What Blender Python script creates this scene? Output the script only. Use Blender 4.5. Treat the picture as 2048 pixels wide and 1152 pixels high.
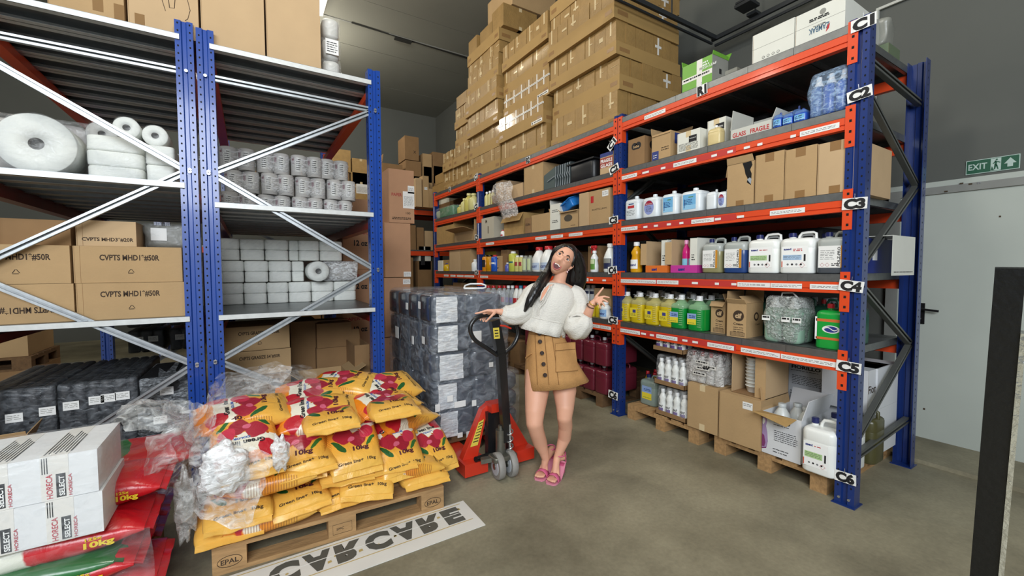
import bpy, math, random
from mathutils import Vector, Matrix, noise as mnoise
random.seed(7)
PI = math.pi
for _o in list(bpy.data.objects): bpy.data.objects.remove(_o)
scene = bpy.context.scene
COL = scene.collection
# ------------------------------------------------------------------ camera
CF, CYAW, CPIT, CROL, CH = 842.85, .557, .0454, .0031, 1.5121      # focal length in px of a 2048 frame, angles, height
_s, _c = math.sin(CYAW), math.cos(CYAW); _sp, _cp = math.sin(CPIT), math.cos(CPIT)
CFWD = Vector((_s*_cp, _c*_cp, -_sp)); _u0 = Vector((_s*_sp, _c*_sp, _cp)); _r0 = Vector((_c, -_s, 0))
CRT = _r0*math.cos(CROL) - _u0*math.sin(CROL); CUP = _r0*math.sin(CROL) + _u0*math.cos(CROL)
CAM = Vector((0, 0, CH))
cd = bpy.data.cameras.new('camera'); cam = bpy.data.objects.new('camera', cd); COL.objects.link(cam)
cd.sensor_width = 36; cd.lens = CF/2048*36; cd.clip_start = .02; cd.clip_end = 100
cam.matrix_world = Matrix(((CRT.x, CUP.x, -CFWD.x, 0), (CRT.y, CUP.y, -CFWD.y, 0), (CRT.z, CUP.z, -CFWD.z, CH), (0, 0, 0, 1)))
scene.camera = cam
# ------------------------------------------------------------------ world, lights, exposure
w = bpy.data.worlds.new('world'); scene.world = w; w.use_nodes = True
w.node_tree.nodes['Background'].inputs[0].default_value = (.80, .90, 1.0, 1)
w.node_tree.nodes['Background'].inputs[1].default_value = .6
scene.view_settings.view_transform = 'Standard'; scene.view_settings.look = 'None'
scene.view_settings.exposure = 0.58; scene.view_settings.gamma = 1; scene.view_settings.use_curve_mapping = False
def area(name, loc, target, sx, sy, power, col=(1, 1, 1), spread=180):
    l = bpy.data.lights.new(name, 'AREA'); l.shape = 'RECTANGLE'; l.size = sx; l.size_y = sy; l.energy = power; l.color = col
    l.spread = math.radians(spread)
    o = bpy.data.objects.new(name, l); COL.objects.link(o); o.location = loc
    d = (Vector(target)-Vector(loc)).normalized(); o.rotation_euler = d.to_track_quat('-Z', 'Y').to_euler()
    return o
# daylight through the open roller door behind the camera, plus strip lamps under the roof
area('daylight_door_opening', (-1.7, -2.6, 3.7), (1.2, 3.5, .8), 4.6, 2.0, 275, (.90, .95, 1.0))
def bulb(loc, power, col, r=.25):
    l = bpy.data.lights.new('roof_lamp', 'POINT'); l.energy = power; l.color = col; l.shadow_soft_size = r; o = bpy.data.objects.new('roof_lamp', l); COL.objects.link(o); o.location = loc
bulb((.2, 1.6, 5.2), 95, (1.0, .96, .88)); bulb((.35, 5.0, 5.3), 110, (1.0, .94, .82)); bulb((.9, 9.2, 5.2), 90, (1.0, .94, .82)); bulb((-2.6, 4.6, 5.2), 80, (1.0, .93, .80))
# ------------------------------------------------------------------ helpers: picture measurement -> place
def ray(px, py): return CFWD + CRT*((px-1024)/CF) - CUP*((py-576)/CF)
def bp(px, py, ax, v):
    d = ray(px, py); i = 'xyz'.index(ax); return CAM + d*((v-CAM[i])/d[i])
def dp(px, py, d): return CAM + ray(px, py)*d
def Yat(px, x, z):
    k = (px-1024)/CF; P = Vector((x, 0, z-CH)); a = P.dot(CRT)-k*P.dot(CFWD); b = CRT.y-k*CFWD.y; return -a/b
def Xat(px, y, z):
    k = (px-1024)/CF; P = Vector((0, y, z-CH)); a = P.dot(CRT)-k*P.dot(CFWD); b = CRT.x-k*CFWD.x; return -a/b
def Zx(px, py, x): return bp(px, py, 'x', x).z
def Zy(px, py, y): return bp(px, py, 'y', y).z
# ------------------------------------------------------------------ materials
def lin(h):
    h = h.lstrip('#'); c = [int(h[i:i+2], 16)/255 for i in (0, 2, 4)]
    return tuple((x/12.92 if x <= .04045 else ((x+.055)/1.055)**2.4) for x in c)+(1,)
MATS = {}
def nodes(m): m.use_nodes = True; return m.node_tree.nodes, m.node_tree.links, m.node_tree.nodes['Principled BSDF']
def mat(name, hexc, rough=.5, metal=0, var=0, vscale=8, bump=0, bscale=30, alpha=1, coat=0, trans=0, stretch=None, spec=None, emit=0, ior=None):
    if name in MATS: return MATS[name]
    m = bpy.data.materials.new(name); n, l, b = nodes(m); c = lin(hexc)
    b.inputs['Base Color'].default_value = c; b.inputs['Roughness'].default_value = rough; b.inputs['Metallic'].default_value = metal
    if coat: b.inputs['Coat Weight'].default_value = coat; b.inputs['Coat Roughness'].default_value = .1
    if trans: b.inputs['Transmission Weight'].default_value = trans
    if spec is not None: b.inputs['Specular IOR Level'].default_value = spec
    if ior: b.inputs['IOR'].default_value = ior
    if alpha < 1: b.inputs['Alpha'].default_value = alpha
    if emit: b.inputs['Emission Color'].default_value = c; b.inputs['Emission Strength'].default_value = emit
    if var or bump:
        tc = n.new('ShaderNodeTexCoord'); mp = n.new('ShaderNodeMapping'); l.new(tc.outputs['Object'], mp.inputs[0])
        if stretch: mp.inputs['Scale'].default_value = stretch
    if var:
        t = n.new('ShaderNodeTexNoise'); t.inputs['Scale'].default_value = vscale; t.inputs['Detail'].default_value = 4
        l.new(mp.outputs[0], t.inputs['Vector'])
        r = n.new('ShaderNodeMapRange'); r.inputs[1].default_value = .25; r.inputs[2].default_value = .75
        r.inputs[3].default_value = 1-var; r.inputs[4].default_value = 1+var; l.new(t.outputs[0], r.inputs[0])
        mx = n.new('ShaderNodeVectorMath'); mx.operation = 'SCALE'; mx.inputs[0].default_value = c[:3]
        l.new(r.outputs[0], mx.inputs['Scale']); l.new(mx.outputs[0], b.inputs['Base Color'])
    if bump:
        t = n.new('ShaderNodeTexNoise'); t.inputs['Scale'].default_value = bscale; t.inputs['Detail'].default_value = 3
        l.new(mp.outputs[0], t.inputs['Vector'])
        bu = n.new('ShaderNodeBump'); bu.inputs['Strength'].default_value = bump; bu.inputs['Distance'].default_value = .01
        l.new(t.outputs[0], bu.inputs['Height']); l.new(bu.outputs[0], b.inputs['Normal'])
    MATS[name] = m; return m
def film(name, tint='#f2f5f6', cover=.11, rough=.15, scale=12, strength=.4, thr=.55):
    """stretch film: see-through, with glossy creases"""
    if name in MATS: return MATS[name]
    m = bpy.data.materials.new(name); n, l, b = nodes(m); out = n['Material Output']
    b.inputs['Base Color'].default_value = lin(tint); b.inputs['Roughness'].default_value = rough
    b.inputs['Specular IOR Level'].default_value = .9
    tr = n.new('ShaderNodeBsdfTransparent'); mx = n.new('ShaderNodeMixShader')
    tc = n.new('ShaderNodeTexCoord'); mp = n.new('ShaderNodeMapping'); mp.inputs['Scale'].default_value = (1, 1, 1.6); mp.inputs['Rotation'].default_value = (.5, .7, .3)
    l.new(tc.outputs['Object'], mp.inputs[0])
    t = n.new('ShaderNodeTexNoise'); t.inputs['Scale'].default_value = scale; t.inputs['Detail'].default_value = 5; t.inputs['Distortion'].default_value = 1.2
    l.new(mp.outputs[0], t.inputs['Vector'])
    bu = n.new('ShaderNodeBump'); bu.inputs['Strength'].default_value = strength; bu.inputs['Distance'].default_value = .03
    l.new(t.outputs[0], bu.inputs['Height']); l.new(bu.outputs[0], b.inputs['Normal'])
    r = n.new('ShaderNodeMapRange'); r.inputs[1].default_value = thr-.12; r.inputs[2].default_value = thr+.12
    r.inputs[3].default_value = cover*.55; r.inputs[4].default_value = min(1, cover*2.0); l.new(t.outputs[0], r.inputs[0])
    l.new(r.outputs[0], mx.inputs[0]); l.new(tr.outputs[0], mx.inputs[1]); l.new(b.outputs[0], mx.inputs[2]); l.new(mx.outputs[0], out.inputs[0])
    MATS[name] = m; return m
def galv(name='galvanised', c='#aeb2b4', rough=.38):
    m = mat(name, c, rough, .75, var=.14, vscale=25)
    return m
CARD = mat('cardboard', '#b3946a', .85, var=.06, vscale=5, bump=.15, bscale=60)
CARD2 = mat('cardboard_light', '#bfa27c', .85, var=.05, vscale=5)
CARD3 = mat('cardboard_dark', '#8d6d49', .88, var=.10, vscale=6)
CARD4 = mat('cardboard_ochre', '#ab8a56', .8, var=.12, vscale=14)
CARDIN = mat('cardboard_inside', '#7b5d3e', .9)
TAPE = mat('brown_tape', '#8f6c43', .35)
CTAPE = mat('clear_tape', '#d9c49c', .12, coat=.8)
WTAPE = mat('white_tape', '#e6e6e2', .4)
GALV = galv(); GALVD = galv('galvanised_deck', '#7f8283', .38)
BLUE = mat('blue_enamel', '#1a4396', .28, coat=.4, var=.05, vscale=6)
NAVY = mat('navy_enamel', '#16306f', .3, coat=.3, var=.06, vscale=6)
ORANGE = mat('orange_enamel', '#de4a1f', .38, coat=.2, var=.05, vscale=4)
REDB = mat('red_enamel', '#8e2418', .35, coat=.3, var=.06)
BLACK = mat('black_plastic', '#121214', .35)
INK = mat('black_ink', '#17171a', .7)
INKB = mat('brown_ink', '#3a2a1c', .8)
WHITE = mat('white_paper', '#e9e9e6', .6)
WPLAST = mat('white_plastic', '#e6e9ea', .32, spec=.5)
REDINK = mat('red_ink', '#b8252a', .6)
HOLE = mat('hole_dark', '#06070a', .9)
BOLT = mat('bolt_zinc', '#d3d6d8', .25, .9)
WOOD = mat('pallet_wood', '#a98559', .8, var=.25, vscale=7, stretch=(1, 6, 6), bump=.3, bscale=20)
WOODD = mat('pallet_wood_dark', '#6e5235', .85, var=.25, vscale=6, stretch=(6, 1, 6))
FILM = film('stretch_film'); FILMC = film('creased_film', cover=.42, scale=22, thr=.5)
# ------------------------------------------------------------------ mesh builder
TXT = {}
def text_geo(s, bold=0.0):
    k = (s, bold)
    if k not in TXT:
        cu = bpy.data.curves.new('t', 'FONT'); cu.body = s; cu.size = 1; cu.offset = bold; cu.resolution_u = 3
        o = bpy.data.objects.new('t', cu); me = o.to_mesh()
        vs = [v.co.copy() for v in me.vertices]; fs = [tuple(p.vertices) for p in me.polygons]
        o.to_mesh_clear(); bpy.data.objects.remove(o); bpy.data.curves.remove(cu)
        if vs:
            x0 = min(v.x for v in vs); x1 = max(v.x for v in vs); y0 = min(v.y for v in vs); y1 = max(v.y for v in vs)
        else: x0 = y0 = 0; x1 = y1 = 1
        TXT[k] = (vs, fs, x0, x1, y0, y1)
    return TXT[k]
class MB:
    def __init__(s): s.v = []; s.f = []; s.fm = []; s.mats = []; s.sm = []; s.T = None
    def mi(s, m):
        if m not in s.mats: s.mats.append(m)
        return s.mats.index(m)
    def add(s, vs, fs, m, smooth=False):
        b = len(s.v); i = s.mi(m)
        if s.T is not None: vs = [s.T @ Vector(p) for p in vs]
        s.v += [tuple(p) for p in vs]
        for f in fs: s.f.append(tuple(b+k for k in f)); s.fm.append(i); s.sm.append(smooth)
        return s
    def box(s, x0, x1, y0, y1, z0, z1, m):
        vs = [(x, y, z) for x in (x0, x1) for y in (y0, y1) for z in (z0, z1)]
        return s.add(vs, [(0, 1, 3, 2), (4, 6, 7, 5), (0, 4, 5, 1), (2, 3, 7, 6), (0, 2, 6, 4), (1, 5, 7, 3)], m)
    def cbox(s, c, sz, m, R=None):
        vs = []
        for x in (-.5, .5):
            for y in (-.5, .5):
                for z in (-.5, .5):
                    p = Vector((x*sz[0], y*sz[1], z*sz[2]))
                    vs.append(Vector(c)+(R @ p if R else p))
        return s.add(vs, [(0, 1, 3, 2), (4, 6, 7, 5), (0, 4, 5, 1), (2, 3, 7, 6), (0, 2, 6, 4), (1, 5, 7, 3)], m)
    def quad(s, a, b, c, d, m): return s.add([a, b, c, d], [(0, 1, 2, 3)], m)
    def plate(s, a, b, c, d, t, m):
        """thick quad; thickness t along its normal"""
        a, b, c, d = map(Vector, (a, b, c, d)); n = (b-a).cross(d-a).normalized()*t
        return s.add([a, b, c, d, a+n, b+n, c+n, d+n], [(3, 2, 1, 0), (4, 5, 6, 7), (0, 1, 5, 4), (1, 2, 6, 5), (2, 3, 7, 6), (3, 0, 4, 7)], m)
    def bar(s, a, b, w, h, m, up=(0, 0, 1)):
        a, b = Vector(a), Vector(b); d = (b-a); L = d.length; d.normalize(); u = Vector(up)
        sd = d.cross(u).normalized(); u2 = sd.cross(d)
        R = Matrix((sd, d, u2)).transposed()
        return s.cbox((a+b)/2, (w, L, h), m, R)
    def cyl(s, a, b, r, m, n=12, r2=None, caps=True, smooth=True):
        a, b = Vector(a), Vector(b); d = (b-a).normalized(); u = d.orthogonal().normalized(); w_ = d.cross(u)
        r2 = r if r2 is None else r2; vs = []
        for p, rr in ((a, r), (b, r2)):
            for i in range(n):
                t = 2*PI*i/n; vs.append(p+u*math.cos(t)*rr+w_*math.sin(t)*rr)
        s.add(vs, [(i, (i+1) % n, n+(i+1) % n, n+i) for i in range(n)], m, smooth)
        if caps: s.add(vs[:n], [tuple(range(n))[::-1]], m); s.add(vs[n:], [tuple(range(n))], m)
        return s
    def tube(s, pts, r, m, n=8, closed=False, caps=True):
        pts = [Vector(p) for p in pts]; N = len(pts); vs = []; u = None
        rs = r if isinstance(r, (list, tuple)) else [r]*N
        for i, p in enumerate(pts):
            if closed: d = pts[(i+1) % N]-pts[i-1]
            else: d = pts[min(i+1, N-1)]-pts[max(i-1, 0)]
            d.normalize()
            if u is None: u = d.orthogonal().normalized()
            else: u = (u-d*u.dot(d)).normalized()
            w_ = d.cross(u)
            for k in range(n):
                t = 2*PI*k/n; vs.append(p+(u*math.cos(t)+w_*math.sin(t))*rs[i])
        fs = []
        for i in range(N if closed else N-1):
            j = (i+1) % N
            for k in range(n): fs.append((i*n+k, i*n+(k+1) % n, j*n+(k+1) % n, j*n+k))
        s.add(vs, fs, m, True)
        if caps and not closed: s.add(vs[:n], [tuple(range(n))[::-1]], m); s.add(vs[-n:], [tuple(range(n))], m)
        return s
    def lathe(s, prof, c, m, n=16, sx=1, sy=1):
        vs = []; c = Vector(c)
        for r, z in prof:
            for i in range(n):
                t = 2*PI*i/n; vs.append(c+Vector((r*math.cos(t)*sx, r*math.sin(t)*sy, z)))
        K = len(prof)
        s.add(vs, [(k*n+i, k*n+(i+1) % n, (k+1)*n+(i+1) % n, (k+1)*n+i) for k in range(K-1) for i in range(n)], m, True)
        if prof[0][0] > 1e-4: s.add(vs[:n], [tuple(range(n))[::-1]], m)
        if prof[-1][0] > 1e-4: s.add(vs[-n:], [tuple(range(n))], m)
        return s
    def rings(s, rings, m, caps=True, smooth=True, closed=True):
        n = len(rings[0]); vs = [p for r in rings for p in r]
        rng = range(n) if closed else range(n-1)
        s.add(vs, [(k*n+i, k*n+(i+1) % n, (k+1)*n+(i+1) % n, (k+1)*n+i) for k in range(len(rings)-1) for i in rng], m, smooth)
        if caps: s.add(rings[0], [tuple(range(n))[::-1]], m, smooth); s.add(rings[-1], [tuple(range(n))], m, smooth)
        return s
    def rprism(s, c, w, d, h, r, m, tr=.01, br=None, seg=3, wob=0, mids=2, taper=0):
        """rounded-rectangle body standing at c, rounded top and bottom edges"""
        br = tr if br is None else br; lv = []
        for k in range(seg+1): a = PI/2*k/seg; lv.append((br*(1-math.sin(a)), br*(1-math.cos(a))))
        for k in range(1, mids+1): lv.append((0, br+(h-br-tr)*k/(mids+1)))
        for k in range(seg+1): a = PI/2*k/seg; lv.append((tr*(1-math.cos(a)), h-tr+tr*math.sin(a)))
        R = []
        for ins, z in lv:
            ring = []; tp = taper*z/h
            for q, (sx, sy) in enumerate(((1, 1), (-1, 1), (-1, -1), (1, -1))):
                for k in range(seg+1):
                    a = PI/2*(q+k/seg); rr = max(r-ins*.5, .001)
                    x = sx*(w/2-tp-ins-rr)+rr*math.cos(a); y = sy*(d/2-tp-ins-rr)+rr*math.sin(a)
                    p = Vector((c[0]+x, c[1]+y, c[2]+z))
                    if wob: q3 = p*9; p += Vector((mnoise.noise(q3), mnoise.noise(q3+Vector((9, 0, 0))), mnoise.noise(q3+Vector((0, 9, 0)))*.4))*wob
                    ring.append(p)
            R.append(ring)
        return s.rings(R, m)
    def text(s, t, o, ux, uy, h, m, wd=None, bold=.01, align='l', lift=.0006, fn=None):
        """letters of cap height h standing at o, running along ux, up along uy"""
        vs, fs, x0, x1, y0, y1 = text_geo(t, bold); ux, uy = Vector(ux).normalized(), Vector(uy).normalized(); nn = ux.cross(uy)
        k = h/.7; kx = k if wd is None else wd/(x1-x0)
        off = {'l': 0, 'c': -(x1-x0)*kx/2, 'r': -(x1-x0)*kx}[align]
        P = [Vector(o)+ux*((v.x-x0)*kx+off)+uy*(v.y*k)+nn*lift for v in vs]
        if fn: P = [fn(p) for p in P]
        return s.add(P, fs, m)
    def build(s, name, parent=None, loc=(0, 0, 0), rz=0, bevel=0, sub=0, auto=None):
        me = bpy.data.meshes.new(name); me.from_pydata(s.v, [], s.f); me.validate()
        for m in s.mats: me.materials.append(m)
        if len(me.polygons) == len(s.fm):
            me.polygons.foreach_set('material_index', s.fm); me.polygons.foreach_set('use_smooth', s.sm)
        me.update()
        o = bpy.data.objects.new(name, me); COL.objects.link(o); o.location = loc; o.rotation_euler = (0, 0, rz)
        if parent is not None: o.parent = parent
        if bevel:
            b = o.modifiers.new('bevel', 'BEVEL'); b.width = bevel; b.segments = 2; b.limit_method = 'ANGLE'; b.angle_limit = .7
        return o
def tag(o, label=None, cat=None, group=None, kind=None):
    if label: o['label'] = label
    if cat: o['category'] = cat
    if group: o['group'] = group
    if kind: o['kind'] = kind
    return o
def thing(name, label, cat, loc=(0, 0, 0), rz=0, group=None, rot=None):
    o = bpy.data.objects.new(name, None); COL.objects.link(o); o.location = loc; o.rotation_euler = rot or (0, 0, rz); o.empty_display_size = .05
    return tag(o, label, cat, group)
def copy_tree(o, loc=None, rz=None, label=None, group=None, rot=None):
    def cp(a, par):
        c = a.copy(); COL.objects.link(c); c.parent = par
        for ch in KIDS.get(a.name, []): cp(ch, c)
        return c
    r = cp(o, None)
    if loc is not None: r.location = loc
    if rz is not None: r.rotation_euler = (0, 0, rz)
    if rot is not None: r.rotation_euler = rot
    if label: r['label'] = label
    if group: r['group'] = group
    return r
KIDS = {}
def note_kids(root):
    """remember the children once, so that copies need no scene search"""
    def rec(a): 
        KIDS[a.name] = [x for x in bpy.data.objects if x.parent == a]
        for x in KIDS[a.name]: rec(x)
    rec(root); return root
def struct(mb, name, loc=(0, 0, 0), parent=None, label=None):
    o = mb.build(name, parent, loc)
    if parent is None: o['kind'] = 'structure'
    if label: o['label'] = label
    return o
UX, UY, UZ = Vector((1, 0, 0)), Vector((0, 1, 0)), Vector((0, 0, 1))
ORD = ['first', 'second', 'third', 'fourth', 'fifth', 'sixth', 'seventh', 'eighth', 'ninth', 'tenth', 'eleventh', 'twelfth', 'thirteenth', 'fourteenth', 'fifteenth', 'sixteenth']
# ================================================================== the building
XW, YB, ZC = 4.98, 12.4, 6.15
def floor_mat():
    m = bpy.data.materials.new('concrete_floor'); n, l, b = nodes(m)
    tc = n.new('ShaderNodeTexCoord')
    a = n.new('ShaderNodeTexNoise'); a.inputs['Scale'].default_value = .9; a.inputs['Detail'].default_value = 8; a.inputs['Roughness'].default_value = .62
    c = n.new('ShaderNodeTexNoise'); c.inputs['Scale'].default_value = 45; c.inputs['Detail'].default_value = 4
    l.new(tc.outputs['Object'], a.inputs['Vector']); l.new(tc.outputs['Object'], c.inputs['Vector'])
    r = n.new('ShaderNodeValToRGB'); e = r.color_ramp.elements; e[0].position = .3; e[0].color = lin('#615b49'); e[1].position = .72; e[1].color = lin('#a79f85')
    l.new(a.outputs[0], r.inputs[0])
    k = n.new('ShaderNodeMapRange'); k.inputs[1].default_value = .3; k.inputs[2].default_value = .7; k.inputs[3].default_value = .9; k.inputs[4].default_value = 1.08; l.new(c.outputs[0], k.inputs[0])
    v = n.new('ShaderNodeVectorMath'); v.operation = 'SCALE'; l.new(r.outputs[0], v.inputs[0]); l.new(k.outputs[0], v.inputs['Scale']); l.new(v.outputs[0], b.inputs['Base Color'])
    b.inputs['Roughness'].default_value = .62
    bu = n.new('ShaderNodeBump'); bu.inputs['Strength'].default_value = .12; bu.inputs['Distance'].default_value = .01; l.new(c.outputs[0], bu.inputs['Height']); l.new(bu.outputs[0], b.inputs['Normal'])
    return m
FLOOR = floor_mat()
WALLM = mat('grey_wall_paint', '#5f615c', .8, var=.06, vscale=1.2, bump=.1, bscale=12)
CEILM = mat('grey_roof_panel', '#85857b', .8, var=.10, vscale=.6)
DOORM = mat('door_paint', '#bcc2b9', .5, var=.07, vscale=1.5)
TRIMM = mat('grey_trim', '#8c8d88', .7, var=.1)
DIRT = mat('brown_stain', '#4a3d2c', .9)
X0, Y0 = -5.2, -4.2
mb = MB(); mb.box(X0-.2, XW+.2, Y0, YB+.2, -.2, 0, FLOOR); struct(mb, 'floor')
mb = MB(); mb.box(XW, XW+.2, Y0, YB+.2, 0, ZC, WALLM); struct(mb, 'wall_right')
mb = MB(); mb.box(X0, XW, YB, YB+.2, 0, ZC, WALLM); struct(mb, 'wall_back')
mb = MB(); mb.box(X0-.2, X0, Y0, YB+.2, 0, ZC, WALLM); struct(mb, 'wall_left')
# front wall behind the camera, with the wide roller door opening that lets the daylight in
mb = MB(); mb.box(X0, -4.6, Y0-.2, Y0, 0, ZC, WALLM); mb.box(1.2, XW, Y0-.2, Y0, 0, ZC, WALLM); mb.box(-4.6, 1.2, Y0-.2, Y0, 4.4, ZC, WALLM); struct(mb, 'wall_front')
mb = MB()
seams = [-2.0, -.4, 1.2, 2.8, 4.45, 6.1, 7.7, 9.35, 11.0]
prev = Y0
SEAM = mat('panel_seam', '#23231f', .9)
for yy in seams+[YB+.2]:
    mb.box(X0, XW, prev+.006, yy-.006, ZC, ZC+.12, CEILM); prev = yy
mb.box(X0, XW, Y0, YB+.2, ZC+.1, ZC+.2, SEAM)
struct(mb, 'ceiling')
mb = MB()
for yy in (5.2, 8.5): mb.box(X0, XW, yy-.012, yy+.012, ZC-.012, ZC, TRIMM)
# dark gap between two roof sheets with a torn sealant blob
a = bp(703, 45, 'z', ZC-.01); b_ = bp(946, 120, 'z', ZC-.01)
mb.bar(a, b_, .035, .012, SEAM); c_ = bp(806, 81, 'z', ZC-.03); mb.cbox(c_, (.34, .09, .03), SEAM)
struct(mb, 'trim_1')
# low concrete ledge along the door wall
mb = MB(); mb.box(4.36, XW, -2.0, 9.0, 0, .03, FLOOR); struct(mb, 'trim_2')
# door leaf with frame, handle and lintel
d = MB(); d.box(4.95, 4.985, -.1, 1.38, .03, 2.13, DOORM)
for k in range(9):
    y = random.uniform(.1, 1.2); z = random.uniform(.2, 2.0); r = random.uniform(.003, .009)
    d.cbox((4.949, y, z), (.001, r*random.uniform(1, 3), r*2), DIRT)
door = struct(d, 'door_1')
h = MB(); h.box(-.012, 0, -.028, .028, -.09, .09, BLACK); h.cyl((-.012, 0, .04), (-.055, 0, .04), .010, BLACK)
h.tube([(-.05, .005, .04), (-.055, -.04, .038), (-.055, -.125, .03)], .0095, BLACK); h.cyl((-.012, 0, -.045), (-.016, 0, -.045), .008, BOLT)
o = h.build('door_handle', door, (4.95, 1.222, 1.115))
mb = MB(); mb.box(4.93, XW, -.2, 1.5, 2.13, 2.19, TRIMM); mb.box(4.94, XW, -.2, 1.5, 2.19, 2.235, DOORM); mb.box(4.93, XW, 1.38, 1.46, .03, 2.13, TRIMM)
for px, py in ((1923, 367), (1892, 383), (1941, 368), (1958, 366)):
    q = bp(px, py, 'x', 4.93); mb.cbox(q, (.006, .02, .012), DIRT if px != 1958 else BOLT)
struct(mb, 'trim_3')
# exit sign
GREEN = mat('exit_green', '#1f5a41', .5); PALE = mat('exit_pale', '#b9cdc4', .5)
y1, y0, z0, z1 = .991, .706, 2.262, 2.372
ex = MB(); ex.box(-.006, 0, 0, y1-y0, 0, z1-z0, PALE); W_ = y1-y0; H_ = z1-z0
ex.box(-.007, -.001, .005, W_-.005, .005, H_-.005, GREEN)
def ey(u): return W_-u*W_     # u runs left to right as seen from the room
ex.text('EXIT', (-.0075, ey(.05), H_*.30), (0, -1, 0), (0, 0, 1), H_*.42, PALE, wd=W_*.36, bold=.02)
ex.box(-.0078, -.002, ey(.665), ey(.475), .008, H_-.008, PALE)
def fig(pts, m, x=-.0084): ex.add([(x, ey(u), v*H_) for u, v in pts], [tuple(range(len(pts)))], m)
ex.cyl((-.0084, ey(.585), H_*.83), (-.0090, ey(.585), H_*.83), .006, GREEN)
fig([(.555, .78), (.60, .72), (.585, .45), (.545, .48)], GREEN); fig([(.545, .5), (.59, .48), (.56, .15), (.535, .15)], GREEN); fig([(.56, .5), (.60, .45), (.625, .15), (.605, .13)], GREEN)
fig([(.60, .70), (.655, .62), (.65, .57), (.6, .63)], GREEN); fig([(.56, .76), (.51, .56), (.53, .54), (.57, .70)], GREEN); fig([(.475, .10), (.54, .10), (.50, .40)], GREEN)
fig([(.83, .84), (.94, .45), (.88, .45), (.88, .22), (.78, .22), (.78, .45), (.72, .45)], PALE)
tag(ex.build('exit_sign', None, (4.978, y0, z0)), 'green EXIT sign with running figure and arrow above the door', 'sign')
# white conduit on the upper wall and the twin dark rails hung above the shelving
CW = mat('white_conduit', '#c9cac2', .5)
c1 = MB(); c1.bar((0, 0, 0), (0, -1.2, 0), .02, .022, CW); c1.bar((0, -.01, 0), (0, -.01, -.85), .02, .03, CW, up=(1, 0, 0))
tag(c1.build('cable_conduit', None, (4.955, 1.607, 3.876)), 'white cable conduit turning down the grey wall beside the tall shelving', 'conduit')
RAIL = mat('dark_rail', '#34373a', .5, .4)
rl = MB(); zr = 0
rl.bar((-3.0, 0, 0), (0, 0, 0), .03, .045, RAIL); rl.bar((-3.0, .05, -.045), (.0, .05, -.045), .02, .02, RAIL)
rl.bar((0, .05, 0), (0, -3.0, 0), .03, .045, RAIL); rl.bar((.06, .05, -.05), (.06, -3.0, -.05), .02, .025, RAIL)
for k in (-.45, -1.0, -1.7): rl.box(-.08, .08, k-.05, k+.05, .02, .05, RAIL); rl.cyl((0, k, .02), (0, k, 1.6), .008, RAIL)
for k in (-.8, -2.2): rl.cyl((k, 0, .02), (k, 0, 1.6), .008, RAIL)
rl.bar((-.2, -.35, .14), (-.2, -3.0, .14), .02, .02, RAIL); rl.box(-.28, -.1, -.55, -.38, .05, .08, RAIL)
pr = bp(1432, 76, 'y', 3.03)
tag(rl.build('track_rail', None, pr), 'dark twin track rail meeting in a corner under the roof', 'rail')
lp = MB(); lp.box(-.06, .06, -.7, .7, -.05, 0, WPLAST); LAMP = mat('lamp_tube', '#fff3d8', .5, emit=14); lp.cyl((0, -.66, -.065), (0, .66, -.065), .016, LAMP)
q = bp(650, -6, 'z', ZC-.1)
tag(lp.build('ceiling_lamp', None, (q.x, q.y, ZC)), 'glowing strip lamp on the roof above the wrapped cups', 'lamp')
q = bp(1000, 4, 'z', ZC)
bm_ = MB(); bm_.box(-.3, .9, -.2, .2, -.14, 0, TRIMM); bm_.box(-.2, 3, -.40, -.375, -.16, -.13, CW); bm_.box(-.2, 3, -.40, -.375, -.08, -.05, CW)
struct(bm_, 'trim_4', (q.x+.35, q.y, ZC))
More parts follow.
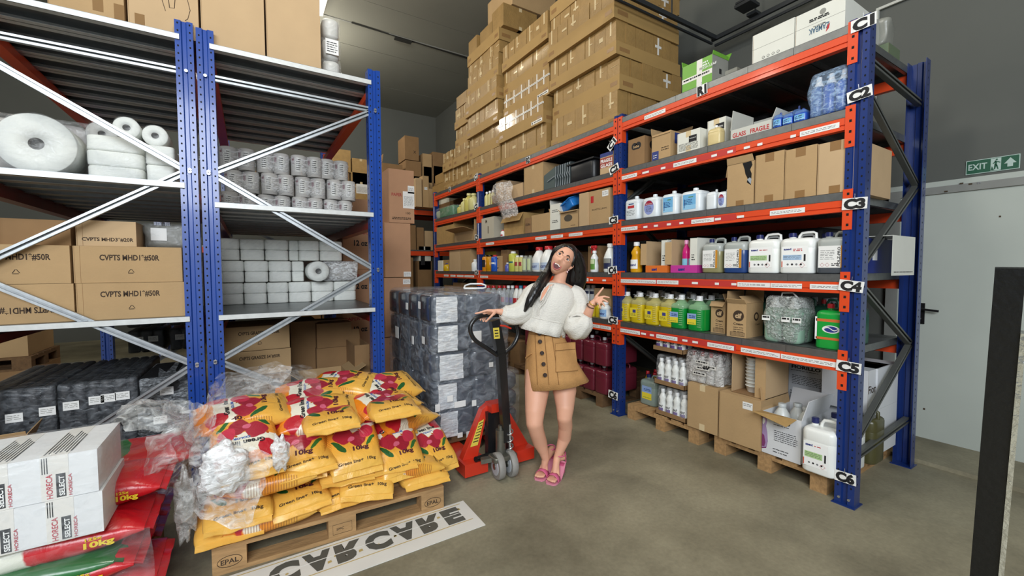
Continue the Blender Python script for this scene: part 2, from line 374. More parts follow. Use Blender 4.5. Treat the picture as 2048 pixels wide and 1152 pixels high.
# ================================================================== rack kit
def upright(x, y, z1, parent, m, foot=True, facing=-1, w_=.106, d_=.10, holes_x=True):
    """post: front web faces facing*X or -Y; local box x..x+d_, y..y+w_ with folded ridge, holes and bolts"""
    mb = MB()
    return mb
def post(name, parent, cx, cy, w, d, z1, m, nx=0, ny=-1, side=None, foot=True, step=.05):
    """omega-section post centred at cx,cy. The web (width w) faces (nx,ny); flanges run back by d."""
    N = Vector((nx, ny, 0)); T = Vector((-ny, nx, 0)); mb = MB(); t = .004
    def P(a, b, z): return Vector((cx, cy, 0))+T*a+N*b+Vector((0, 0, z))
    prof = [(-w/2, -d), (-w/2, 0), (-w*.16, 0), (-w*.10, -.014), (w*.10, -.014), (w*.16, 0), (w/2, 0), (w/2, -d)]
    inn = [(-w/2+t, -d), (-w/2+t, -t), (-w*.16-t*.3, -t), (-w*.10-t*.3, -.014-t), (w*.10+t*.3, -.014-t), (w*.16+t*.3, -t), (w/2-t, -t), (w/2-t, -d)]
    K = len(prof)
    vs = [P(a, b, z) for z in (0, z1) for a, b in prof]+[P(a, b, z) for z in (0, z1) for a, b in inn]
    fs = [(i, i+1, K+i+1, K+i) for i in range(K-1)]+[(2*K+i+1, 2*K+i, 3*K+i, 3*K+i+1) for i in range(K-1)]
    fs += [(K+i, K+i+1, 3*K+i+1, 3*K+i) for i in range(K-1)]+[(0, K, 3*K, 2*K), (K-1, 3*K-1, 4*K-1, 2*K-1)]
    mb.add(vs, fs, m)
    z = .12
    while z < z1-.02:      # teardrop holes on the two web strips and on the flanges
        for a in (-w*.33, w*.33):
            q = [P(a+.0055*math.cos(k*PI/3), .0004, z+.0075*math.sin(k*PI/3)) for k in range(6)]
            mb.add(q, [tuple(range(6))], HOLE)
        for sg in (-1, 1):
            q = [P(sg*(w/2+.0004), -d*.5+.006*math.cos(k*PI/3), z+.025+.0075*math.sin(k*PI/3)) for k in range(6)]
            mb.add(q, [tuple(range(6))], HOLE)
        z += step
    o = mb.build('upright', parent)
    if foot:
        fb = MB(); c0 = P(0, -d/2, 0)
        fb.cbox((c0.x, c0.y, .003), (w+.02 if ny else d+.04, d+.04 if ny else w+.02, .006), m)
        for a in (-w*.25, w*.25): q = P(a, .001, .045); fb.cyl(q, q+N*.008, .008, BOLT, 8)
        fb.build('base_plate', o)
    return o
def cbrace(name, parent, a, b, w=.045, d=.028, m=None, nrm=(0, -1, 0)):
    """open C profile brace with two lips facing nrm"""
    m = m or GALV; a, b = Vector(a), Vector(b); n_ = Vector(nrm); dr = (b-a).normalized(); sd = dr.cross(n_).normalized(); mb = MB(); L = (b-a).length; mid = (a+b)/2
    R = Matrix((sd, dr, n_)).transposed()
    mb.cbox(mid-n_*d/2, (w, L, .003), m, R)
    for s_ in (-1, 1):
        mb.cbox(mid+sd*s_*(w/2-.0015), (.003, L, d), m, R); mb.cbox(mid+sd*s_*(w/2-.008)+n_*d/2, (.013, L, .003), m, R)
    return mb.build(name, parent)
GALVL = mat('galvanised_lip_lit', '#cfd1ce', .45, .25, var=.10, vscale=25); GALVP = mat('galvanised_sheet_shaded', '#777b7d', .35, .85, var=.15, vscale=12)  # lit lips and shaded recesses of one sheet put into two tones
def deck_panel(parent, x0, x1, y0, y1, z, m=GALVD, th=.045, along='y', lips=.022, lm=None):
    """folded sheet; its long flanges run along x, top at z"""
    mb = MB(); t = .002
    mb.box(x0, x1, y0, y1, z-t, z, m); lm = lm or m
    for s_, yy in ((1, y0), (-1, y1)):
        mb.box(x0, x1, yy, yy+s_*t, z-th, z-t, lm); mb.box(x0, x1, yy, yy+s_*lips, z-th, z-th+t, lm)
    for xx in (x0, x1-t): mb.box(xx, xx+t, y0+.002, y1-.002, z-th+.001, z, m)
    return mb.build('deck_panel', parent)
def beam(parent, x, y0, y1, zb, zt, m, face=-1, t=.045):
    """stepped box beam along y; outer face on side `face`"""
    mb = MB(); xo, xi = (x, x+t) if face < 0 else (x-t, x)
    h = zt-zb
    if face < 0:
        mb.box(xo, xi, y0, y1, zb, zb+h*.30, m); mb.box(xo+.007, xi, y0, y1, zb+h*.30, zb+h*.42, m); mb.box(xo, xi, y0, y1, zb+h*.42, zt, m)
    else:
        mb.box(xo, xi, y0, y1, zb, zb+h*.30, m); mb.box(xo, xi-.007, y0, y1, zb+h*.30, zb+h*.42, m); mb.box(xo, xi, y0, y1, zb+h*.42, zt, m)
    return mb.build('beam', parent)
# ================================================================== tall shelving on the right
XR, XRB = 3.18, 4.28
ZB = [2.880, 2.374, 1.865, 1.350, .851]; ZT = [2.957, 2.449, 1.937, 1.422, .925]; DK = [z+.052 for z in ZT]
UY_ = [1.110, 3.084, 6.135, 8.06]
rackR = thing('pallet_rack', 'long pallet rack with orange beams and dark blue posts along the door wall', 'rack', (XR, UY_[0], 0))
OFF = Vector((-XR, -UY_[0], 0))
class RB(MB):
    """mesh builder whose parts are given in world coordinates and stored under a thing"""
    def __init__(s, root): super().__init__(); s.root = root; s.T = root_inv(root)
def root_inv(root):
    return (Matrix.Translation(root.location) @ root.rotation_euler.to_matrix().to_4x4()).inverted()
def reb(o, root):   # part was built in world coordinates: move it under the root
    o.location = -Vector(root.location); return o
for i, y in enumerate(UY_):
    for j, x in enumerate((XR, XRB)):
        reb(post('upright', rackR, x, y, .106, .085, 3.05 if i else 3.03, NAVY, nx=-1 if j == 0 else 1, ny=0), rackR)
DG = mat('brace_grey', '#6d6f6b', .5, .5)
for a, b in (((1750, 128), (1834, 204)), ((1745, 178), (1820, 366)), ((1822, 372), (1738, 545)), ((1738, 560), (1806, 690)), ((1806, 692), (1722, 888)), ((1722, 908), (1800, 846))):
    A, B = bp(*a, 'y', 1.105), bp(*b, 'y', 1.105); A.x = max(A.x, 3.22); B.x = min(B.x, 4.25)
    A.x = 3.23; B.x = 4.25
    if a[0] > b[0]: A.x, B.x = 4.25, 3.23
    reb(cbrace('brace', rackR, A, B, .045, .03, DG), rackR)
for y in UY_[1:]:
    zz = [.2, .85, 1.5, 2.15, 2.8]
    for k in range(4):
        A = Vector((3.24 if k % 2 else 4.24, y, zz[k])); B = Vector((4.24 if k % 2 else 3.24, y, zz[k+1])); reb(cbrace('brace', rackR, A, B, .045, .03, DG), rackR)
REDT = mat('red_label_strip', '#c23a34', .4)
LBL = {(0, 0): [(1289, 1331, 1)], (0, 1): [(1240, 1274, 1), (1347, 1393, 1), (1600, 1679, 1), (1285, 1298, 0), (1322, 1331, 0), (1423, 1434, 0), (1455, 1466, 0), (1488, 1500, 0), (1515, 1525, 0), (1581, 1592, 0)],
       (0, 2): [(1239, 1275, 1), (1383, 1428, 1), (1540, 1610, 1), (1287, 1295, 0), (1308, 1316, 0), (1334, 1342, 0), (1359, 1367, 0), (1430, 1442, 0), (1474, 1488, 0)],
       (0, 3): [(1238, 1274, 1), (1275, 1312, 1), (1314, 1357, 1), (1475, 1540, 1), (1541, 1604, 1), (1620, 1680, 1), (1384, 1396, 0), (1430, 1438, 0), (1463, 1473, 0)],
       (0, 4): [(1237, 1280, 1), (1313, 1355, 1), (1415, 1468, 1), (1482, 1560, 1), (1562, 1675, 1), (1282, 1292, 0), (1300, 1308, 0), (1365, 1375, 0), (1385, 1396, 0)],
       (1, 2): [(972, 988, 1), (1071, 1093, 1), (1102, 1126, 1), (1138, 1165, 1)], (1, 3): [(957, 976, 1), (1155, 1177, 1), (1180, 1186, 0), (1205, 1212, 0)],
       (1, 4): [(1175, 1200, 1), (1201, 1222, 1)], (2, 3): [(888, 897, 1), (901, 911, 1), (914, 927, 1), (929, 948, 1)]}
ends = [(UY_[0]+.053, UY_[1]-.053), (UY_[1]+.053, UY_[2]-.053), (UY_[2]+.053, UY_[3]-.053)]
for bay, (ya, yb) in enumerate(ends):
    for lv in range(5):
        bf = beam(rackR, XR, ya, yb, ZB[lv], ZT[lv], ORANGE, -1); reb(bf, rackR)
        for yy, sg in ((ya, -1), (yb, 1)):     # hooked connector plates at both ends
            cm = MB()
            za, zb_ = ZB[lv]-.115, ZT[lv]+.065
            cm.box(XR-.005, XR-.001, min(yy, yy+sg*.048), max(yy, yy+sg*.048), za, zb_, ORANGE)
            cm.box(XR-.005, XR+.055, min(yy, yy-sg*.004), max(yy, yy-sg*.004), za, zb_, ORANGE)
            for k in range(4):
                zc_ = za+.03+(zb_-za-.06)*k/3; cm.cbox((XR-.0055, yy+sg*.024, zc_), (.001, .013, .016), HOLE)
            cm.build('connector_plate', bf)
        for (p0, p1, big) in LBL.get((bay, lv), []):
            zc_ = ZB[lv]+.038; yl = [Yat(p, XR, zc_) for p in (p0, p1)]
            lm = MB(); hh = .017 if big else .009
            lm.box(XR-.0022, XR-.0005, min(yl), max(yl), zc_-hh, zc_+hh, WHITE)
            if big:
                L = abs(yl[0]-yl[1]); yy = max(yl)-.01
                for r_ in range(2):
                    y_ = yy
                    while y_ > min(yl)+.03:
                        dw = random.uniform(.01, .03); lm.box(XR-.0026, XR-.002, y_-dw, y_, zc_+.003-r_*.009, zc_+.0055-r_*.009, INK); y_ -= dw+.006
            lm.build('shelf_label', bf)
        if lv in (3, 4, 1, 2) and bay == 0:
            rb = MB(); y_a, y_b = Yat(1282 if lv < 4 else 1240, XR, ZB[lv]+.04), Yat(1472, XR, ZB[lv]+.04)
            rb.box(XR-.0012, XR-.0002, y_b, y_a, ZB[lv]+.018, ZT[lv]-.008, REDT); rb.build('label_strip', bf)
        bb = beam(rackR, XRB, ya, yb, ZB[lv], ZT[lv], ORANGE, 1); reb(bb, rackR)
        n = max(1, round((yb-ya)/.305)); st = (yb-ya)/n
        for k in range(n):
            o = deck_panel(rackR, XR-.002, XRB, ya+k*st+.001, ya+(k+1)*st-.001, DK[lv], GALVD, .052); reb(o, rackR)
# position markers hung on the posts and beams
def marker(root, c, w, h, txt, ang=0, name='level_sign'):
    mb = MB(); ux = Vector((0, -math.cos(ang), math.sin(ang))); uy = Vector((0, math.sin(ang), math.cos(ang))); n_ = Vector((-1, 0, 0)); c = Vector(c)
    R = Matrix((ux, uy, n_)).transposed(); mb.cbox(c, (w, h, .002), WHITE, R)
    mb.text(txt, c-uy*h*.40+n_*.0012, ux, uy, h*.78, INK, wd=w*.86, bold=.065, align='c')
    mb.cyl(c+uy*h*.42+n_*.002, c+uy*(h*.42+.03)+n_*.004, .0018, BOLT, 5)
    o = mb.build(name, root); o['label'] = 'white '+txt+' marker'; return reb(o, root)
XS = XR-.012
for txt, px, py, w_, h_, an in (('C1', 1727, 45, .125, .072, .02), ('C2', 1719, 188, .125, .068, .10), ('C3', 1709, 407, .128, .07, -.03), ('C4', 1702, 572, .128, .068, -.12), ('C5', 1697, 734, .13, .068, -.04), ('C6', 1690, 955, .115, .068, .03),
        ('C1', 1224, 288, .13, .07, .75), ('C2', 1228, 338, .13, .075, .3), ('C3', 1227, 440, .125, .075, .05), ('C4', 1225, 540, .125, .075, .1), ('C5', 1226, 640, .13, .075, -.05), ('C6', 1226, 790, .13, .08, -.05),
        ('C1', 952, 354, .13, .09, .3), ('C2', 952, 413, .13, .09, .2), ('C3', 953, 475, .13, .09, -.2), ('C4', 953, 545, .13, .08, .1)):
    marker(rackR, bp(px, py, 'x', XS), w_, h_, txt, an)
for txt, px, py in (('R1', 1404, 180), ('R2', 1056, 320), ('R3', 899, 379)):
    marker(rackR, bp(px, py, 'x', XS+.006), .095, .085, txt, .04, 'row_sign')
# ================================================================== two racks on the left, seen from their end frames
YL = 3.65
def left_rack(label, x0, x1, z1, levels, zig, y1, extra=()):
    """x0..x1 outer faces of the end frame, levels = deck tops, zig = list of brace end heights"""
    root = thing('pallet_rack', label, 'rack', (x0, YL, 0))
    wv = .10
    for y, ny in ((YL, -1), (y1, -1)):
        for sx, xx in ((0, x0+wv/2), (1, x1-wv/2)):
            reb(post('upright', root, xx, y, wv, .09, z1, BLUE, 0, ny), root)
    for y in (YL+.025, y1+.045):
        for (zl, zr) in zig:
            reb(cbrace('brace', root, (x0+.07, y, zl), (x1-.07, y, zr), .042, .026, GALV), root)
    for (zl, zr) in zig:
        for xx, z in ((x0+.045, zl), (x1-.045, zr)): bl = MB(); bl.cyl((xx, YL-.006, z), (xx, YL+.002, z), .011, BOLT, 8); reb(bl.build('brace_bolt', root), root)
    for zt in levels:
        for sx, xx in ((-1, x0+.02), (1, x1-.02)):
            b1 = MB(); zb = zt-.13; xa, xb = (xx, xx+.05) if sx < 0 else (xx-.05, xx)
            b1.box(xa, xb, YL+.095, y1-.005, zb, zt-.03, REDB if zt < 2.9 else ORANGE)
            # stepped inner ledge that carries the sheets
            xs = xb if sx < 0 else xa
            b1.box(min(xs, xs-sx*.03), max(xs, xs-sx*.03), YL+.095, y1-.005, zb, zt-.075, REDB if zt < 2.9 else ORANGE)
            reb(b1.build('beam', root), root)
            for yy in (YL+.09, y1):
                cp = MB(); cp.box(xa-.004, xb+.002, yy-.002, yy+.002, zb-.05, zt+.02, REDB); reb(cp.build('connector_plate', root), root)
        n = round((y1-.05-YL)/.27); st = (y1-YL)/n
        for k in range(n):
            y_ = YL-.01+k*st
            if k == n-1 and zt > 2.9: continue
            reb(deck_panel(root, x0+.075 if k == 0 else x0+.025, x1-.075 if k == 0 else x1-.025, y_+.0015, y_+st-.0015, zt, GALVP, .038, lips=.048, lm=GALVL), root)
    return root
rackB = left_rack('blue pallet rack holding white paper rolls, right of the twin posts', -.268, .975, 3.17, [3.079, 1.989, 1.189],
                  [(2.855, 2.845), (2.198, 2.83), (2.185, 1.515), (.862, 1.50), (.85, .19)], 6.35)
rackA = left_rack('blue pallet rack at left with jumbo rolls and glove cartons', -1.42, -.283, 3.19, [3.096, 2.106, 1.191],
                  [(2.865, 2.862), (2.79, 2.198), (1.52, 2.185), (1.49, .855), (.18, .84)], 6.35)
# rack across the far end of the aisle
YBK = 9.3
rackC = thing('pallet_rack', 'pallet rack with orange beams across the far end of the aisle', 'rack', (1.4, YBK, 0))
for xx in (-1.3, 1.45, 4.2):
    for yy in (YBK, YBK+1.0): reb(post('upright', rackC, xx, yy, .1, .09, 2.9, NAVY, 0, -1 if yy == YBK else 1, step=.1), rackC)
for zt in (2.88, 1.95, 1.05):
    for xa, xb in ((-1.25, 1.4), (1.5, 4.15)):
        for yy in (YBK, YBK+1.0):
            mb = MB(); mb.box(xa, xb, yy, yy+.045, zt-.13, zt-.03, ORANGE); reb(mb.build('beam', rackC), rackC)
        for k in range(9):
            w9 = (xb-xa)/9; reb(deck_panel(rackC, xa+k*w9+.002, xa+(k+1)*w9-.002, YBK, YBK+1.045, zt, GALVD, .03), rackC)
# ================================================================== goods kit (local frame: front face is -y, width along x)
RZR = -PI/2      # goods on the right shelving look towards -X
def RP(p0, p1, z, inset=.02, depth=.3):
    xf = XR+inset; a, b = Yat(p0, xf, z), Yat(p1, xf, z)
    return (xf+depth/2, (a+b)/2, z), abs(a-b)
def RH(px, py, z, inset=.02): return Zx(px, py, XR+inset)-z
def scribble(mb, x0, x1, z, y, m, n=1, dz=.012, th=.004, seed=0):
    """rows of tiny print on a front face"""
    rn = random.Random(seed+int(x0*1000))
    for k in range(n):
        x = x0
        while x < x1-.006:
            w_ = min(rn.uniform(.006, .03), x1-x); mb.box(x, x+w_, y-.0006, y, z-k*dz, z-k*dz+th, m); x += w_+rn.uniform(.003, .008)
def barcode(mb, x, z, y, w_, h_, m=INK):
    rn = random.Random(3)
    u = x
    while u < x+w_: t = rn.uniform(.001, .003); mb.box(u, u+t, y-.0006, y, z, z+h_, m); u += t+rn.uniform(.001, .003)
def recycle(mb, x, z, y, s, m):
    p = [Vector((x+s*math.cos(a), y-.0008, z+s*math.sin(a))) for a in (PI/2, PI/2+2*PI/3, PI/2+4*PI/3)]
    for i in range(3):
        a, b = p[i], p[(i+1) % 3]; mb.bar(a.lerp(b, .12), a.lerp(b, .88), .0006, s*.22, m, up=(0, 0, 1)) if abs(a.z-b.z) < 1e-4 else mb.plate(a.lerp(b, .12), a.lerp(b, .88), a.lerp(b, .88)+Vector((s*.2, 0, 0)), a.lerp(b, .12)+Vector((s*.2, 0, 0)), .0004, m)
def carton(label, loc, W, D, H, rz=RZR, m=None, open_=None, prints=(), tape=None, sticker=None, name='carton', cat='carton', group=None, seam=True, tape2=False, fn=None, rot=None, inner=None):
    """open_: dict side->flap angle in degrees from vertical-up (0) outwards, sides 'f','b','l','r'; prints: (face,text,u,v,h[,mat,wd])"""
    m = m or CARD; root = thing(name, label, cat, loc, rz, group, rot)
    mb = MB(); x0, x1, y0, y1 = -W/2, W/2, -D/2, D/2; t = .004
    if open_ is None:
        mb.box(x0, x1, y0, y1, 0, H, m)
        if seam:
            mb.box(x0-.0002, x1+.0002, -.0012, .0012, H, H+.0005, INKB)
            mb.box(x0+.004, x0+.006, y0-.0003, y0, 0, H, CARD3)
        if tape:
            tw = tape if isinstance(tape, float) else .025
            mb.box(x0-.0006, x1+.0006, -tw, tw, H-.05, H+.0008, CTAPE); mb.box(x0-.0006, x1+.0006, -tw, tw, 0, .05, CTAPE)
        if tape2: mb.box(-.024, .024, y0-.0006, y1+.0006, H-.05, H+.0008, CTAPE); mb.box(-.024, .024, y0-.0006, y1, 0, .055, TAPE if tape2 == 2 else CTAPE)
    else:
        mb.box(x0, x1, y0, y0+t, 0, H, m); mb.box(x0, x1, y1-t, y1, 0, H, m); mb.box(x0, x0+t, y0+t, y1-t, 0, H, m); mb.box(x1-t, x1, y0+t, y1-t, 0, H, m)
        mb.box(x0+t, x1-t, y0+t, y1-t, 0, max(.01, H*(inner if inner is not None else .05)), CARDIN)
    for p in prints:
        face, txt, u, v, h_ = p[:5]; im = p[5] if len(p) > 5 and p[5] else INKB; wd = p[6] if len(p) > 6 else None
        fs = {'f': (Vector((x0, y0, 0)), UX, W), 'r': (Vector((x1, y0, 0)), UY, D), 'l': (Vector((x0, y1, 0)), -UY, D), 'b': (Vector((x1, y1, 0)), -UX, W)}[face]
        flip = len(p) > 7 and p[7]
        o = fs[0]+fs[1]*(u*fs[2])+UZ*(v*H)
        mb.text(txt, o, -fs[1] if flip else fs[1], -UZ if flip else UZ, h_, im, wd=wd, bold=.02, align='c', lift=.001)
    if fn: fn(mb, W, D, H)
    mb.build('body', root)
    if open_:
        for side, sp in open_.items():
            an, ln = sp if isinstance(sp, tuple) else (sp, None)
            a = math.radians(an); ln = ln or (D*.48 if side in 'fb' else D*.48)
            c, s_ = math.cos(a)*ln, math.sin(a)*ln; fb = MB()
            if side == 'f': fb.plate((x0, y0, H), (x1, y0, H), (x1-.006, y0-s_, H+c), (x0+.006, y0-s_, H+c), t, m)
            if side == 'b': fb.plate((x1, y1, H), (x0, y1, H), (x0+.006, y1+s_, H+c), (x1-.006, y1+s_, H+c), t, m)
            if side == 'r': fb.plate((x1, y0, H), (x1, y1, H), (x1+s_, y1-.006, H+c), (x1+s_, y0+.006, H+c), t, m)
            if side == 'l': fb.plate((x0, y1, H), (x0, y0, H), (x0-s_, y0+.006, H+c), (x0-s_, y1-.006, H+c), t, m)
            fb.build('flap', root)
    if sticker:
        for st in (sticker if isinstance(sticker, list) else [sticker]):
            face, u, v, sw, sh = st[:5]; sb = MB()
            base = {'f': Vector((x0, y0, 0)), 'r': Vector((x1, y0, 0))}[face]; du = UX if face == 'f' else UY; L = W if face == 'f' else D; nn = -UY if face == 'f' else UX
            c = base+du*u*L+UZ*v*H+nn*.0012
            R = Matrix((du, -nn, UZ)).transposed(); sb.cbox(c, (sw, .0012, sh), st[5] if len(st) > 5 else WHITE, R)
            if face == 'f':
                scribble(sb, c.x-sw*.42, c.x+sw*.42, c.z+sh*.2, c.y-.0008, INK, max(1, int(sh/.02)), .012, .003, 5)
            sb.build('sticker', root)
    return root
def rcarton(label, p0, p1, py, lv, inset=.02, D=.3, **k):
    z = lv if isinstance(lv, float) else DK[lv]
    loc, W = RP(p0, p1, z, inset, D); return carton(label, loc, W-.003, D, RH((p0+p1)/2, py, z, inset), **k)
def plastic(name, c, rough=.28, alpha=1, trans=0): return mat(name, c, rough, spec=.5, alpha=alpha, trans=trans)
NATUR = plastic('natural_plastic', '#cfd2c8', .35); CAPB = plastic('navy_cap', '#20275c'); CAPR = plastic('red_cap', '#c0272d'); CAPW = plastic('white_cap', '#eceeee'); CAPG = plastic('dark_green_cap', '#163a2a')
def front_label(mb, cx, z, w_, h_, y, style, seed=0):
    """printed label on the flat front of a container"""
    C = lambda n, c: mat('print_'+n, c, .45)
    if style == 'pro':
        mb.box(cx-w_/2, cx+w_/2, y-.0012, y, z, z+h_, WHITE); mb.box(cx+w_*.36, cx+w_/2, y-.0018, y-.001, z, z+h_, C('ochre', '#c78a2c'))
        mb.text('POLZ-PRO', (cx+w_*.34, y-.0012, z+h_*.06), (0, 0, 1), (-1, 0, 0), w_*.10, INK, wd=h_*.88, bold=.02, lift=.0012)
        scribble(mb, cx-w_*.42, cx+w_*.12, z+h_*.78, y-.0014, INK, int(h_*.5/.011), .011, .002, seed)
        for k in range(2):
            q = Vector((cx-w_*.34+k*w_*.2, y-.0016, z+h_*.13)); r = w_*.085
            mb.tube([q+Vector((r, 0, 0)), q+Vector((0, 0, r)), q-Vector((r, 0, 0)), q-Vector((0, 0, r))], .0009, REDINK, 4, closed=True)
        scribble(mb, cx+w_*.02, cx+w_*.3, z+h_*.16, y-.0014, INK, 2, .01, .005, seed+1)
    elif style in ('asevi_green', 'asevi_blue'):
        mb.box(cx-w_/2, cx+w_/2, y-.0008, y, z, z+h_, C('label_white', '#f2f3f1'))
        mb.text('asevi', (cx-w_*.42, y-.001, z+h_*.83), UX, UZ, h_*.10, C('asevi_ink', '#27347f'), wd=w_*.30, bold=.04)
        scribble(mb, cx-w_*.05, cx+w_*.3, z+h_*.85, y-.001, REDINK, 1 if style == 'asevi_green' else 2, .01, .005, 2)
        mb.box(cx-w_*.45, cx+w_*.28, y-.0013, y-.0006, z+h_*.36, z+h_*.60, C('pale_green', '#a9c98f') if style == 'asevi_green' else C('pale_blue', '#a9c4e0'))
        scribble(mb, cx-w_*.42, cx+w_*.25, z+h_*.54, y-.0014, INK, 3, .01, .0018, 4)
        mb.box(cx-w_*.5, cx-w_*.46, y-.0013, y-.0006, z+h_*.02, z+h_*.3, C('red_flash', '#c8523a'))
        for k in range(4): mb.cyl((cx-w_*.25+k*w_*.17, y-.0006, z+h_*.15), (cx-w_*.25+k*w_*.17, y-.0014, z+h_*.15), w_*.045, INK if k % 2 else C('grey', '#77797b'), 10)
        q = Vector((cx+w_*.3, y-.0012, z+h_*.12)); r = w_*.11
        mb.tube([q+Vector((r, 0, 0)), q+Vector((0, 0, r)), q-Vector((r, 0, 0)), q-Vector((0, 0, r))], .001, REDINK, 4, closed=True)
        mb.box(cx+w_*.36, cx+w_*.43, y-.0013, y-.0006, z+h_*.3, z+h_*.62, INK)
    elif style == 'oval':
        e = [Vector((cx+w_/2*math.cos(a), y-.0008, z+h_/2+h_/2*math.sin(a))) for a in [2*PI*k/20 for k in range(20)]]
        mb.add(e, [tuple(range(20))], C('lilac', '#8e9bd0'))
        e2 = [Vector((cx+w_*.46*math.cos(a), y-.0014, z+h_/2+h_/2*math.sin(a)*.97)) for a in [PI*.12+PI*.76*k/10 for k in range(11)]]
        mb.add(e2, [tuple(range(11))], C('wine', '#a02038')); mb.text('Dispan', (cx, y-.0016, z+h_*.72), UX, UZ, h_*.07, WHITE, wd=w_*.6, align='c')
        scribble(mb, cx-w_*.3, cx+w_*.3, z+h_*.55, y-.0014, INK, 5, .011, .003, 6)
    elif style == 'blue':
        mb.box(cx-w_/2, cx+w_/2, y-.001, y, z, z+h_, C('sky', '#6fb0dc')); mb.box(cx-w_*.5, cx+w_*.5, y-.0014, y-.0008, z, z+h_*.3, C('sky2', '#8fc4e6'))
        mb.box(cx-w_*.06, cx+w_*.3, y-.0018, y-.001, z+h_*.78, z+h_*.84, C('leaf', '#5c8a3a')); scribble(mb, cx-w_*.35, cx+w_*.25, z+h_*.62, y-.0016, C('navy', '#20427c'), 4, .013, .005, 7)
        mb.box(cx-w_*.42, cx-w_*.36, y-.0018, y-.001, z+h_*.1, z+h_*.7, C('navy', '#20427c'))
    elif style == 'redtext':
        mb.box(cx-w_*.3, cx+w_*.35, y-.0012, y, z+h_*.60, z+h_*.78, REDINK); mb.box(cx-w_*.2, cx+w_*.3, y-.0016, y-.0005, z+h_*.85, z+h_*.92, C('navy', '#20427c'))
        scribble(mb, cx-w_*.4, cx+w_*.4, z+h_*.42, y-.0006, INK, 4, .014, .003, 8)
    elif style == 'yellow':
        mb.box(cx-w_/2, cx+w_/2, y-.001, y, z, z+h_, C('yellow', '#e3cf3a')); mb.box(cx-w_*.1, cx+w_*.35, y-.0016, y-.0008, z+h_*.5, z+h_*.82, C('indigo', '#3c3f86')); scribble(mb, cx-w_*.4, cx+w_*.4, z+h_*.38, y-.0012, INK, 3, .01, .003, 9)
    elif style == 'lagoon':
        mb.box(cx-w_/2, cx+w_/2, y-.001, y, z, z+h_*.5, C('yellow', '#e3cf3a')); mb.box(cx-w_/2, cx+w_/2, y-.001, y, z+h_*.5, z+h_, C('blue_grey', '#8fa9d6')); scribble(mb, cx-w_*.3, cx+w_*.4, z+h_*.75, y-.0012, C('navy', '#20427c'), 2, .014, .007, 9); scribble(mb, cx-w_*.4, cx+w_*.4, z+h_*.12, y-.0012, C('leaf', '#5c8a3a'), 1, .01, .005, 9)
def jerrycan(label, loc, W, D, H, body, liquid=None, cap=CAPB, style=None, rz=RZR, level=.72, lab=None, group=None, cat='jerrycan', name='jerrycan', handle=True, capx=-.28):
    root = thing(name, label, cat, loc, rz, group); lq = liquid or body; hb = H*.84
    mb = MB(); mb.rprism((0, 0, 0), W, D, hb*level, min(W, D)*.2, lq, .0015, .012, mids=3)
    mb.rprism((0, 0, hb*level), W, D, hb*(1-level), min(W, D)*.2, body, min(hb*(1-level)*.9, .03), .0005, mids=1)
    xs = W*.40; xe = -W*.10 if handle else 0
    if handle:
        r = H*.030
        pts = [(xe, 0, hb-.012), (xe+W*.03, 0, hb+H*.06), (xe+W*.10, 0, H-r*1.2), (W*.15, 0, H-r), (W*.32, 0, H-r*1.1), (xs, 0, H-H*.06), (xs+W*.015, 0, hb-.02)]
        mb.tube(pts, r, body, 8)
    cx = W*capx; mb.cyl((cx, 0, hb-.006), (cx, 0, hb+H*.05), W*.10, body, 12)
    mb.build('body', root)
    cb = MB(); cb.cyl((cx, 0, hb+H*.035), (cx, 0, hb+H*.125), W*.115, cap, 14); cb.cyl((cx, 0, hb+H*.125), (cx, 0, hb+H*.135), W*.095, cap, 14); cb.build('cap', root)
    if style:
        lb = MB(); lw, lh, lx, lz = lab or (W*.68, H*.50, -W*.04, H*.12); front_label(lb, lx, lz, lw, lh, -D/2-.0005, style, int(W*1000)); lb.build('label', root)
    return root
def arc(mb, r, z0, z1, a0, a1, m, n=8, y=0, x=0):
    vs = []
    for k in range(n+1):
        a = a0+(a1-a0)*k/n
        for z in (z0, z1): vs.append((x+r*math.cos(a), y+r*math.sin(a), z))
    return mb.add(vs, [(2*k, 2*k+2, 2*k+3, 2*k+1) for k in range(n)], m, True)
FA, FB = -PI/2-.9, -PI/2+.9
